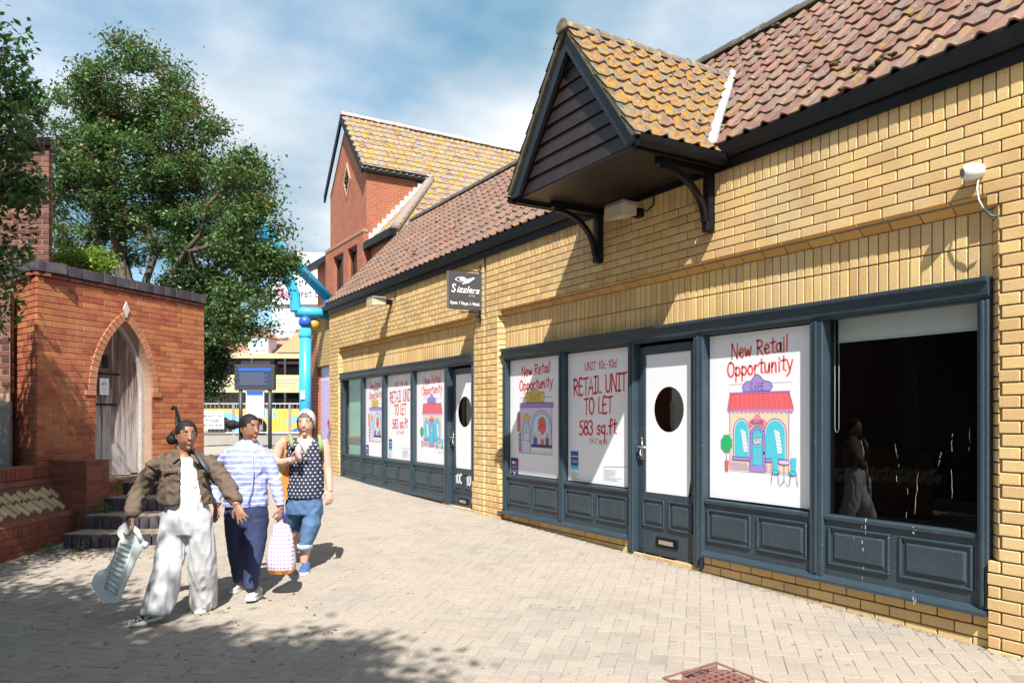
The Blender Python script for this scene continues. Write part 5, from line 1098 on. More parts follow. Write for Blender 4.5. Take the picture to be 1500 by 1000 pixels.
# ------------------------------------------------------------------ bus station: display, railings, bus, canopy, houses
M_DGREY = mat('dark_grey_post', (.04, .045, .05), .5, .1, 8)
bs = at_depth(374, 660, 24.0); dspl = thing('departure_display', (bs.x, bs.y, gz(bs.x, bs.y)), 'dark bus departure screen on two posts above a white timetable', 'display screen')
def dl(X, Y, Z): return Vector((bs.x, bs.y, 0)) + RR * X + AA * Y + Vector((0, 0, Z))
for X in (-.46, .46): MB().tube([dl(X, 0, gz(bs.x, bs.y) - .05), dl(X, 0, 2.4)], .06, 10).build('post', M_DGREY, dspl, True)
MB().obox(dl(0, 0, 2.68), RR, AA, (0, 0, 1), (.63, .09, .40), 0, .02).build('housing', M_DGREY, dspl); MB().obox(dl(0, -.085, 2.68), RR, AA, (0, 0, 1), (.52, .012, .29)).build('screen', emis('screen_blue', (.02, .035, .08), .25), dspl)
f = Flat(lambda u, v, L: dl(u, -.1 - L * .0005, v)); f.poly(rect(-.52, 2.88, .52, 2.97), I_BLUE)
for k in range(6): f.line([(-.46, 2.80 - k * .065), (.3 + .1 * (k % 2), 2.80 - k * .065)], I_GREY, .012)
f.build('screen_print', dspl)
MB().obox(dl(.0, 0, 1.85), RR, AA, (0, 0, 1), (.28, .04, .42)).build('timetable', M_WHITE, dspl); f = Flat(lambda u, v, L: dl(u, -.045, v)); f.poly(rect(-.26, 2.12, .26, 2.25), I_BLUE); f.build('timetable_print', dspl)
# railing
rl = thing('metal_railing', tuple(at_depth(372, 660, 26.5)), 'galvanised pedestrian railing on a low grey kerb behind the walkers', 'railing'); rb_ = at_depth(372, 660, 26.5); rg0 = gz(rb_.x, rb_.y)
def rl_(X, Y, Z): return Vector((rb_.x, rb_.y, 0)) + RR * X + AA * Y + Vector((0, 0, Z))
M_GALV = mat('galvanised_steel', (.42, .43, .43), .4, .15, 12, metal=.5)
MB().obox(rl_(-.5, 0, rg0 + .13), RR, AA, (0, 0, 1), (4.2, .12, .16)).build('kerb', M_CONC, rl)
for z in (.38, 1.38): MB().tube([rl_(-4.6, 0, rg0 + z), rl_(3.2, 0, rg0 + z)], .022, 6).build('rail', M_GALV, rl)
for k in range(5): MB().tube([rl_(-4.6 + k * 1.95, 0, rg0 + .2), rl_(-4.6 + k * 1.95, 0, rg0 + 1.42)], .035, 8).build('post', M_GALV, rl)
k_ = None
for k in range(52):
    X = -4.5 + k * .15; MB().tube([rl_(X, 0, rg0 + .38), rl_(X, 0, rg0 + 1.38)], .011, 5).build('bar', M_GALV, rl)
ps = thing('notice_board', tuple(at_depth(312, 615, 26.3)), 'small white pedestrian notice fixed to the railing beside the garden wall', 'sign'); pb_ = at_depth(311, 615, 26.3)
MB().obox(pb_, RR, AA, (0, 0, 1), (.40, .015, .30)).build('panel', M_WHITE, ps)
f = Flat(lambda u, v, L: pb_ + RR * u - AA * .02 + Vector((0, 0, v)))
for k, t in enumerate(('pedestrian', 'through', 'waiting area')): f.text(t, .0, .11 - k * .16, .10, I_BLK, .15, width=.70 if k != 1 else .5)
f.build('lettering', ps)
# bus
I_RSEAT = mat('seat_moquette', (.20, .05, .07), .9, .3, 8)
bA = at_depth(120, 610, 37.0); bdir = (RR * .9976 + AA * .07).normalized(); bn = Vector((bdir.y, -bdir.x, 0)); bz = .42
bus = thing('double_decker_bus', (bA.x, bA.y, bz), 'yellow and cream double decker bus waiting beyond the railings', 'bus'); BL = 11.2
def bp_(s, d, z): return Vector((bA.x, bA.y, bz)) + bdir * s + bn * d + Vector((0, 0, z))
M_BUSY = mat('bus_yellow', (.62, .41, .07), .35, .05, 3); M_BUSC = mat('bus_cream', (.58, .49, .26), .35, .05, 3); M_BGL = glass('bus_glass', (.55, .58, .6), 1.7)
def band(name, z0, z1, m, d=0.0): m_ = MB(); m_.prism([bp_(0, d, z0), bp_(BL, d, z0), bp_(BL, d, z1), bp_(0, d, z1)], -bn * (2.5 + 2 * d)); return m_.build(name, m, bus)
band('lower_panel', .28, 1.42, M_BUSY); band('mid_panel', 2.22, 3.08, M_BUSC); band('roof', 3.90, 4.14, M_BUSC)
band('lower_saloon', 1.42, 2.22, mat('bus_inside', (.07, .07, .075), .8, .5, 3), -.25); band('upper_saloon', 3.08, 3.90, MATS['bus_inside'], -.25)
for (z0, z1) in ((1.42, 2.22), (3.08, 3.90)):
    for k in range(7):
        s = .1 + k * 1.6; m_ = MB(); m_.prism([bp_(s, -.01, z0), bp_(s + 1.5, -.01, z0), bp_(s + 1.5, -.01, z1), bp_(s, -.01, z1)], -bn * .02); m_.build('window', M_BGL, bus)
    for k in range(8): s = k * 1.6; m_ = MB(); m_.prism([bp_(s, -.003, z0), bp_(s + .1, -.003, z0), bp_(s + .1, -.003, z1), bp_(s, -.003, z1)], -bn * .1); m_.build('window_pillar', M_DGREY, bus)
for k in range(6): m_ = MB(); s = .5 + k * 1.75; m_.prism([bp_(s, -.12, 3.62), bp_(s + 1.4, -.12, 3.62), bp_(s + 1.4, -.12, 3.80), bp_(s, -.12, 3.80)], -bn * .05); m_.build('ceiling_advert', I_PINK, bus)
for k in range(12):
    for z in (1.42, 3.08): m_ = MB(); s = .4 + k * .9; m_.prism([bp_(s, -.14, z), bp_(s + .34, -.14, z), bp_(s + .30, -.14, z + .42), bp_(s + .04, -.14, z + .42)], -bn * .1); m_.build('seat', I_RSEAT, bus)
for s in (2.4, 8.3):
    m_ = MB(); m_.tube([bp_(s, .02, .50), bp_(s, -.25, .50)], .48, 20); w_ = m_.build('wheel', M_BLACK, bus); m_ = MB(); m_.tube([bp_(s, .03, .50), bp_(s, .0, .50)], .26, 16); m_.build('rim', M_METAL, w_)
f = Flat(lambda u, v, L: bp_(u, .004 + L * .0006, v)); I_SKY = ink('sky', (.16, .50, .78))
f.poly(arch_pts(6.75, .85, .28, .55, 1.25), I_SKY); f.poly(arch_pts(6.55, .6, .28, .5, 1.05), I_BLK); f.poly([(9.6, .75), (10.6, 1.4), (10.9, 1.4), (10.9, .9), (10.3, .75)], I_SKY); f.poly([(9.9, .3), (10.9, .9), (10.9, .3)], I_BLUE)
f.text('link', 8.95, 1.0, .42, I_SKY, .2) if 'k' in G else None
f.line([(6.0, 2.88), (6.5, 2.9), (7.0, 2.78), (7.3, 2.55), (7.8, 2.46)], I_BLUE, .05, True); f.line([(6.0, 2.4), (7.8, 2.38)], I_SKY, .04)
for k in range(3): f.line([(9.0, 2.85 - k * .16), (10.4 - .2 * k, 2.85 - k * .16)], I_GREY, .04)
f.build('livery', bus)
# white bus station building with its sign band
ws = thing('bus_station_building', tuple(at_depth(430, 470, 62)), 'white glazed bus station front with lettered sign band', 'building'); wb0 = at_depth(438, 610, 62)
KW = 62 / 46
def wp(X, Y, Z): return Vector((wb0.x, wb0.y, 0)) + RR * X * KW + AA * Y + Vector((0, 0, H + (Z - H) * KW))
MB().obox(wp(0.15, 3, 5.6), RR, AA, (0, 0, 1), (1.85 * KW, 2.5, 5.8 * KW)).build('wall', mat('white_render', (.50, .53, .56), .7, .06, 2), ws)
MB().obox(wp(0.1, .35, 8.85), RR, AA, (0, 0, 1), (1.75 * KW, .1, .62 * KW)).build('sign_band', M_WHITE, ws)
M_FG = glass('station_glass', (.55, .65, .7), 1.8)
for i in range(4):
    for j in range(2):
        X = -1.2 + i * .85; Z = 7.2 + j * 2.75; w_ = part_root('window', ws, wp(X, .4, Z)); MB().obox(wp(X, .47, Z), RR, AA, (0, 0, 1), (.36 * KW, .02, .62 * KW)).build('pane', mat('station_pane', (.42, .52, .60), .15, .1, 1), w_); MB().obox(wp(X, .44, Z), RR, AA, (0, 0, 1), (.02, .02, .62 * KW)).build('glazing_bar', M_WHITE, w_)
f = Flat(lambda u, v, L: wp(u, .24, v)); f.poly(circ(-1.15, 8.98, .2, .25, 14), I_PINK); f.poly(circ(-.82, 8.75, .28, .22, 14), I_PINK); f.text('First B', .45, 8.65, .42, I_BLK, .16, width=1.5); f.text('us', 1.75, 8.62, .42, I_BLK, .16); f.build('lettering', ws)
# houses beyond the bus
M_FROOF = mat('far_red_roof', (.34, .17, .12), .9, .25, 3, .4, 12, c2=(.42, .28, .2), c2pos=(.5, .7), c2scale=1)
def far_house(px0, px1, yr, ye_, depth, label, m, dormer=None):
    c = at_depth((px0 + px1) / 2, 610, depth); hw_ = (px1 - px0) / 2 / F * depth; zr = H + (HY - yr) / F * depth; ze = H + (HY - ye_) / F * depth
    h = thing('terraced_house', (c.x, c.y, 0), label, 'house')
    def hp_(X, Y, Z): return Vector((c.x, c.y, 0)) + RR * X + AA * Y + Vector((0, 0, Z))
    MB().obox(hp_(0, 4, ze / 2), RR, AA, (0, 0, 1), (hw_ * .98, 3.8, ze / 2)).build('wall', M_TWB, h)
    mb = MB(); mb.prism([hp_(-hw_, 0, ze), hp_(-hw_, 4.2, zr), hp_(-hw_, 8.4, ze)], RR * 2 * hw_); rf = mb.build('roof', m, h)
    MB().tube([hp_(-hw_, 4.2, zr), hp_(hw_, 4.2, zr)], .15, 8).build('ridge', M_RIDGE, h)
    for k in range(3): 
        w_ = part_root('window', h, hp_(-hw_ * .6 + k * hw_ * .6, 0, ze - 1.4)); MB().obox(hp_(-hw_ * .6 + k * hw_ * .6, .18, ze - 1.4), RR, AA, (0, 0, 1), (.6, .03, .7)).build('frame', M_WHITE, w_)
    if dormer:
        X = (dormer - (px0 + px1) / 2) / F * depth; d = part_root('dormer', h, hp_(X, .8, ze)); z0 = ze + .55
        MB().obox(hp_(X, 1.6, z0 + .5), RR, AA, (0, 0, 1), (.62, .9, .55)).build('cheek', M_WHITE, d); mb = MB(); mb.prism([hp_(X - .85, .6, z0 + 1.0), hp_(X, .6, z0 + 1.65), hp_(X + .85, .6, z0 + 1.0)], AA * 2.4); mb.build('dormer_roof', m, d)
        MB().obox(hp_(X, .69, z0 + .5), RR, AA, (0, 0, 1), (.42, .02, .38)).build('pane', MATS['station_pane'], d)
far_house(270, 412, 488, 528, 48, 'far terraced house with red tiled roof and white dormer above the bus', M_FROOF, 373)
far_house(404, 520, 474, 516, 45, 'far house with orange tiled roof behind the blue gateway post', mat('far_orange_roof', (.40, .22, .11), .9, .2, 3, .4, 12))

cw = thing('reflection_backdrop', (-8, 8, 0), 'unseen dark brick block added opposite the shops to darken the window reflection', 'building')  # out-of-view block, added so the bare pane reflects something dark
MB().box((-9.5, -2, -.8), (-7.2, 16, 7.0)).build('wall', brick_tex('backdrop_brick', (.13, .05, .035), (.10, .045, .035), (.10, .07, .05)), cw); mb = MB(); mb.prism([(-7.0, -2.2, 7.0), (-8.6, -2.2, 9.6), (-10, -2.2, 7.0)], (0, 18.4, 0)); mb.build('roof', M_RIDGE, cw)

hr_ = thing('step_handrail', (1.55, 10.7, .1), 'black iron handrail with curled end beside the curved steps', 'handrail')
MB().tube([at_depth(252, 600, 9.9), at_depth(254, 596, 9.9), at_depth(257, 597, 9.9), at_depth(264, 618, 9.7), at_depth(276, 660, 9.3), at_depth(284, 690, 9.0)], .02, 8).build('rail', M_BLACK, hr_, True)
MB().tube([at_depth(259, 603, 9.85), at_depth(259, 730, 9.85)], .018, 8).build('post', M_BLACK, hr_, True); MB().tube([at_depth(284, 690, 9.0), at_depth(284, 795, 9.0)], .018, 8).build('post', M_BLACK, hr_, True)
# ------------------------------------------------------------------ trees and plants
def leaf_mat(name, c, island=.35, hue=.03, trans=.35, rough=.5):
    m = mat(name, c, rough, .15, 3, island=island, hue=hue); n, l = m.node_tree.nodes, m.node_tree.links; b = n['Principled BSDF']
    o = [q for q in n if q.type == 'OUTPUT_MATERIAL'][0]; t = n.new('ShaderNodeBsdfTranslucent'); mx = n.new('ShaderNodeMixShader'); mx.inputs[0].default_value = trans
    l.new(b.inputs['Base Color'].links[0].from_socket, t.inputs[0]); l.new(b.outputs[0], mx.inputs[1]); l.new(t.outputs[0], mx.inputs[2]); l.new(mx.outputs[0], o.inputs[0]); return m
def leaves(name, C, size, m, parent, aspect=.45, up=.5, seed=1, droop=0.0, **kw):
    """one small folded leaf per row of C"""
    g = np.random.default_rng(seed); N = len(C); C = np.asarray(C, float)
    nrm = g.normal(size=(N, 3)); nrm[:, 2] = np.abs(nrm[:, 2]) + up; nrm /= np.linalg.norm(nrm, axis=1)[:, None]
    d = g.normal(size=(N, 3)); d[:, 2] -= droop; d -= nrm * (d * nrm).sum(1)[:, None]; d /= np.linalg.norm(d, axis=1)[:, None]; s = np.cross(nrm, d)
    L = size * g.uniform(.6, 1.25, N)[:, None]; W_ = L * aspect
    P = np.stack([C - d * L * .5, C - d * L * .02 + s * W_ * .5 + nrm * W_ * .12, C + d * L * .5, C - d * L * .02 - s * W_ * .5 + nrm * W_ * .12], 1).reshape(-1, 3)
    b = base_of(parent); P -= np.array([b.x, b.y, b.z]); me = bpy.data.meshes.new(name)
    me.vertices.add(4 * N); me.vertices.foreach_set('co', P.ravel()); me.loops.add(4 * N); me.loops.foreach_set('vertex_index', np.arange(4 * N)); me.polygons.add(N); me.polygons.foreach_set('loop_start', np.arange(0, 4 * N, 4)); me.polygons.foreach_set('loop_total', np.full(N, 4))
    me.update(calc_edges=True); me.materials.append(m); o = bpy.data.objects.new(name, me); col.objects.link(o); WL[o] = b.copy(); return finish(o, parent, **kw)
def clumps(lobes, n, g, shell=.55):
    """lobes: (centre, radii); clump centres lie mostly near the outside of the crown"""
    out = []; vol = np.array([r[0] * r[1] * r[2] for _, r in lobes]) ** .67; vol = vol / vol.sum()
    for _ in range(n):
        c, r = lobes[g.choice(len(lobes), p=vol)]; v = g.normal(size=3); v /= np.linalg.norm(v); t = g.uniform(shell ** 3, 1) ** (1 / 3) * g.uniform(.82, 1.08)
        out.append(np.array(c) + v * t * np.array(r))
    return np.array(out)
def tree(name, base, lobes, label, m_leaf, nclump, nleaf, size, spread, seed, limbs=8, r0=.12, accent=None, keep=None, fork=1.2, group=None, m_bark=None, aspect=.45):
    g = np.random.default_rng(seed); t = thing(name, base, label, 'tree', group); base = Vector(base)
    C = clumps(lobes, nclump, g)
    if keep is not None: C = np.array([c for c in C if keep(c)])
    wood = MB(); nodes = []; cen = np.mean([c for c, _ in lobes], axis=0)
    fk = base + Vector((0, 0, fork)); wood.tube([base - Vector((0, 0, .2)), base + Vector((.02, 0, fork * .5)), fk], [r0 * 1.25, r0, r0 * .95], 10)
    for k in range(limbs):
        c, r = lobes[k % len(lobes)]; tgt = Vector(c) + Vector(g.normal(size=3) * np.array(r) * .45); a = fk; pts = []
        for j in range(9):
            q = j / 8; p = a.lerp(tgt, q); p += Vector(g.normal(size=3)) * .10 * math.sin(q * math.pi); p.z += .35 * math.sin(q * math.pi) * (tgt - a).length * .18; pts.append(p)
        pts[0] = fk; wood.tube(pts, [r0 * .62 * (1 - .82 * j / 8) for j in range(9)], 7); nodes += [(p, r0 * .62 * (1 - .82 * j / 8)) for j, p in enumerate(pts) if j > 1]
    tips = np.array([list(nodes[7 * k + 6 - j][0]) for k in range(limbs) for j in (0, 0, 1, 2)]) + g.normal(size=(limbs * 4, 3)) * spread * .8; tips = tips if keep is None else np.array([c for c in tips if keep(c)]).reshape(-1, 3); C = np.concatenate([C, tips])
    NP = np.array([list(p) for p, _ in nodes])
    for c in C:
        d = np.linalg.norm(NP - c, axis=1); i = int(np.argmin(d + (NP[:, 2] > c[2]) * .6)); a = nodes[i][0]; b_ = Vector(c); md = a.lerp(b_, .5) + Vector(g.normal(size=3)) * .06; rr_ = min(.02, nodes[i][1] * .5 + .004)
        wood.tube([a, md, b_, b_ + (b_ - md).normalized() * .12], [rr_, rr_ * .6, rr_ * .35, .003], 5)
    wood.build('trunk', m_bark or mat('grey_bark', (.11, .085, .065), .9, .3, 10, .5, 50), t, True)
    P = np.repeat(C, nleaf, 0) + g.normal(size=(len(C) * nleaf, 3)) * spread * np.array([1, 1, .62]) * np.repeat(g.uniform(.6, 1.25, len(C)), nleaf)[:, None]
    if keep is not None: P = P[np.array([keep(p) for p in P])]
    leaves('crown', P, size, m_leaf, t, aspect, .5, seed, .3, kind='stuff')
    if accent:
        A = C[g.random(len(C)) < accent[1]]; A = np.repeat(A, accent[2], 0) + g.normal(size=(len(A) * accent[2], 3)) * spread * .55 + np.array([0, 0, spread * .35]); leaves('seed_heads', A, accent[3], accent[0], t, .8, 1.2, seed + 9, kind='stuff')
    return t
def lobe(px, py, rx, ry, depth, rd=None):
    c = at_depth(px, py, depth); k = depth / F; return (tuple(c), (max(rx * k, .2), rd or max(rx * k, .2), ry * k))
L_ROWAN = leaf_mat('rowan_leaf', (.09, .165, .045), .4, .04); L_HOLLY = leaf_mat('glossy_dark_leaf', (.030, .062, .020), .4, .03, .2, .35); L_LAUR = leaf_mat('laurel_leaf', (.05, .115, .028), .4, .04, .3, .35); L_LIME = leaf_mat('lime_leaf', (.20, .30, .03), .3, .03, .45); L_RUST = leaf_mat('rusty_flower_head', (.30, .15, .07), .3, .02, .2)
d0 = 15.2
lob = [lobe(*a, d0 if a[0] < 340 else 13.4) for a in ((195, 135, 85, 70), (120, 190, 55, 85), (115, 300, 55, 80), (190, 255, 95, 95), (270, 210, 75, 80), (290, 300, 85, 80), (350, 270, 45, 55), (370, 340, 50, 60), (395, 400, 38, 55), (310, 385, 70, 55), (215, 345, 80, 45), (355, 455, 42, 48), (300, 450, 40, 50))]
tb0 = at_depth(205, 610, d0); tree('rowan_tree', (tb0.x, tb0.y, .2), lob, 'large green rowan tree with rusty seed heads rising behind the garden wall', L_ROWAN, 560, 145, .092, .155, 3, 16, .15, (L_RUST, .38, 42, .062), fork=2.6)
hb = at_depth(278, 610, 14.3); tree('holly_bush', (hb.x, hb.y, .2), [lobe(314, 480, 20, 55, 14.3), lobe(312, 540, 16, 45, 14.3), lobe(285, 430, 45, 40, 14.6)], 'dense dark evergreen bush against the right end of the garden wall', L_HOLLY, 170, 150, .07, .13, 5, 4, .05, fork=1.9)
lb_ = at_depth(112, 610, 13.2); tree('lime_green_shrub', (lb_.x, lb_.y, .2), [lobe(95, 385, 28, 16, 13.2), lobe(130, 388, 26, 18, 13.2)], 'bright lime green shrub peeping over the garden wall coping', L_LIME, 46, 110, .07, .12, 6, 3, .04, fork=2.4)
def keep_l(p):
    q = project(p); lim = 62 + 12 * math.sin(q[1] * .05) if q[1] < 300 else 62 - (q[1] - 300) * .16
    return q[0] < lim
tree('laurel_tree', (-2.3, 7.6, .6), [((-1.25, 8.3, 4.3), (1.4, 1.3, 1.3)), ((-2.3, 7.4, 4.9), (1.8, 1.8, 1.3)), ((-.55, 8.6, 3.2), (.75, .7, .95)), ((-3.2, 6.8, 4.0), (1.3, 1.5, 1.2)), ((-.5, 8.9, 4.1), (.8, .6, .9))], 'glossy leaved tree hanging into the upper left corner of the view', L_LAUR, 430, 120, .085, .15, 8, 8, .13, keep=keep_l, fork=1.9, aspect=.5)
tree('plane_tree', (-4.0, .6, gz(-4.0, .6)), [((-2.8, .9, 5.6), (2.2, 2.2, 1.3)), ((-4.4, .2, 6.0), (2.2, 2.4, 1.6)), ((-2.0, -.6, 6.2), (1.6, 1.7, 1.1)), ((-3.0, 2.6, 5.3), (1.5, 1.3, 1.0)), ((-1.3, .3, 5.0), (.9, 1.0, .7)), ((-3.4, 3.6, 4.6), (1.0, 1.2, 1.0)), ((-2.35, 3.2, 4.9), (.9, 1.1, .7)), ((-2.7, 4.6, 4.6), (1.2, 1.2, .9))], 'broad leafy tree beside the path casting the dappled shade', leaf_mat('plane_leaf', (.06, .11, .03), .35, .03), 520, 150, .135, .24, 11, 9, .2, fork=2.6)
tree('shade_tree', (-5.6, 5.2, gz(-5.6, 5.2)), [((-5.4, 5.4, 3.6), (1.6, 2.4, 1.8)), ((-5.6, 7.4, 3.0), (1.6, 1.8, 1.9)), ((-5.3, 3.4, 2.6), (1.4, 1.6, 1.8)), ((-5.8, 9.0, 3.8), (1.6, 1.6, 2.0))], 'dark leafy tree at the back of the planter opposite the shops', L_HOLLY, 210, 80, .12, .26, 12, 8, .16, fork=1.4)
# weeds in the step joints and leaf litter
def weed(p, h, n, label, m=None, seed=0):
    g = np.random.default_rng(seed); t = thing('weed_tuft', p, label, 'weed', 'weeds growing on and beside the steps'); C = np.array(p) + np.abs(g.normal(size=(n, 3))) * np.array([0, 0, h * .5]) + g.normal(size=(n, 3)) * np.array([h * .55, h * .4, h * .1]); C[:, 2] = np.maximum(C[:, 2], p[2] + .005)
    leaves('foliage', C, .035, m or L_LIME, t, .5, .6, seed, kind='stuff')
L_WEED = leaf_mat('weed_leaf', (.09, .19, .03), .35, .04, .3)
def on_z(px, py, z): 
    d = ray(px, py); t = (z - H) / d[2]; return Vector((t * d[0], t * d[1], z))
weed(on_z(185, 716, .44), .16, 420, 'spreading green weeds on the top step under the arched door', L_WEED, 1); weed(on_z(222, 694, .60), .09, 120, 'yellow green weed tuft at the foot of the arched door', None, 2)
weed(on_z(155, 750, .275), .11, 150, 'weed tuft in the corner between the pier and second step', L_WEED, 3); weed(on_z(74, 806, -.05), .09, 110, 'weed tuft at the foot of the planter wall', L_WEED, 4); weed(on_z(116, 806, -.06), .07, 90, 'low weed tuft in front of the lowest step', L_WEED, 5)
g = np.random.default_rng(21); LX = g.uniform(-1.0, 1.3, 900); LY = 9.75 + (LX - .2) * -.35 + g.normal(0, .28, 900); ok = (np.hypot(LX - 1.65, LY - 11.95) > 2.36); LX, LY = LX[ok], LY[ok]
LX = np.concatenate([LX, g.uniform(-1, 1.8, 260)]); LY = np.concatenate([LY, g.uniform(4.5, 9.5, 260)])
C = np.stack([LX, LY, np.array([gz(a, b) + .006 for a, b in zip(LX, LY)])], 1); leaves('leaf_litter', C, .04, leaf_mat('dry_leaf', (.17, .11, .05), .4, .03, .1), None, .45, 6.0, 31, kind='stuff', label='dry fallen leaves scattered on the paving by the steps', cat='leaf litter')

leaves('wall_foot_grit', GRIT, .016, mat('grit', (.10, .085, .065), .95, .4, 30), None, .7, 6.0, 41, kind='stuff', label='dark grit and crumbs gathered along the foot of the shop wall', cat='grit')
# ------------------------------------------------------------------ people
from mathutils import noise
def fuse(name, mb, voxel, m, parent, smooth=4, disp=None, cut=None, solid=0.0, **kw):
    """melt overlapping volumes into one continuous surface; disp = (height, folds per metre across, along)"""
    me = bpy.data.meshes.new('tmp'); b = base_of(parent); me.from_pydata([(p[0] - b.x, p[1] - b.y, p[2] - b.z) for p in mb.v], [], mb.f)
    o = bpy.data.objects.new('tmp', me); col.objects.link(o)
    md = o.modifiers.new('r', 'REMESH'); md.mode = 'VOXEL'; md.voxel_size = voxel
    sm = o.modifiers.new('s', 'SMOOTH'); sm.factor = .5; sm.iterations = smooth
    dg = bpy.context.evaluated_depsgraph_get(); me2 = bpy.data.meshes.new_from_object(o.evaluated_get(dg)); bpy.data.objects.remove(o)
    bm = bmesh.new(); bm.from_mesh(me2)
    if disp:
        bm.normal_update(); mv = []
        for v in bm.verts:
            x = v.co.dot(RR); y = v.co.dot(AA); z = v.co.z
            h = noise.noise(Vector((x * disp[1] + z * 2.5, y * disp[1], z * disp[2]))) + .5 * noise.noise(Vector((x * disp[1] * 2.1 - z * 5, y * disp[1] * 2.1 + 7, z * disp[2] * 2.2)))
            mv.append((v, v.normal * (1 - abs(h) * 1.6) * disp[0]))
        for v, d in mv: v.co += d - v.normal * disp[0] * .6
    if cut:
        dl_ = [f_ for f_ in bm.faces if cut(f_.calc_center_median() + b, f_.normal)]; bmesh.ops.delete(bm, geom=dl_, context='FACES')
        if solid: bmesh.ops.solidify(bm, geom=bm.faces[:], thickness=solid)
    bm.to_mesh(me2); bm.free()
    me2.name = name; me2.materials.clear()
    for q in (m if isinstance(m, (list, tuple)) else [m]): me2.materials.append(q)
    me2.polygons.foreach_set('use_smooth', [True] * len(me2.polygons)); me2.update()
    o2 = bpy.data.objects.new(name, me2); col.objects.link(o2); WL[o2] = b.copy(); return finish(o2, parent, **kw)
def hair_cap(c, fd, s, m, parent, line=(.050, -.085), grow=1.07, back=.006, name='hair', extra=()):
    """skull-following hair with a hairline that falls from the forehead to the nape"""
    fd = (fd - UPV * fd.dot(UPV)).normalized(); sd = fd.cross(UPV); mb = MB(); cc0 = c - fd * back * s
    prof = [(-.10, .056, .05, .064), (-.07, .064, .075, .068), (-.04, .071, .09, .082), (-.01, .075, .094, .092), (.02, .077, .095, .098), (.045, .075, .092, .096), (.068, .068, .081, .088), (.088, .056, .066, .074), (.104, .038, .045, .050), (.114, .018, .02, .024), (.117, .004, .004, .004)]
    rg = [[cc0 + UPV * z * s * grow + sd * w_ * s * grow * math.cos(t) + fd * ((f_ if math.sin(t) > 0 else bk) * s * grow * math.sin(t)) for t in [2 * math.pi * k / 28 for k in range(28)]] for z, w_, f_, bk in prof]
    mb.loft(rg, 0, False); keep_f = []
    for f_ in mb.f:
        p = sum((Vector(mb.v[i]) for i in f_), Vector()) / len(f_) - c; a = p.dot(fd) / s; z = p.z / s; side = abs(p.dot(sd)) / s
        t = max(0, min(1, (a + .05) / .14)); ln = line[1] + (line[0] - line[1]) * t ** .8
        if z > ln: keep_f.append(f_)
    mb.f = keep_f; mb.m = [0] * len(keep_f)
    for e_ in extra: mb.ball(*e_, 16, 12)
    return mb.build(name, m, parent, True)
UPV = Vector((0, 0, 1))
def ellipse_ring(c, hw_, hd, tilt=0.0, n=22, rx=None):
    rx = rx or RR; fy_ = UPV.cross(rx)
    return [c + rx * hw_ * math.cos(2 * math.pi * k / n) + fy_ * hd * math.sin(2 * math.pi * k / n) + UPV * tilt * math.cos(2 * math.pi * k / n) for k in range(n)]
def hand(mb, w, d, side, pn, curl=.35, spread=.16, s=1.0, point=0.0):
    """w wrist, d direction of the hand, side towards the thumb, pn out of the palm; five bent fingers"""
    d = d.normalized(); side = (side - d * side.dot(d)).normalized(); pn = d.cross(side) if pn is None else (pn - d * pn.dot(d) - side * pn.dot(side)).normalized()
    pal = []
    for t, a, b in ((-.01, .020, .017), (.02, .030, .015), (.055, .038, .014), (.085, .037, .012)):
        c = w + d * t * s; pal.append([c + side * a * s * math.cos(2 * math.pi * k / 12) + pn * b * s * math.sin(2 * math.pi * k / 12) for k in range(12)])
    mb.loft(pal)
    for i, (off, L) in enumerate(((.027, .068), (.009, .077), (-.009, .071), (-.026, .055))):
        a = w + d * .078 * s + side * off * s; ang = spread * (1.5 - i) * .6; d1 = (d + side * ang).normalized(); c1 = curl * (1 + .12 * i)
        p1 = a + (d1 * math.cos(c1 * .5) + pn * math.sin(c1 * .5)) * L * .45 * s; p2 = p1 + (d1 * math.cos(c1 * 1.4) + pn * math.sin(c1 * 1.4)) * L * .32 * s; p3 = p2 + (d1 * math.cos(c1 * 2.2) + pn * math.sin(c1 * 2.2)) * L * .25 * s
        mb.tube([a - d * .012 * s, a, p1, p2, p3], [.0095 * s, .0095 * s, .0088 * s, .008 * s, .0062 * s], 8)
    a = w + d * .018 * s + side * .026 * s; t1 = (d * .55 + side * .85 + pn * .25).normalized(); p1 = a + t1 * .034 * s; p2 = p1 + (d * .85 + side * .42 + pn * .3).normalized() * .030 * s; p3 = p2 + (d * .95 + side * .1 + pn * .35).normalized() * .022 * s
    mb.tube([a - side * .008, a, p1, p2, p3], [.012 * s, .012 * s, .0105 * s, .0095 * s, .007 * s], 8)
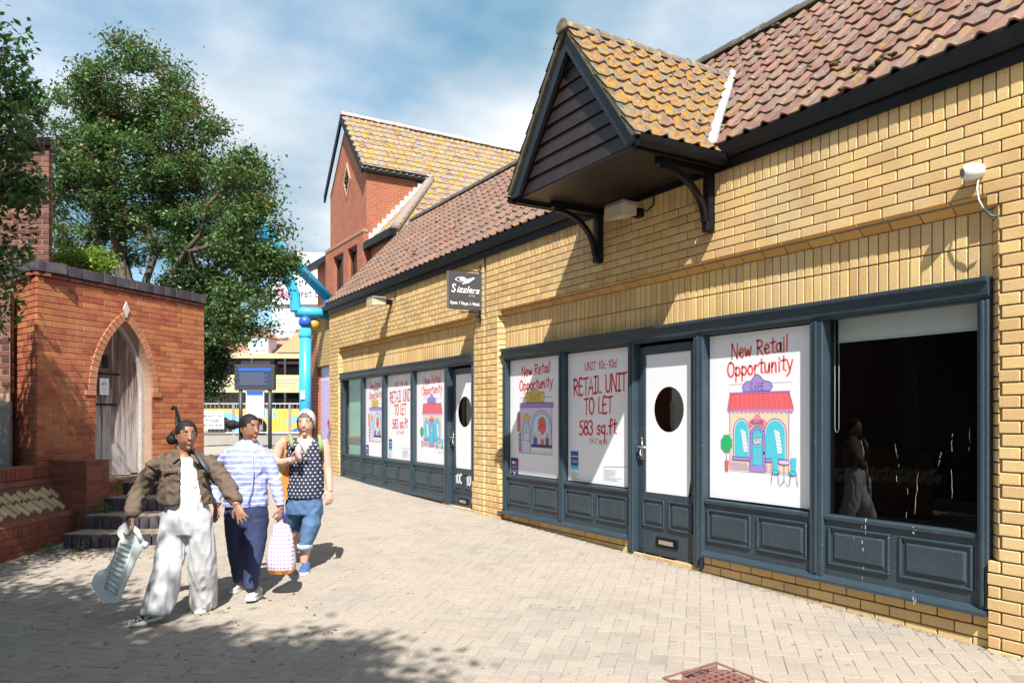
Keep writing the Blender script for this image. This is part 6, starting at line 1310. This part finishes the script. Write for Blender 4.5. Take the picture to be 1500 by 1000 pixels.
def head(mb, c, fd, up=None, s=1.0):
    """c centre of the skull, fd where the face looks"""
    up = up or UPV; fd = (fd - up * fd.dot(up)).normalized(); sd = fd.cross(up)
    prof = [(-.118, .035, .030, .060), (-.105, .048, .038, .055), (-.08, .058, .060, .050), (-.05, .066, .086, .070), (-.015, .071, .092, .086), (.02, .074, .093, .094), (.055, .071, .088, .092), (.085, .058, .068, .076), (.105, .036, .042, .048), (.115, .012, .014, .018)]
    rg = []
    for z, w_, f_, bk in prof:
        cc = c + up * z * s; rg.append([cc + sd * w_ * s * math.cos(t) + fd * ((f_ if math.sin(t) > 0 else bk) * s * math.sin(t)) for t in [2 * math.pi * k / 20 for k in range(20)]])
    mb.loft(rg)
    nb_ = c + fd * .088 * s; mb.tube([nb_ + up * .022 * s, nb_ + fd * .012 * s - up * .012 * s, nb_ + fd * .020 * s - up * .026 * s, nb_ - up * .036 * s], [.007 * s, .010 * s, .014 * s, .010 * s], 8)
    mb.ball(c + fd * .082 * s - up * .066 * s, .014 * s, 8, 6); mb.ball(c + fd * .068 * s - up * .100 * s, .020 * s, 8, 6)
    for sg in (1, -1): mb.ball(c + sd * sg * .074 * s - fd * .006 * s - up * .01 * s, (.012 * s, .012 * s, .030 * s), 8, 6)
def face_bits(parent, c, fd, s, lip, brow):
    fd = (fd - UPV * fd.dot(UPV)).normalized(); sd = fd.cross(UPV)
    for sg in (1, -1):
        MB().ball(c + fd * .0755 * s + sd * sg * .031 * s + UPV * .010 * s, (.0125 * s, .0125 * s, .0075 * s), 8, 6).build('eye', M_EYEW, parent, True); MB().ball(c + fd * .0845 * s + sd * sg * .031 * s + UPV * .010 * s, .0052 * s, 8, 6).build('pupil', M_HAIRD, parent, True)
        MB().tube([c + fd * .094 * s + sd * sg * .014 * s + UPV * .030 * s, c + fd * .092 * s + sd * sg * .032 * s + UPV * .036 * s, c + fd * .080 * s + sd * sg * .050 * s + UPV * .030 * s], [.003 * s, .004 * s, .002 * s], 6).build('eyebrow', brow, parent, True)
    MB().tube([c + fd * .080 * s - sd * .024 * s - UPV * .064 * s, c + fd * .097 * s - UPV * .066 * s, c + fd * .080 * s + sd * .024 * s - UPV * .064 * s], [.003 * s, .008 * s, .003 * s], 8).build('mouth', lip, parent, True)
def shoe(parent, heel, fd, L, m_up, m_sole, w=.046, name='shoe', lift=0.0):
    """heel on the ground, fd forward; lift raises the toe"""
    fd = (fd + UPV * lift).normalized(); up = UPV - fd * UPV.dot(fd); up.normalize(); sd = fd.cross(up)
    def ring(t, hw_, z0, z1, n=14): c = heel + fd * t * L; return [c + sd * hw_ * math.cos(2 * math.pi * k / n) + up * ((z0 + z1) / 2 + (z1 - z0) / 2 * math.sin(2 * math.pi * k / n)) for k in range(n)]
    mb = MB(); mb.loft([ring(-.02, w * .45, .02, .075), ring(.04, w * .78, .015, .095), ring(.18, w * .85, .015, .10), ring(.36, w * .88, .015, .085), ring(.6, w * 1.02, .015, .066), ring(.82, w * .98, .015, .052), ring(.96, w * .66, .015, .040), ring(1.0, w * .3, .02, .033)])
    o = mb.build(name, m_up, parent, True)
    mb = MB(); out = [(-.03, .4), (.0, .72), (.15, .86), (.4, .82), (.65, 1.06), (.85, 1.0), (.98, .62), (1.01, .25)]; pl = [heel + fd * t * L + sd * w * a for t, a in out] + [heel + fd * t * L - sd * w * a for t, a in out[::-1]]; mb.prism(pl, up * .024); mb.build('sole', m_sole, o)
    return o
def patt(name, base, fn):
    m = mat(name, base, .75, .06, 6, .15, 60); n, l = m.node_tree.nodes, m.node_tree.links; b = n['Principled BSDF']; src = b.inputs['Base Color'].links[0].from_socket
    g_ = n.new('ShaderNodeNewGeometry'); dx = n.new('ShaderNodeVectorMath'); dx.operation = 'DOT_PRODUCT'; dx.inputs[1].default_value = RR; l.new(g_.outputs['Position'], dx.inputs[0]); sp = n.new('ShaderNodeSeparateXYZ'); l.new(g_.outputs['Position'], sp.inputs[0])
    def mth(op, a, bb=0):
        q = n.new('ShaderNodeMath'); q.operation = op
        for i, v in enumerate((a, bb)):
            if isinstance(v, (int, float)): q.inputs[i].default_value = v
            else: l.new(v, q.inputs[i])
        return q.outputs[0]
    fac, c2 = fn(mth, dx.outputs['Value'], sp.outputs[2]); mx = n.new('ShaderNodeMix'); mx.data_type = 'RGBA'; l.new(fac, mx.inputs['Factor']); l.new(src, mx.inputs['A']); mx.inputs['B'].default_value = (*c2, 1); l.new(mx.outputs['Result'], b.inputs['Base Color']); return m
def stripes(mth, x, z): return mth('GREATER_THAN', mth('FRACT', mth('MULTIPLY', mth('ADD', z, mth('MULTIPLY', mth('SINE', mth('MULTIPLY', x, 9)), .006)), 22)), .72), (.62, .64, .72)
def dots(mth, x, z):
    r = mth('MULTIPLY', z, 30); sh = mth('MULTIPLY', mth('MODULO', mth('FLOOR', r), 2), .5); u = mth('SUBTRACT', mth('FRACT', mth('ADD', mth('MULTIPLY', x, 26), sh)), .5); v = mth('SUBTRACT', mth('FRACT', r), .5)
    return mth('LESS_THAN', mth('ADD', mth('MULTIPLY', u, u), mth('MULTIPLY', v, v)), .040), (.55, .55, .58)
M_SK1 = mat('brown_skin', (.30, .145, .085), .5, .06, 20, sss=.1); M_SK3 = mat('fair_skin', (.60, .36, .27), .5, .06, 20, sss=.1); M_HAIRD = mat('black_hair', (.012, .009, .008), .65, .4, 60, .6, 90, spec=.3); M_HAIRG = mat('silver_hair', (.55, .53, .51), .5, .15, 60, .5, 150); M_EYEW = mat('eye_white', (.45, .42, .40), .3, .02, 10); M_LIP1 = mat('brown_lip', (.28, .09, .07), .4, .05, 30); M_LIP3 = mat('pink_lip', (.5, .2, .17), .4, .05, 30)
M_OLIVE = mat('brown_cotton', (.105, .075, .052), .85, .12, 12, .25, 80); M_CREAM = mat('off_white_cotton', (.46, .46, .475), .8, .05, 6, .2, 40); M_WTOP = mat('white_jersey', (.66, .66, .68), .8, .03, 8); M_NAVY = mat('navy_trousers', (.020, .028, .085), .8, .1, 8, .15, 60); M_JEAN = mat('blue_denim', (.065, .135, .26), .85, .18, 10, .3, 120, c2=(.13, .215, .34), c2pos=(.5, .72), c2scale=4)
M_STRIPE = patt('blue_striped_knit', (.27, .31, .62), stripes); M_DOT = patt('navy_polka_cotton', (.022, .028, .055), dots); M_SOLE = mat('white_rubber', (.70, .69, .66), .6, .05, 20); M_SHOEK = mat('black_white_trainer', (.35, .38, .42), .5, .3, 30, c2=(.02, .02, .025), c2pos=(.48, .55), c2scale=22); M_SHOEG = mat('grey_trainer', (.42, .40, .37), .7, .15, 20); M_SHOEB = mat('blue_canvas', (.05, .10, .26), .7, .12, 20)
def gpt(px, t): p = at_depth(px, 610, t); p.z = gz(p.x, p.y); return p

# ---- woman in the brown jacket and wide off-white trousers
T = 5.98
def q1(px, py, d=0.0): return at_depth(px, py, T + d)
g1 = gpt(262, T); w1 = thing('person', tuple(g1), 'woman in brown cropped jacket and wide off-white trousers carrying a white plastic panel', 'person')
fd1 = RR * .62 - AA * .78; hc = q1(273, 637)
bm_ = MB(); head(bm_, hc, fd1, s=.97); bm_.tube([q1(268, 652, .02), q1(269, 664, .02), q1(270, 680, .02)], [.048, .048, .07], 14)
bm_.loft([ellipse_ring(q1(270, 668, .02), .13, .07), ellipse_ring(q1(271, 690), .15, .095), ellipse_ring(q1(273, 715), .14, .095), ellipse_ring(q1(274, 738), .13, .09), ellipse_ring(q1(274, 765), .16, .10)])
bm_.tube([q1(238, 676), q1(215, 702, .02), q1(202, 726, .0), q1(195, 748, -.10), q1(193, 763, -.14)], [.05, .045, .04, .033, .026], 12)
bm_.tube([q1(305, 676), q1(323, 700, -.03), q1(335, 720, -.08), q1(344, 733, -.14), q1(347, 740, -.16)], [.05, .045, .04, .033, .026], 12)
hand(bm_, q1(193, 763, -.14), q1(192, 776, -.15) - q1(194, 760, -.14), RR * .6 - AA * .6, None, 1.0, .05, .98)
hand(bm_, q1(347, 740, -.16), q1(354, 757, -.18) - q1(347, 740, -.16), -RR * .9 - UPV * .3, None, .18, .42, .98)
bm_.tube([q1(256, 762), q1(248, 830, -.12), q1(228, 897, -.16)], [.08, .055, .04], 12); bm_.tube([q1(292, 762), q1(296, 828, .02), q1(297, 882, .17)], [.08, .055, .04], 12)
b1 = fuse('body', bm_, .0062, M_SK1, w1, 3); face_bits(b1, hc, fd1, .97, M_LIP1, M_HAIRD)
f0 = fd1.normalized(); hair_cap(hc, fd1, .97, M_HAIRD, w1, (.076, -.09), extra=((q1(252, 643, .03), (.042, .042, .045)), (q1(256, 636, .03), (.035, .035, .035))))
tp = MB(); tp.loft([ellipse_ring(q1(272, 669, -.01), .085, .07), ellipse_ring(q1(273, 684), .145, .105), ellipse_ring(q1(274, 700), .155, .122), ellipse_ring(q1(275, 722), .145, .112), ellipse_ring(q1(276, 742), .145, .108)]); fuse('white_top', tp, .008, M_WTOP, w1, 3, (.008, 9, 14))
jk = MB(); jk.loft([ellipse_ring(q1(270, 660, .03), .075, .065), ellipse_ring(q1(270, 667, .01), .135, .085), ellipse_ring(q1(271, 676), .178, .115), ellipse_ring(q1(271, 692), .188, .14), ellipse_ring(q1(271, 712), .190, .142), ellipse_ring(q1(272, 732), .205, .14), ellipse_ring(q1(272, 737), .20, .135)])
jk.tube([q1(242, 674), q1(228, 684), q1(214, 703, .02), q1(201, 726, 0), q1(195, 747, -.10), q1(193, 758, -.13)], [.062, .068, .065, .062, .054, .040], 14)
jk.tube([q1(302, 674), q1(314, 685, -.01), q1(325, 702, -.03), q1(337, 718, -.08), q1(344, 732, -.13), q1(346, 737, -.15)], [.062, .066, .062, .057, .050, .040], 14)
cl_ = ellipse_ring(q1(270, 663, .01), .078, .075, 0, 16); jk.tube(cl_ + cl_[:2], .020, 8)
def cut1(p, nrm):
    q = project(p); 
    if not (655 < q[1] < 745) or (p - q1(271, 700)).dot(AA) > -.02: return q[1] > 735.5 and nrm.z < -.8
    l_ = 264 - (q[1] - 674) * .03; r_ = 285 + (q[1] - 674) * .17
    if q[1] < 674: l_, r_ = 262 - (674 - q[1]) * .1, 285
    return l_ < q[0] < r_ or (q[1] > 735.5 and nrm.z < -.8)
j1 = fuse('jacket', jk, .0085, M_OLIVE, w1, 4, (.018, 9, 11), cut1, -.006)
for X0, X1, Y0 in ((238, 260, 690), (291, 310, 690)):
    c = q1((X0 + X1) / 2, Y0, -.155); MB().obox(c, RR, AA, UPV, ((X1 - X0) / 2 / 187, .006, .012), 0, .004).build('pocket_flap', M_OLIVE, j1)
for sg, a, b in ((-1, (262, 664), (250, 672)), (1, (280, 664), (293, 673))):
    MB().prism([q1(a[0], a[1], -.10), q1(b[0], b[1], -.115), q1(b[0] + sg * -3, b[1] + 6, -.14), q1(a[0] + sg * -1, a[1] + 6, -.13)], AA * .012).build('collar', M_OLIVE, j1)
tr_ = MB(); tr_.loft([ellipse_ring(q1(274, 734), .150, .108), ellipse_ring(q1(274, 744), .165, .118), ellipse_ring(q1(273, 757), .195, .132), ellipse_ring(q1(272, 772), .205, .136), ellipse_ring(q1(271, 782, -.01), .185, .11)])
def leg(mb, pts): mb.loft([ellipse_ring(q_, a, b) for q_, a, b in pts])
leg(tr_, [(q1(254, 768), .095, .112), (q1(251, 800, -.04), .104, .115), (q1(246, 832, -.10), .108, .115), (q1(238, 866, -.14), .116, .122), (q1(231, 890, -.17), .118, .125), (q1(230, 897, -.17), .112, .12)])
leg(tr_, [(q1(292, 768), .095, .112), (q1(295, 800, .02), .102, .11), (q1(297, 832, .05), .104, .11), (q1(298, 862, .12), .102, .11), (q1(298, 886, .15), .098, .115), (q1(297, 891, .16), .09, .11)])
fuse('trousers', tr_, .0095, M_CREAM, w1, 4, (.016, 13, 2.0))
def at_ground(px, py):
    d = ray(px, py); t = (-.275 - H) / (d[2] - .045 * d[0] - .02 * d[1]); p = Vector((t * d[0], t * d[1], 0)); p.z = gz(p.x, p.y); return p
p = at_ground(229, 908); shoe(w1, p + AA * .06, -AA * .82 - RR * .45, .255, M_SHOEK, M_SOLE); p = at_ground(298, 892); shoe(w1, p + AA * .10, -AA * .98 + RR * .05, .24, M_SHOEK, M_SOLE)
# the panel in her hand
pn = thing('plastic_panel', tuple(q1(172, 830, -.16)), 'white ribbed plastic panel held low in the left hand side', 'plastic panel')
pn['label'] = 'white ribbed plastic panel swinging from the hand of the woman in brown'
def z2(X, Y, d=0.0): return q1(120 + X / 5.264, 740 + Y / 5.264, -.17 + d)
out = [(330, 132), (285, 165), (268, 215), (296, 262), (262, 340), (212, 450), (185, 484), (130, 500), (92, 540), (70, 600), (110, 675), (162, 757), (205, 745), (250, 752), (312, 735), (300, 692), (345, 590), (412, 430), (458, 346), (500, 330), (510, 290), (470, 270), (440, 190), (392, 150), (372, 182), (350, 182)]
MB().prism([z2(a, b) for a, b in out], AA * .014).build('sheet', M_WPLAS, pn)
for (a, b) in (((300, 270), (185, 640)), ((400, 300), (262, 690))): MB().tube([z2(*a), z2(*b)], .012, 8).build('side_rib', M_WPLAS, pn, True)
for k in range(10):
    t = .04 + k / 9.6; a = (300 - 115 * t, 275 + 360 * t); b = (395 - 135 * t, 300 + 385 * t); c = ((a[0] + b[0]) / 2, (a[1] + b[1]) / 2 - 6); MB().tube([z2(*a, -.004), z2(*c, -.012), z2(*b, -.004)], .0085, 6).build('rib', M_WPLAS, pn, True)
MB().ball(z2(488, 305), (.022, .022, .026), 10, 8).build('peg', M_WPLAS, pn, True); MB().tube([z2(375, 165), z2(430, 215), z2(455, 275)], .016, 8).build('edge_roll', M_WPLAS, pn, True)
MB().tube([q1(286, 660, -.07), q1(292, 668, -.125), q1(300, 680, -.158), q1(307, 692, -.165)], [.016, .022, .024, .018], 10, flat=.35).build('scarf_end', M_GREYP, w1, True)

# ---- woman in the striped top and navy trousers
T2 = 6.52
def q2(px, py, d=0.0): return at_depth(px, py, T2 + d)
w2 = thing('person', tuple(gpt(360, T2)), 'woman in blue and white striped zip top and navy trousers with hair in a bun', 'person')
fd2 = RR * .75 - AA * .62; hc = q2(366, 627)
bm_ = MB(); head(bm_, hc, fd2); bm_.tube([q2(363, 640, .02), q2(363, 650, .02), q2(364, 664, .02)], [.05, .05, .07], 14)
bm_.loft([ellipse_ring(q2(363, 654, .02), .13, .07), ellipse_ring(q2(362, 675), .15, .10), ellipse_ring(q2(361, 705), .15, .10), ellipse_ring(q2(361, 745), .165, .11)])
bm_.tube([q2(338, 664, .02), q2(322, 690, .10), q2(318, 720, .10), q2(317, 742, .02)], [.05, .043, .037, .027], 12); bm_.tube([q2(386, 664), q2(396, 686), q2(404, 708, -.02), q2(410, 735, -.05), q2(412, 745, -.06)], [.05, .045, .04, .032, .026], 12)
hand(bm_, q2(317, 742, .02), -UPV - RR * .05, RR * .8 - AA * .5, None, .6, .08); hand(bm_, q2(412, 743, -.06), -UPV + RR * .02, -RR * .5 - AA * .8, None, 1.25, .03)
bm_.tube([q2(346, 745), q2(347, 800, .06), q2(352, 848, .17), q2(352, 858, .17)], [.085, .06, .04, .036], 12); bm_.tube([q2(374, 745), q2(372, 800, -.06), q2(368, 862, -.16)], [.085, .06, .04], 12)
b2 = fuse('body', bm_, .0062, M_SK1, w2, 3); face_bits(b2, hc, fd2, 1, M_LIP1, M_HAIRD)
f0 = fd2.normalized(); hair_cap(hc, fd2, 1.0, M_HAIRD, w2, (.072, -.09), extra=((q2(340, 622, .05), (.058, .05, .042)), (q2(348, 622, .03), (.035, .035, .03))))
tp = MB(); tp.loft([ellipse_ring(q2(364, 644, .01), .066, .065), ellipse_ring(q2(363, 651, .01), .105, .08), ellipse_ring(q2(362, 657), .160, .105), ellipse_ring(q2(361, 672), .180, .132), ellipse_ring(q2(360, 690), .185, .145), ellipse_ring(q2(360, 712), .18, .14), ellipse_ring(q2(360, 732), .19, .145), ellipse_ring(q2(360, 741), .185, .14)])
tp.tube([q2(338, 664, .02), q2(328, 677, .06), q2(321, 692, .10), q2(318, 718, .09), q2(317, 738, .03)], [.06, .064, .060, .052, .042], 14); tp.tube([q2(386, 663), q2(392, 675), q2(399, 692, -.01), q2(405, 713, -.03), q2(411, 740, -.06)], [.06, .062, .057, .049, .040], 14)
s2_ = fuse('striped_top', tp, .0085, M_STRIPE, w2, 4, (.012, 8, 12)); zp = [q2(366, 650, -.085), q2(369, 662, -.125), q2(371, 690, -.150), q2(369, 715, -.147), q2(364, 738, -.148)]; MB().tube(zp, .006, 6).build('zip', mat('zip_lilac', (.40, .43, .62), .4, .05, 20), s2_, True)
tr_ = MB(); tr_.loft([ellipse_ring(q2(361, 735), .172, .125), ellipse_ring(q2(361, 752), .188, .135), ellipse_ring(q2(361, 770), .182, .13)])
leg(tr_, [(q2(346, 760), .10, .12), (q2(347, 785, .04), .092, .10), (q2(348, 815, .10), .075, .085), (q2(351, 845, .16), .058, .07), (q2(352, 852, .17), .056, .068)])
leg(tr_, [(q2(376, 760), .10, .12), (q2(374, 785, -.03), .097, .105), (q2(371, 815, -.08), .080, .09), (q2(368, 850, -.14), .062, .075), (q2(368, 861, -.16), .060, .072)])
fuse('trousers', tr_, .009, M_NAVY, w2, 4, (.008, 7, 6))
p = at_ground(352, 864); shoe(w2, p + AA * .1, -AA * .97 - RR * .15, .235, M_SHOEG, M_SOLE, .043); p = at_ground(369, 881); shoe(w2, p + AA * .17, -AA * .99, .24, M_SHOEG, M_SOLE, .045, lift=.10)
cb_ = thing('carrier_bag', tuple(q2(412, 838, -.06)), 'white patterned carrier bag with orange base hanging from the striped top woman', 'bag')
rgs = []
for (cx0, cy0, hw_, hd) in ((411, 764, .022, .02), (413, 770, .065, .045), (413, 785, .085, .06), (412, 802, .11, .075), (412, 820, .122, .08), (412, 833, .118, .075), (411, 839, .09, .05)):
    r_ = ellipse_ring(q2(cx0, cy0, -.06), hw_, hd, 0, 26); rgs.append([v + Vector((math.sin(k * 2.1 + cy0) * .009, math.cos(k * 1.7 + cy0 * .3) * .009, 0)) for k, v in enumerate(r_)])
def bagpat(mth, x, z): 
    u = mth('SUBTRACT', mth('FRACT', mth('MULTIPLY', x, 36)), .5); v = mth('SUBTRACT', mth('FRACT', mth('MULTIPLY', z, 30)), .5); return mth('LESS_THAN', mth('ADD', mth('ABSOLUTE', u), mth('MULTIPLY', mth('ABSOLUTE', v), 1.4)), .36), (.36, .16, .46)
M_BAG = patt('printed_carrier', (.60, .58, .64), bagpat)
MB().loft(rgs).build('sack', M_BAG, cb_, True)
MB().loft([[v + (v - q2(412, 836, -.06)) * .02 for v in r_] for r_ in rgs[5:7]], 0, False).build('base_band', mat('orange_band', (.82, .28, .03), .5, .1, 12), cb_, True)
MB().tube([q2(407, 766, -.06), q2(409, 752, -.07), q2(412, 747, -.07), q2(415, 752, -.07), q2(417, 767, -.06)], .011, 8).build('handle', mat('blue_handle', (.03, .04, .38), .4, .1, 12), cb_, True)

# ---- woman in the polka dot top and rolled jeans
T3 = 7.42
def q3(px, py, d=0.0): return at_depth(px, py, T3 + d)
w3 = thing('person', tuple(gpt(442, T3)), 'woman in navy polka dot vest and rolled blue jeans holding a drink', 'person')
fd3 = -AA * .95 + RR * .05; hc = q3(448, 619)
bm_ = MB(); head(bm_, hc, fd3, s=1.04); bm_.tube([q3(448, 632, .02), q3(448, 640, .02), q3(447, 652, .02)], [.056, .058, .08], 14)
bm_.loft([ellipse_ring(q3(447, 642, .02), .14, .08), ellipse_ring(q3(447, 652, 0), .175, .10), ellipse_ring(q3(447, 672), .17, .12), ellipse_ring(q3(447, 700), .16, .12), ellipse_ring(q3(446, 735), .17, .125)])
bm_.tube([q3(420, 645), q3(410, 656, .0), q3(404, 670, -.02), q3(404, 678, -.06), q3(416, 677, -.16), q3(427, 673, -.22)], [.058, .055, .05, .046, .040, .029], 12); bm_.tube([q3(472, 645), q3(477, 660), q3(480, 685, .0), q3(482, 705, -.03), q3(483, 719, -.05)], [.058, .052, .045, .036, .028], 12)
hand(bm_, q3(427, 673, -.22), RR * .95 + UPV * .25 - AA * .1, UPV * .9 - AA * .3, None, 1.15, .04, 1.02); hand(bm_, q3(483, 718, -.05), -UPV + RR * .03 - AA * .1, -RR * .7 - AA * .6, None, .45, .10, 1.02)
bm_.tube([q3(432, 740), q3(430, 780, .10), q3(427, 806, .30), q3(426, 818, .36)], [.09, .06, .05, .036], 12); bm_.tube([q3(458, 740), q3(455, 778, -.04), q3(447, 805, -.06), q3(445, 824, -.06)], [.09, .065, .052, .036], 12)
b3 = fuse('body', bm_, .0064, M_SK3, w3, 3); face_bits(b3, hc, fd3, 1.04, M_LIP3, M_HAIRG)
f0 = fd3.normalized(); hair_cap(hc, fd3, 1.04, mat('dark_grey_hair', (.075, .062, .055), .5, .25, 60, .4, 200), w3, (.045, -.10), 1.06, .006, 'fringe')
hair_cap(hc, fd3, 1.04, mat('silver_white_hair', (.50, .48, .46), .7, .25, 60, .6, 120), w3, (.085, -.115), 1.13, .016, 'hair')
tp = MB(); tp.loft([ellipse_ring(q3(447, 642, .015), .135, .082), ellipse_ring(q3(447, 652), .168, .118), ellipse_ring(q3(447, 668), .178, .145), ellipse_ring(q3(447, 690), .172, .145), ellipse_ring(q3(446, 712), .182, .15), ellipse_ring(q3(446, 727), .185, .15)])
def cut3(p, nrm):
    q = project(p); fr = (p - q3(447, 660)).dot(AA) < .0
    return (fr and q[1] < 662 and abs(q[0] - 447) < (664 - q[1]) * .62 - 1) or (q[1] < 648 and abs(q[0] - 447) > 21 and nrm.z > .2) or q[1] < 643 and abs(q[0] - 447) < 12
fuse('vest_top', tp, .008, M_DOT, w3, 4, (.010, 9, 5), cut3, -.004)
tr_ = MB(); tr_.loft([ellipse_ring(q3(446, 722), .165, .125), ellipse_ring(q3(446, 738), .182, .14), ellipse_ring(q3(446, 752), .180, .14)]); leg(tr_, [(q3(433, 745), .095, .12), (q3(431, 770, .08), .085, .10), (q3(428, 795, .24), .072, .09), (q3(427, 801, .28), .07, .088)])
leg(tr_, [(q3(458, 745), .098, .125), (q3(456, 768, -.03), .090, .11), (q3(450, 788, -.05), .076, .095), (q3(447, 799, -.06), .068, .085)]); fuse('jeans', tr_, .009, M_JEAN, w3, 4, (.010, 8, 7))
MB().loft([ellipse_ring(q3(447, 796, -.06), .074, .09), ellipse_ring(q3(446, 803.5, -.06), .074, .09)], 0, True).build('turn_up', mat('denim_turn_up', (.36, .45, .56), .85, .1, 20), w3, True)
p = at_ground(445, 838); shoe(w3, p + AA * .12, -AA * .98 + RR * .10, .245, M_SHOEB, M_SOLE, .047); p = at_ground(427, 822); shoe(w3, p + AA * .05, -AA * .98, .24, M_SHOEB, M_SOLE, .045)
MB().tube([q3(452, 656, -.14), q3(455, 667, -.160), q3(455.5, 671, -.162)], .003, 5).build('glasses_arm', M_DGREY, w3)
sgz = thing('sunglasses', tuple(q3(447, 668, -.165)), 'sunglasses hooked on the neckline of the polka dot vest', 'sunglasses')
for (a, b) in ((447.5, 663), (448, 672)): MB().tube([q3(a, b, -.165), q3(a, b, -.172)], .020, 14).build('lens', mat('smoky_lens', (.16, .19, .21), .15, .1, 20), sgz, True)
MB().tube([q3(447.5, 663, -.168), q3(448, 672, -.168)], .004, 6).build('bridge', M_DGREY, sgz)
dk2 = thing('drink_bottle', tuple(q3(437, 672, -.25)), 'pink drink bottle held at chest height by the polka dot woman', 'bottle'); MB().tube([q3(437, 673, -.25), q3(437, 656, -.25), q3(437, 652.5, -.25)], [.030, .030, .016], 16).build('bottle_body', mat('pink_bottle', (.75, .42, .44), .3, .1, 20), dk2, True); MB().tube([q3(437, 652.5, -.25), q3(437, 650, -.25)], .016, 12).build('cap', M_WPLAS, dk2, True)
ob = thing('shoulder_bag', tuple(q3(413, 732, -.05)), 'orange and lime fabric shoulder bag under the arm of the polka dot woman', 'bag'); M_OR = mat('orange_fabric', (.80, .20, .03), .7, .08, 10, .2, 60); M_LM = mat('lime_fabric', (.62, .60, .16), .7, .1, 10)
def q3b(a, b): return q3(a, b, -.10)
mb = MB()
for (pts) in ([(424, 674), (417, 690), (408, 705), (412, 722), (418, 732), (421, 731), (425, 700)],): mb.prism([q3b(*a) for a in pts], AA * .09)
mb.build('bag_body', M_OR, ob); mb = MB(); mb.prism([q3(a, b, -.095) for a, b in ((402, 681), (424, 676), (409, 704), (404, 694))], AA * .08); mb.build('lime_panel', M_LM, ob)
MB().tube([q3(420, 680, -.12), q3(417, 664, -.115), q3(418, 650, -.105), q3(421, 640, -.05), q3(423, 636, .03)], .013, 8, flat=.5).build('strap', M_OR, ob, True)
bk_ = thing('backpack', tuple(q3(447, 700, .2)), 'green strapped backpack worn by the polka dot woman', 'backpack'); M_GS = mat('olive_green_strap', (.20, .27, .10), .7, .1, 20)
for a in (([423, 636, .05], [425, 637, -.06], [427, 645, -.13], [428, 655, -.155]), ([468, 636, .05], [468, 638, -.06], [470, 650, -.125], [470, 661, -.13])): MB().tube([q3(*v) for v in a], .020, 8, flat=.4).build('strap', M_GS, bk_, True)
MB().loft([ellipse_ring(q3(447, 645, .2), .10, .06), ellipse_ring(q3(447, 655, .22), .135, .09), ellipse_ring(q3(447, 700, .23), .145, .10), ellipse_ring(q3(447, 712, .21), .12, .07)]).build('pack', M_GS, bk_, True)
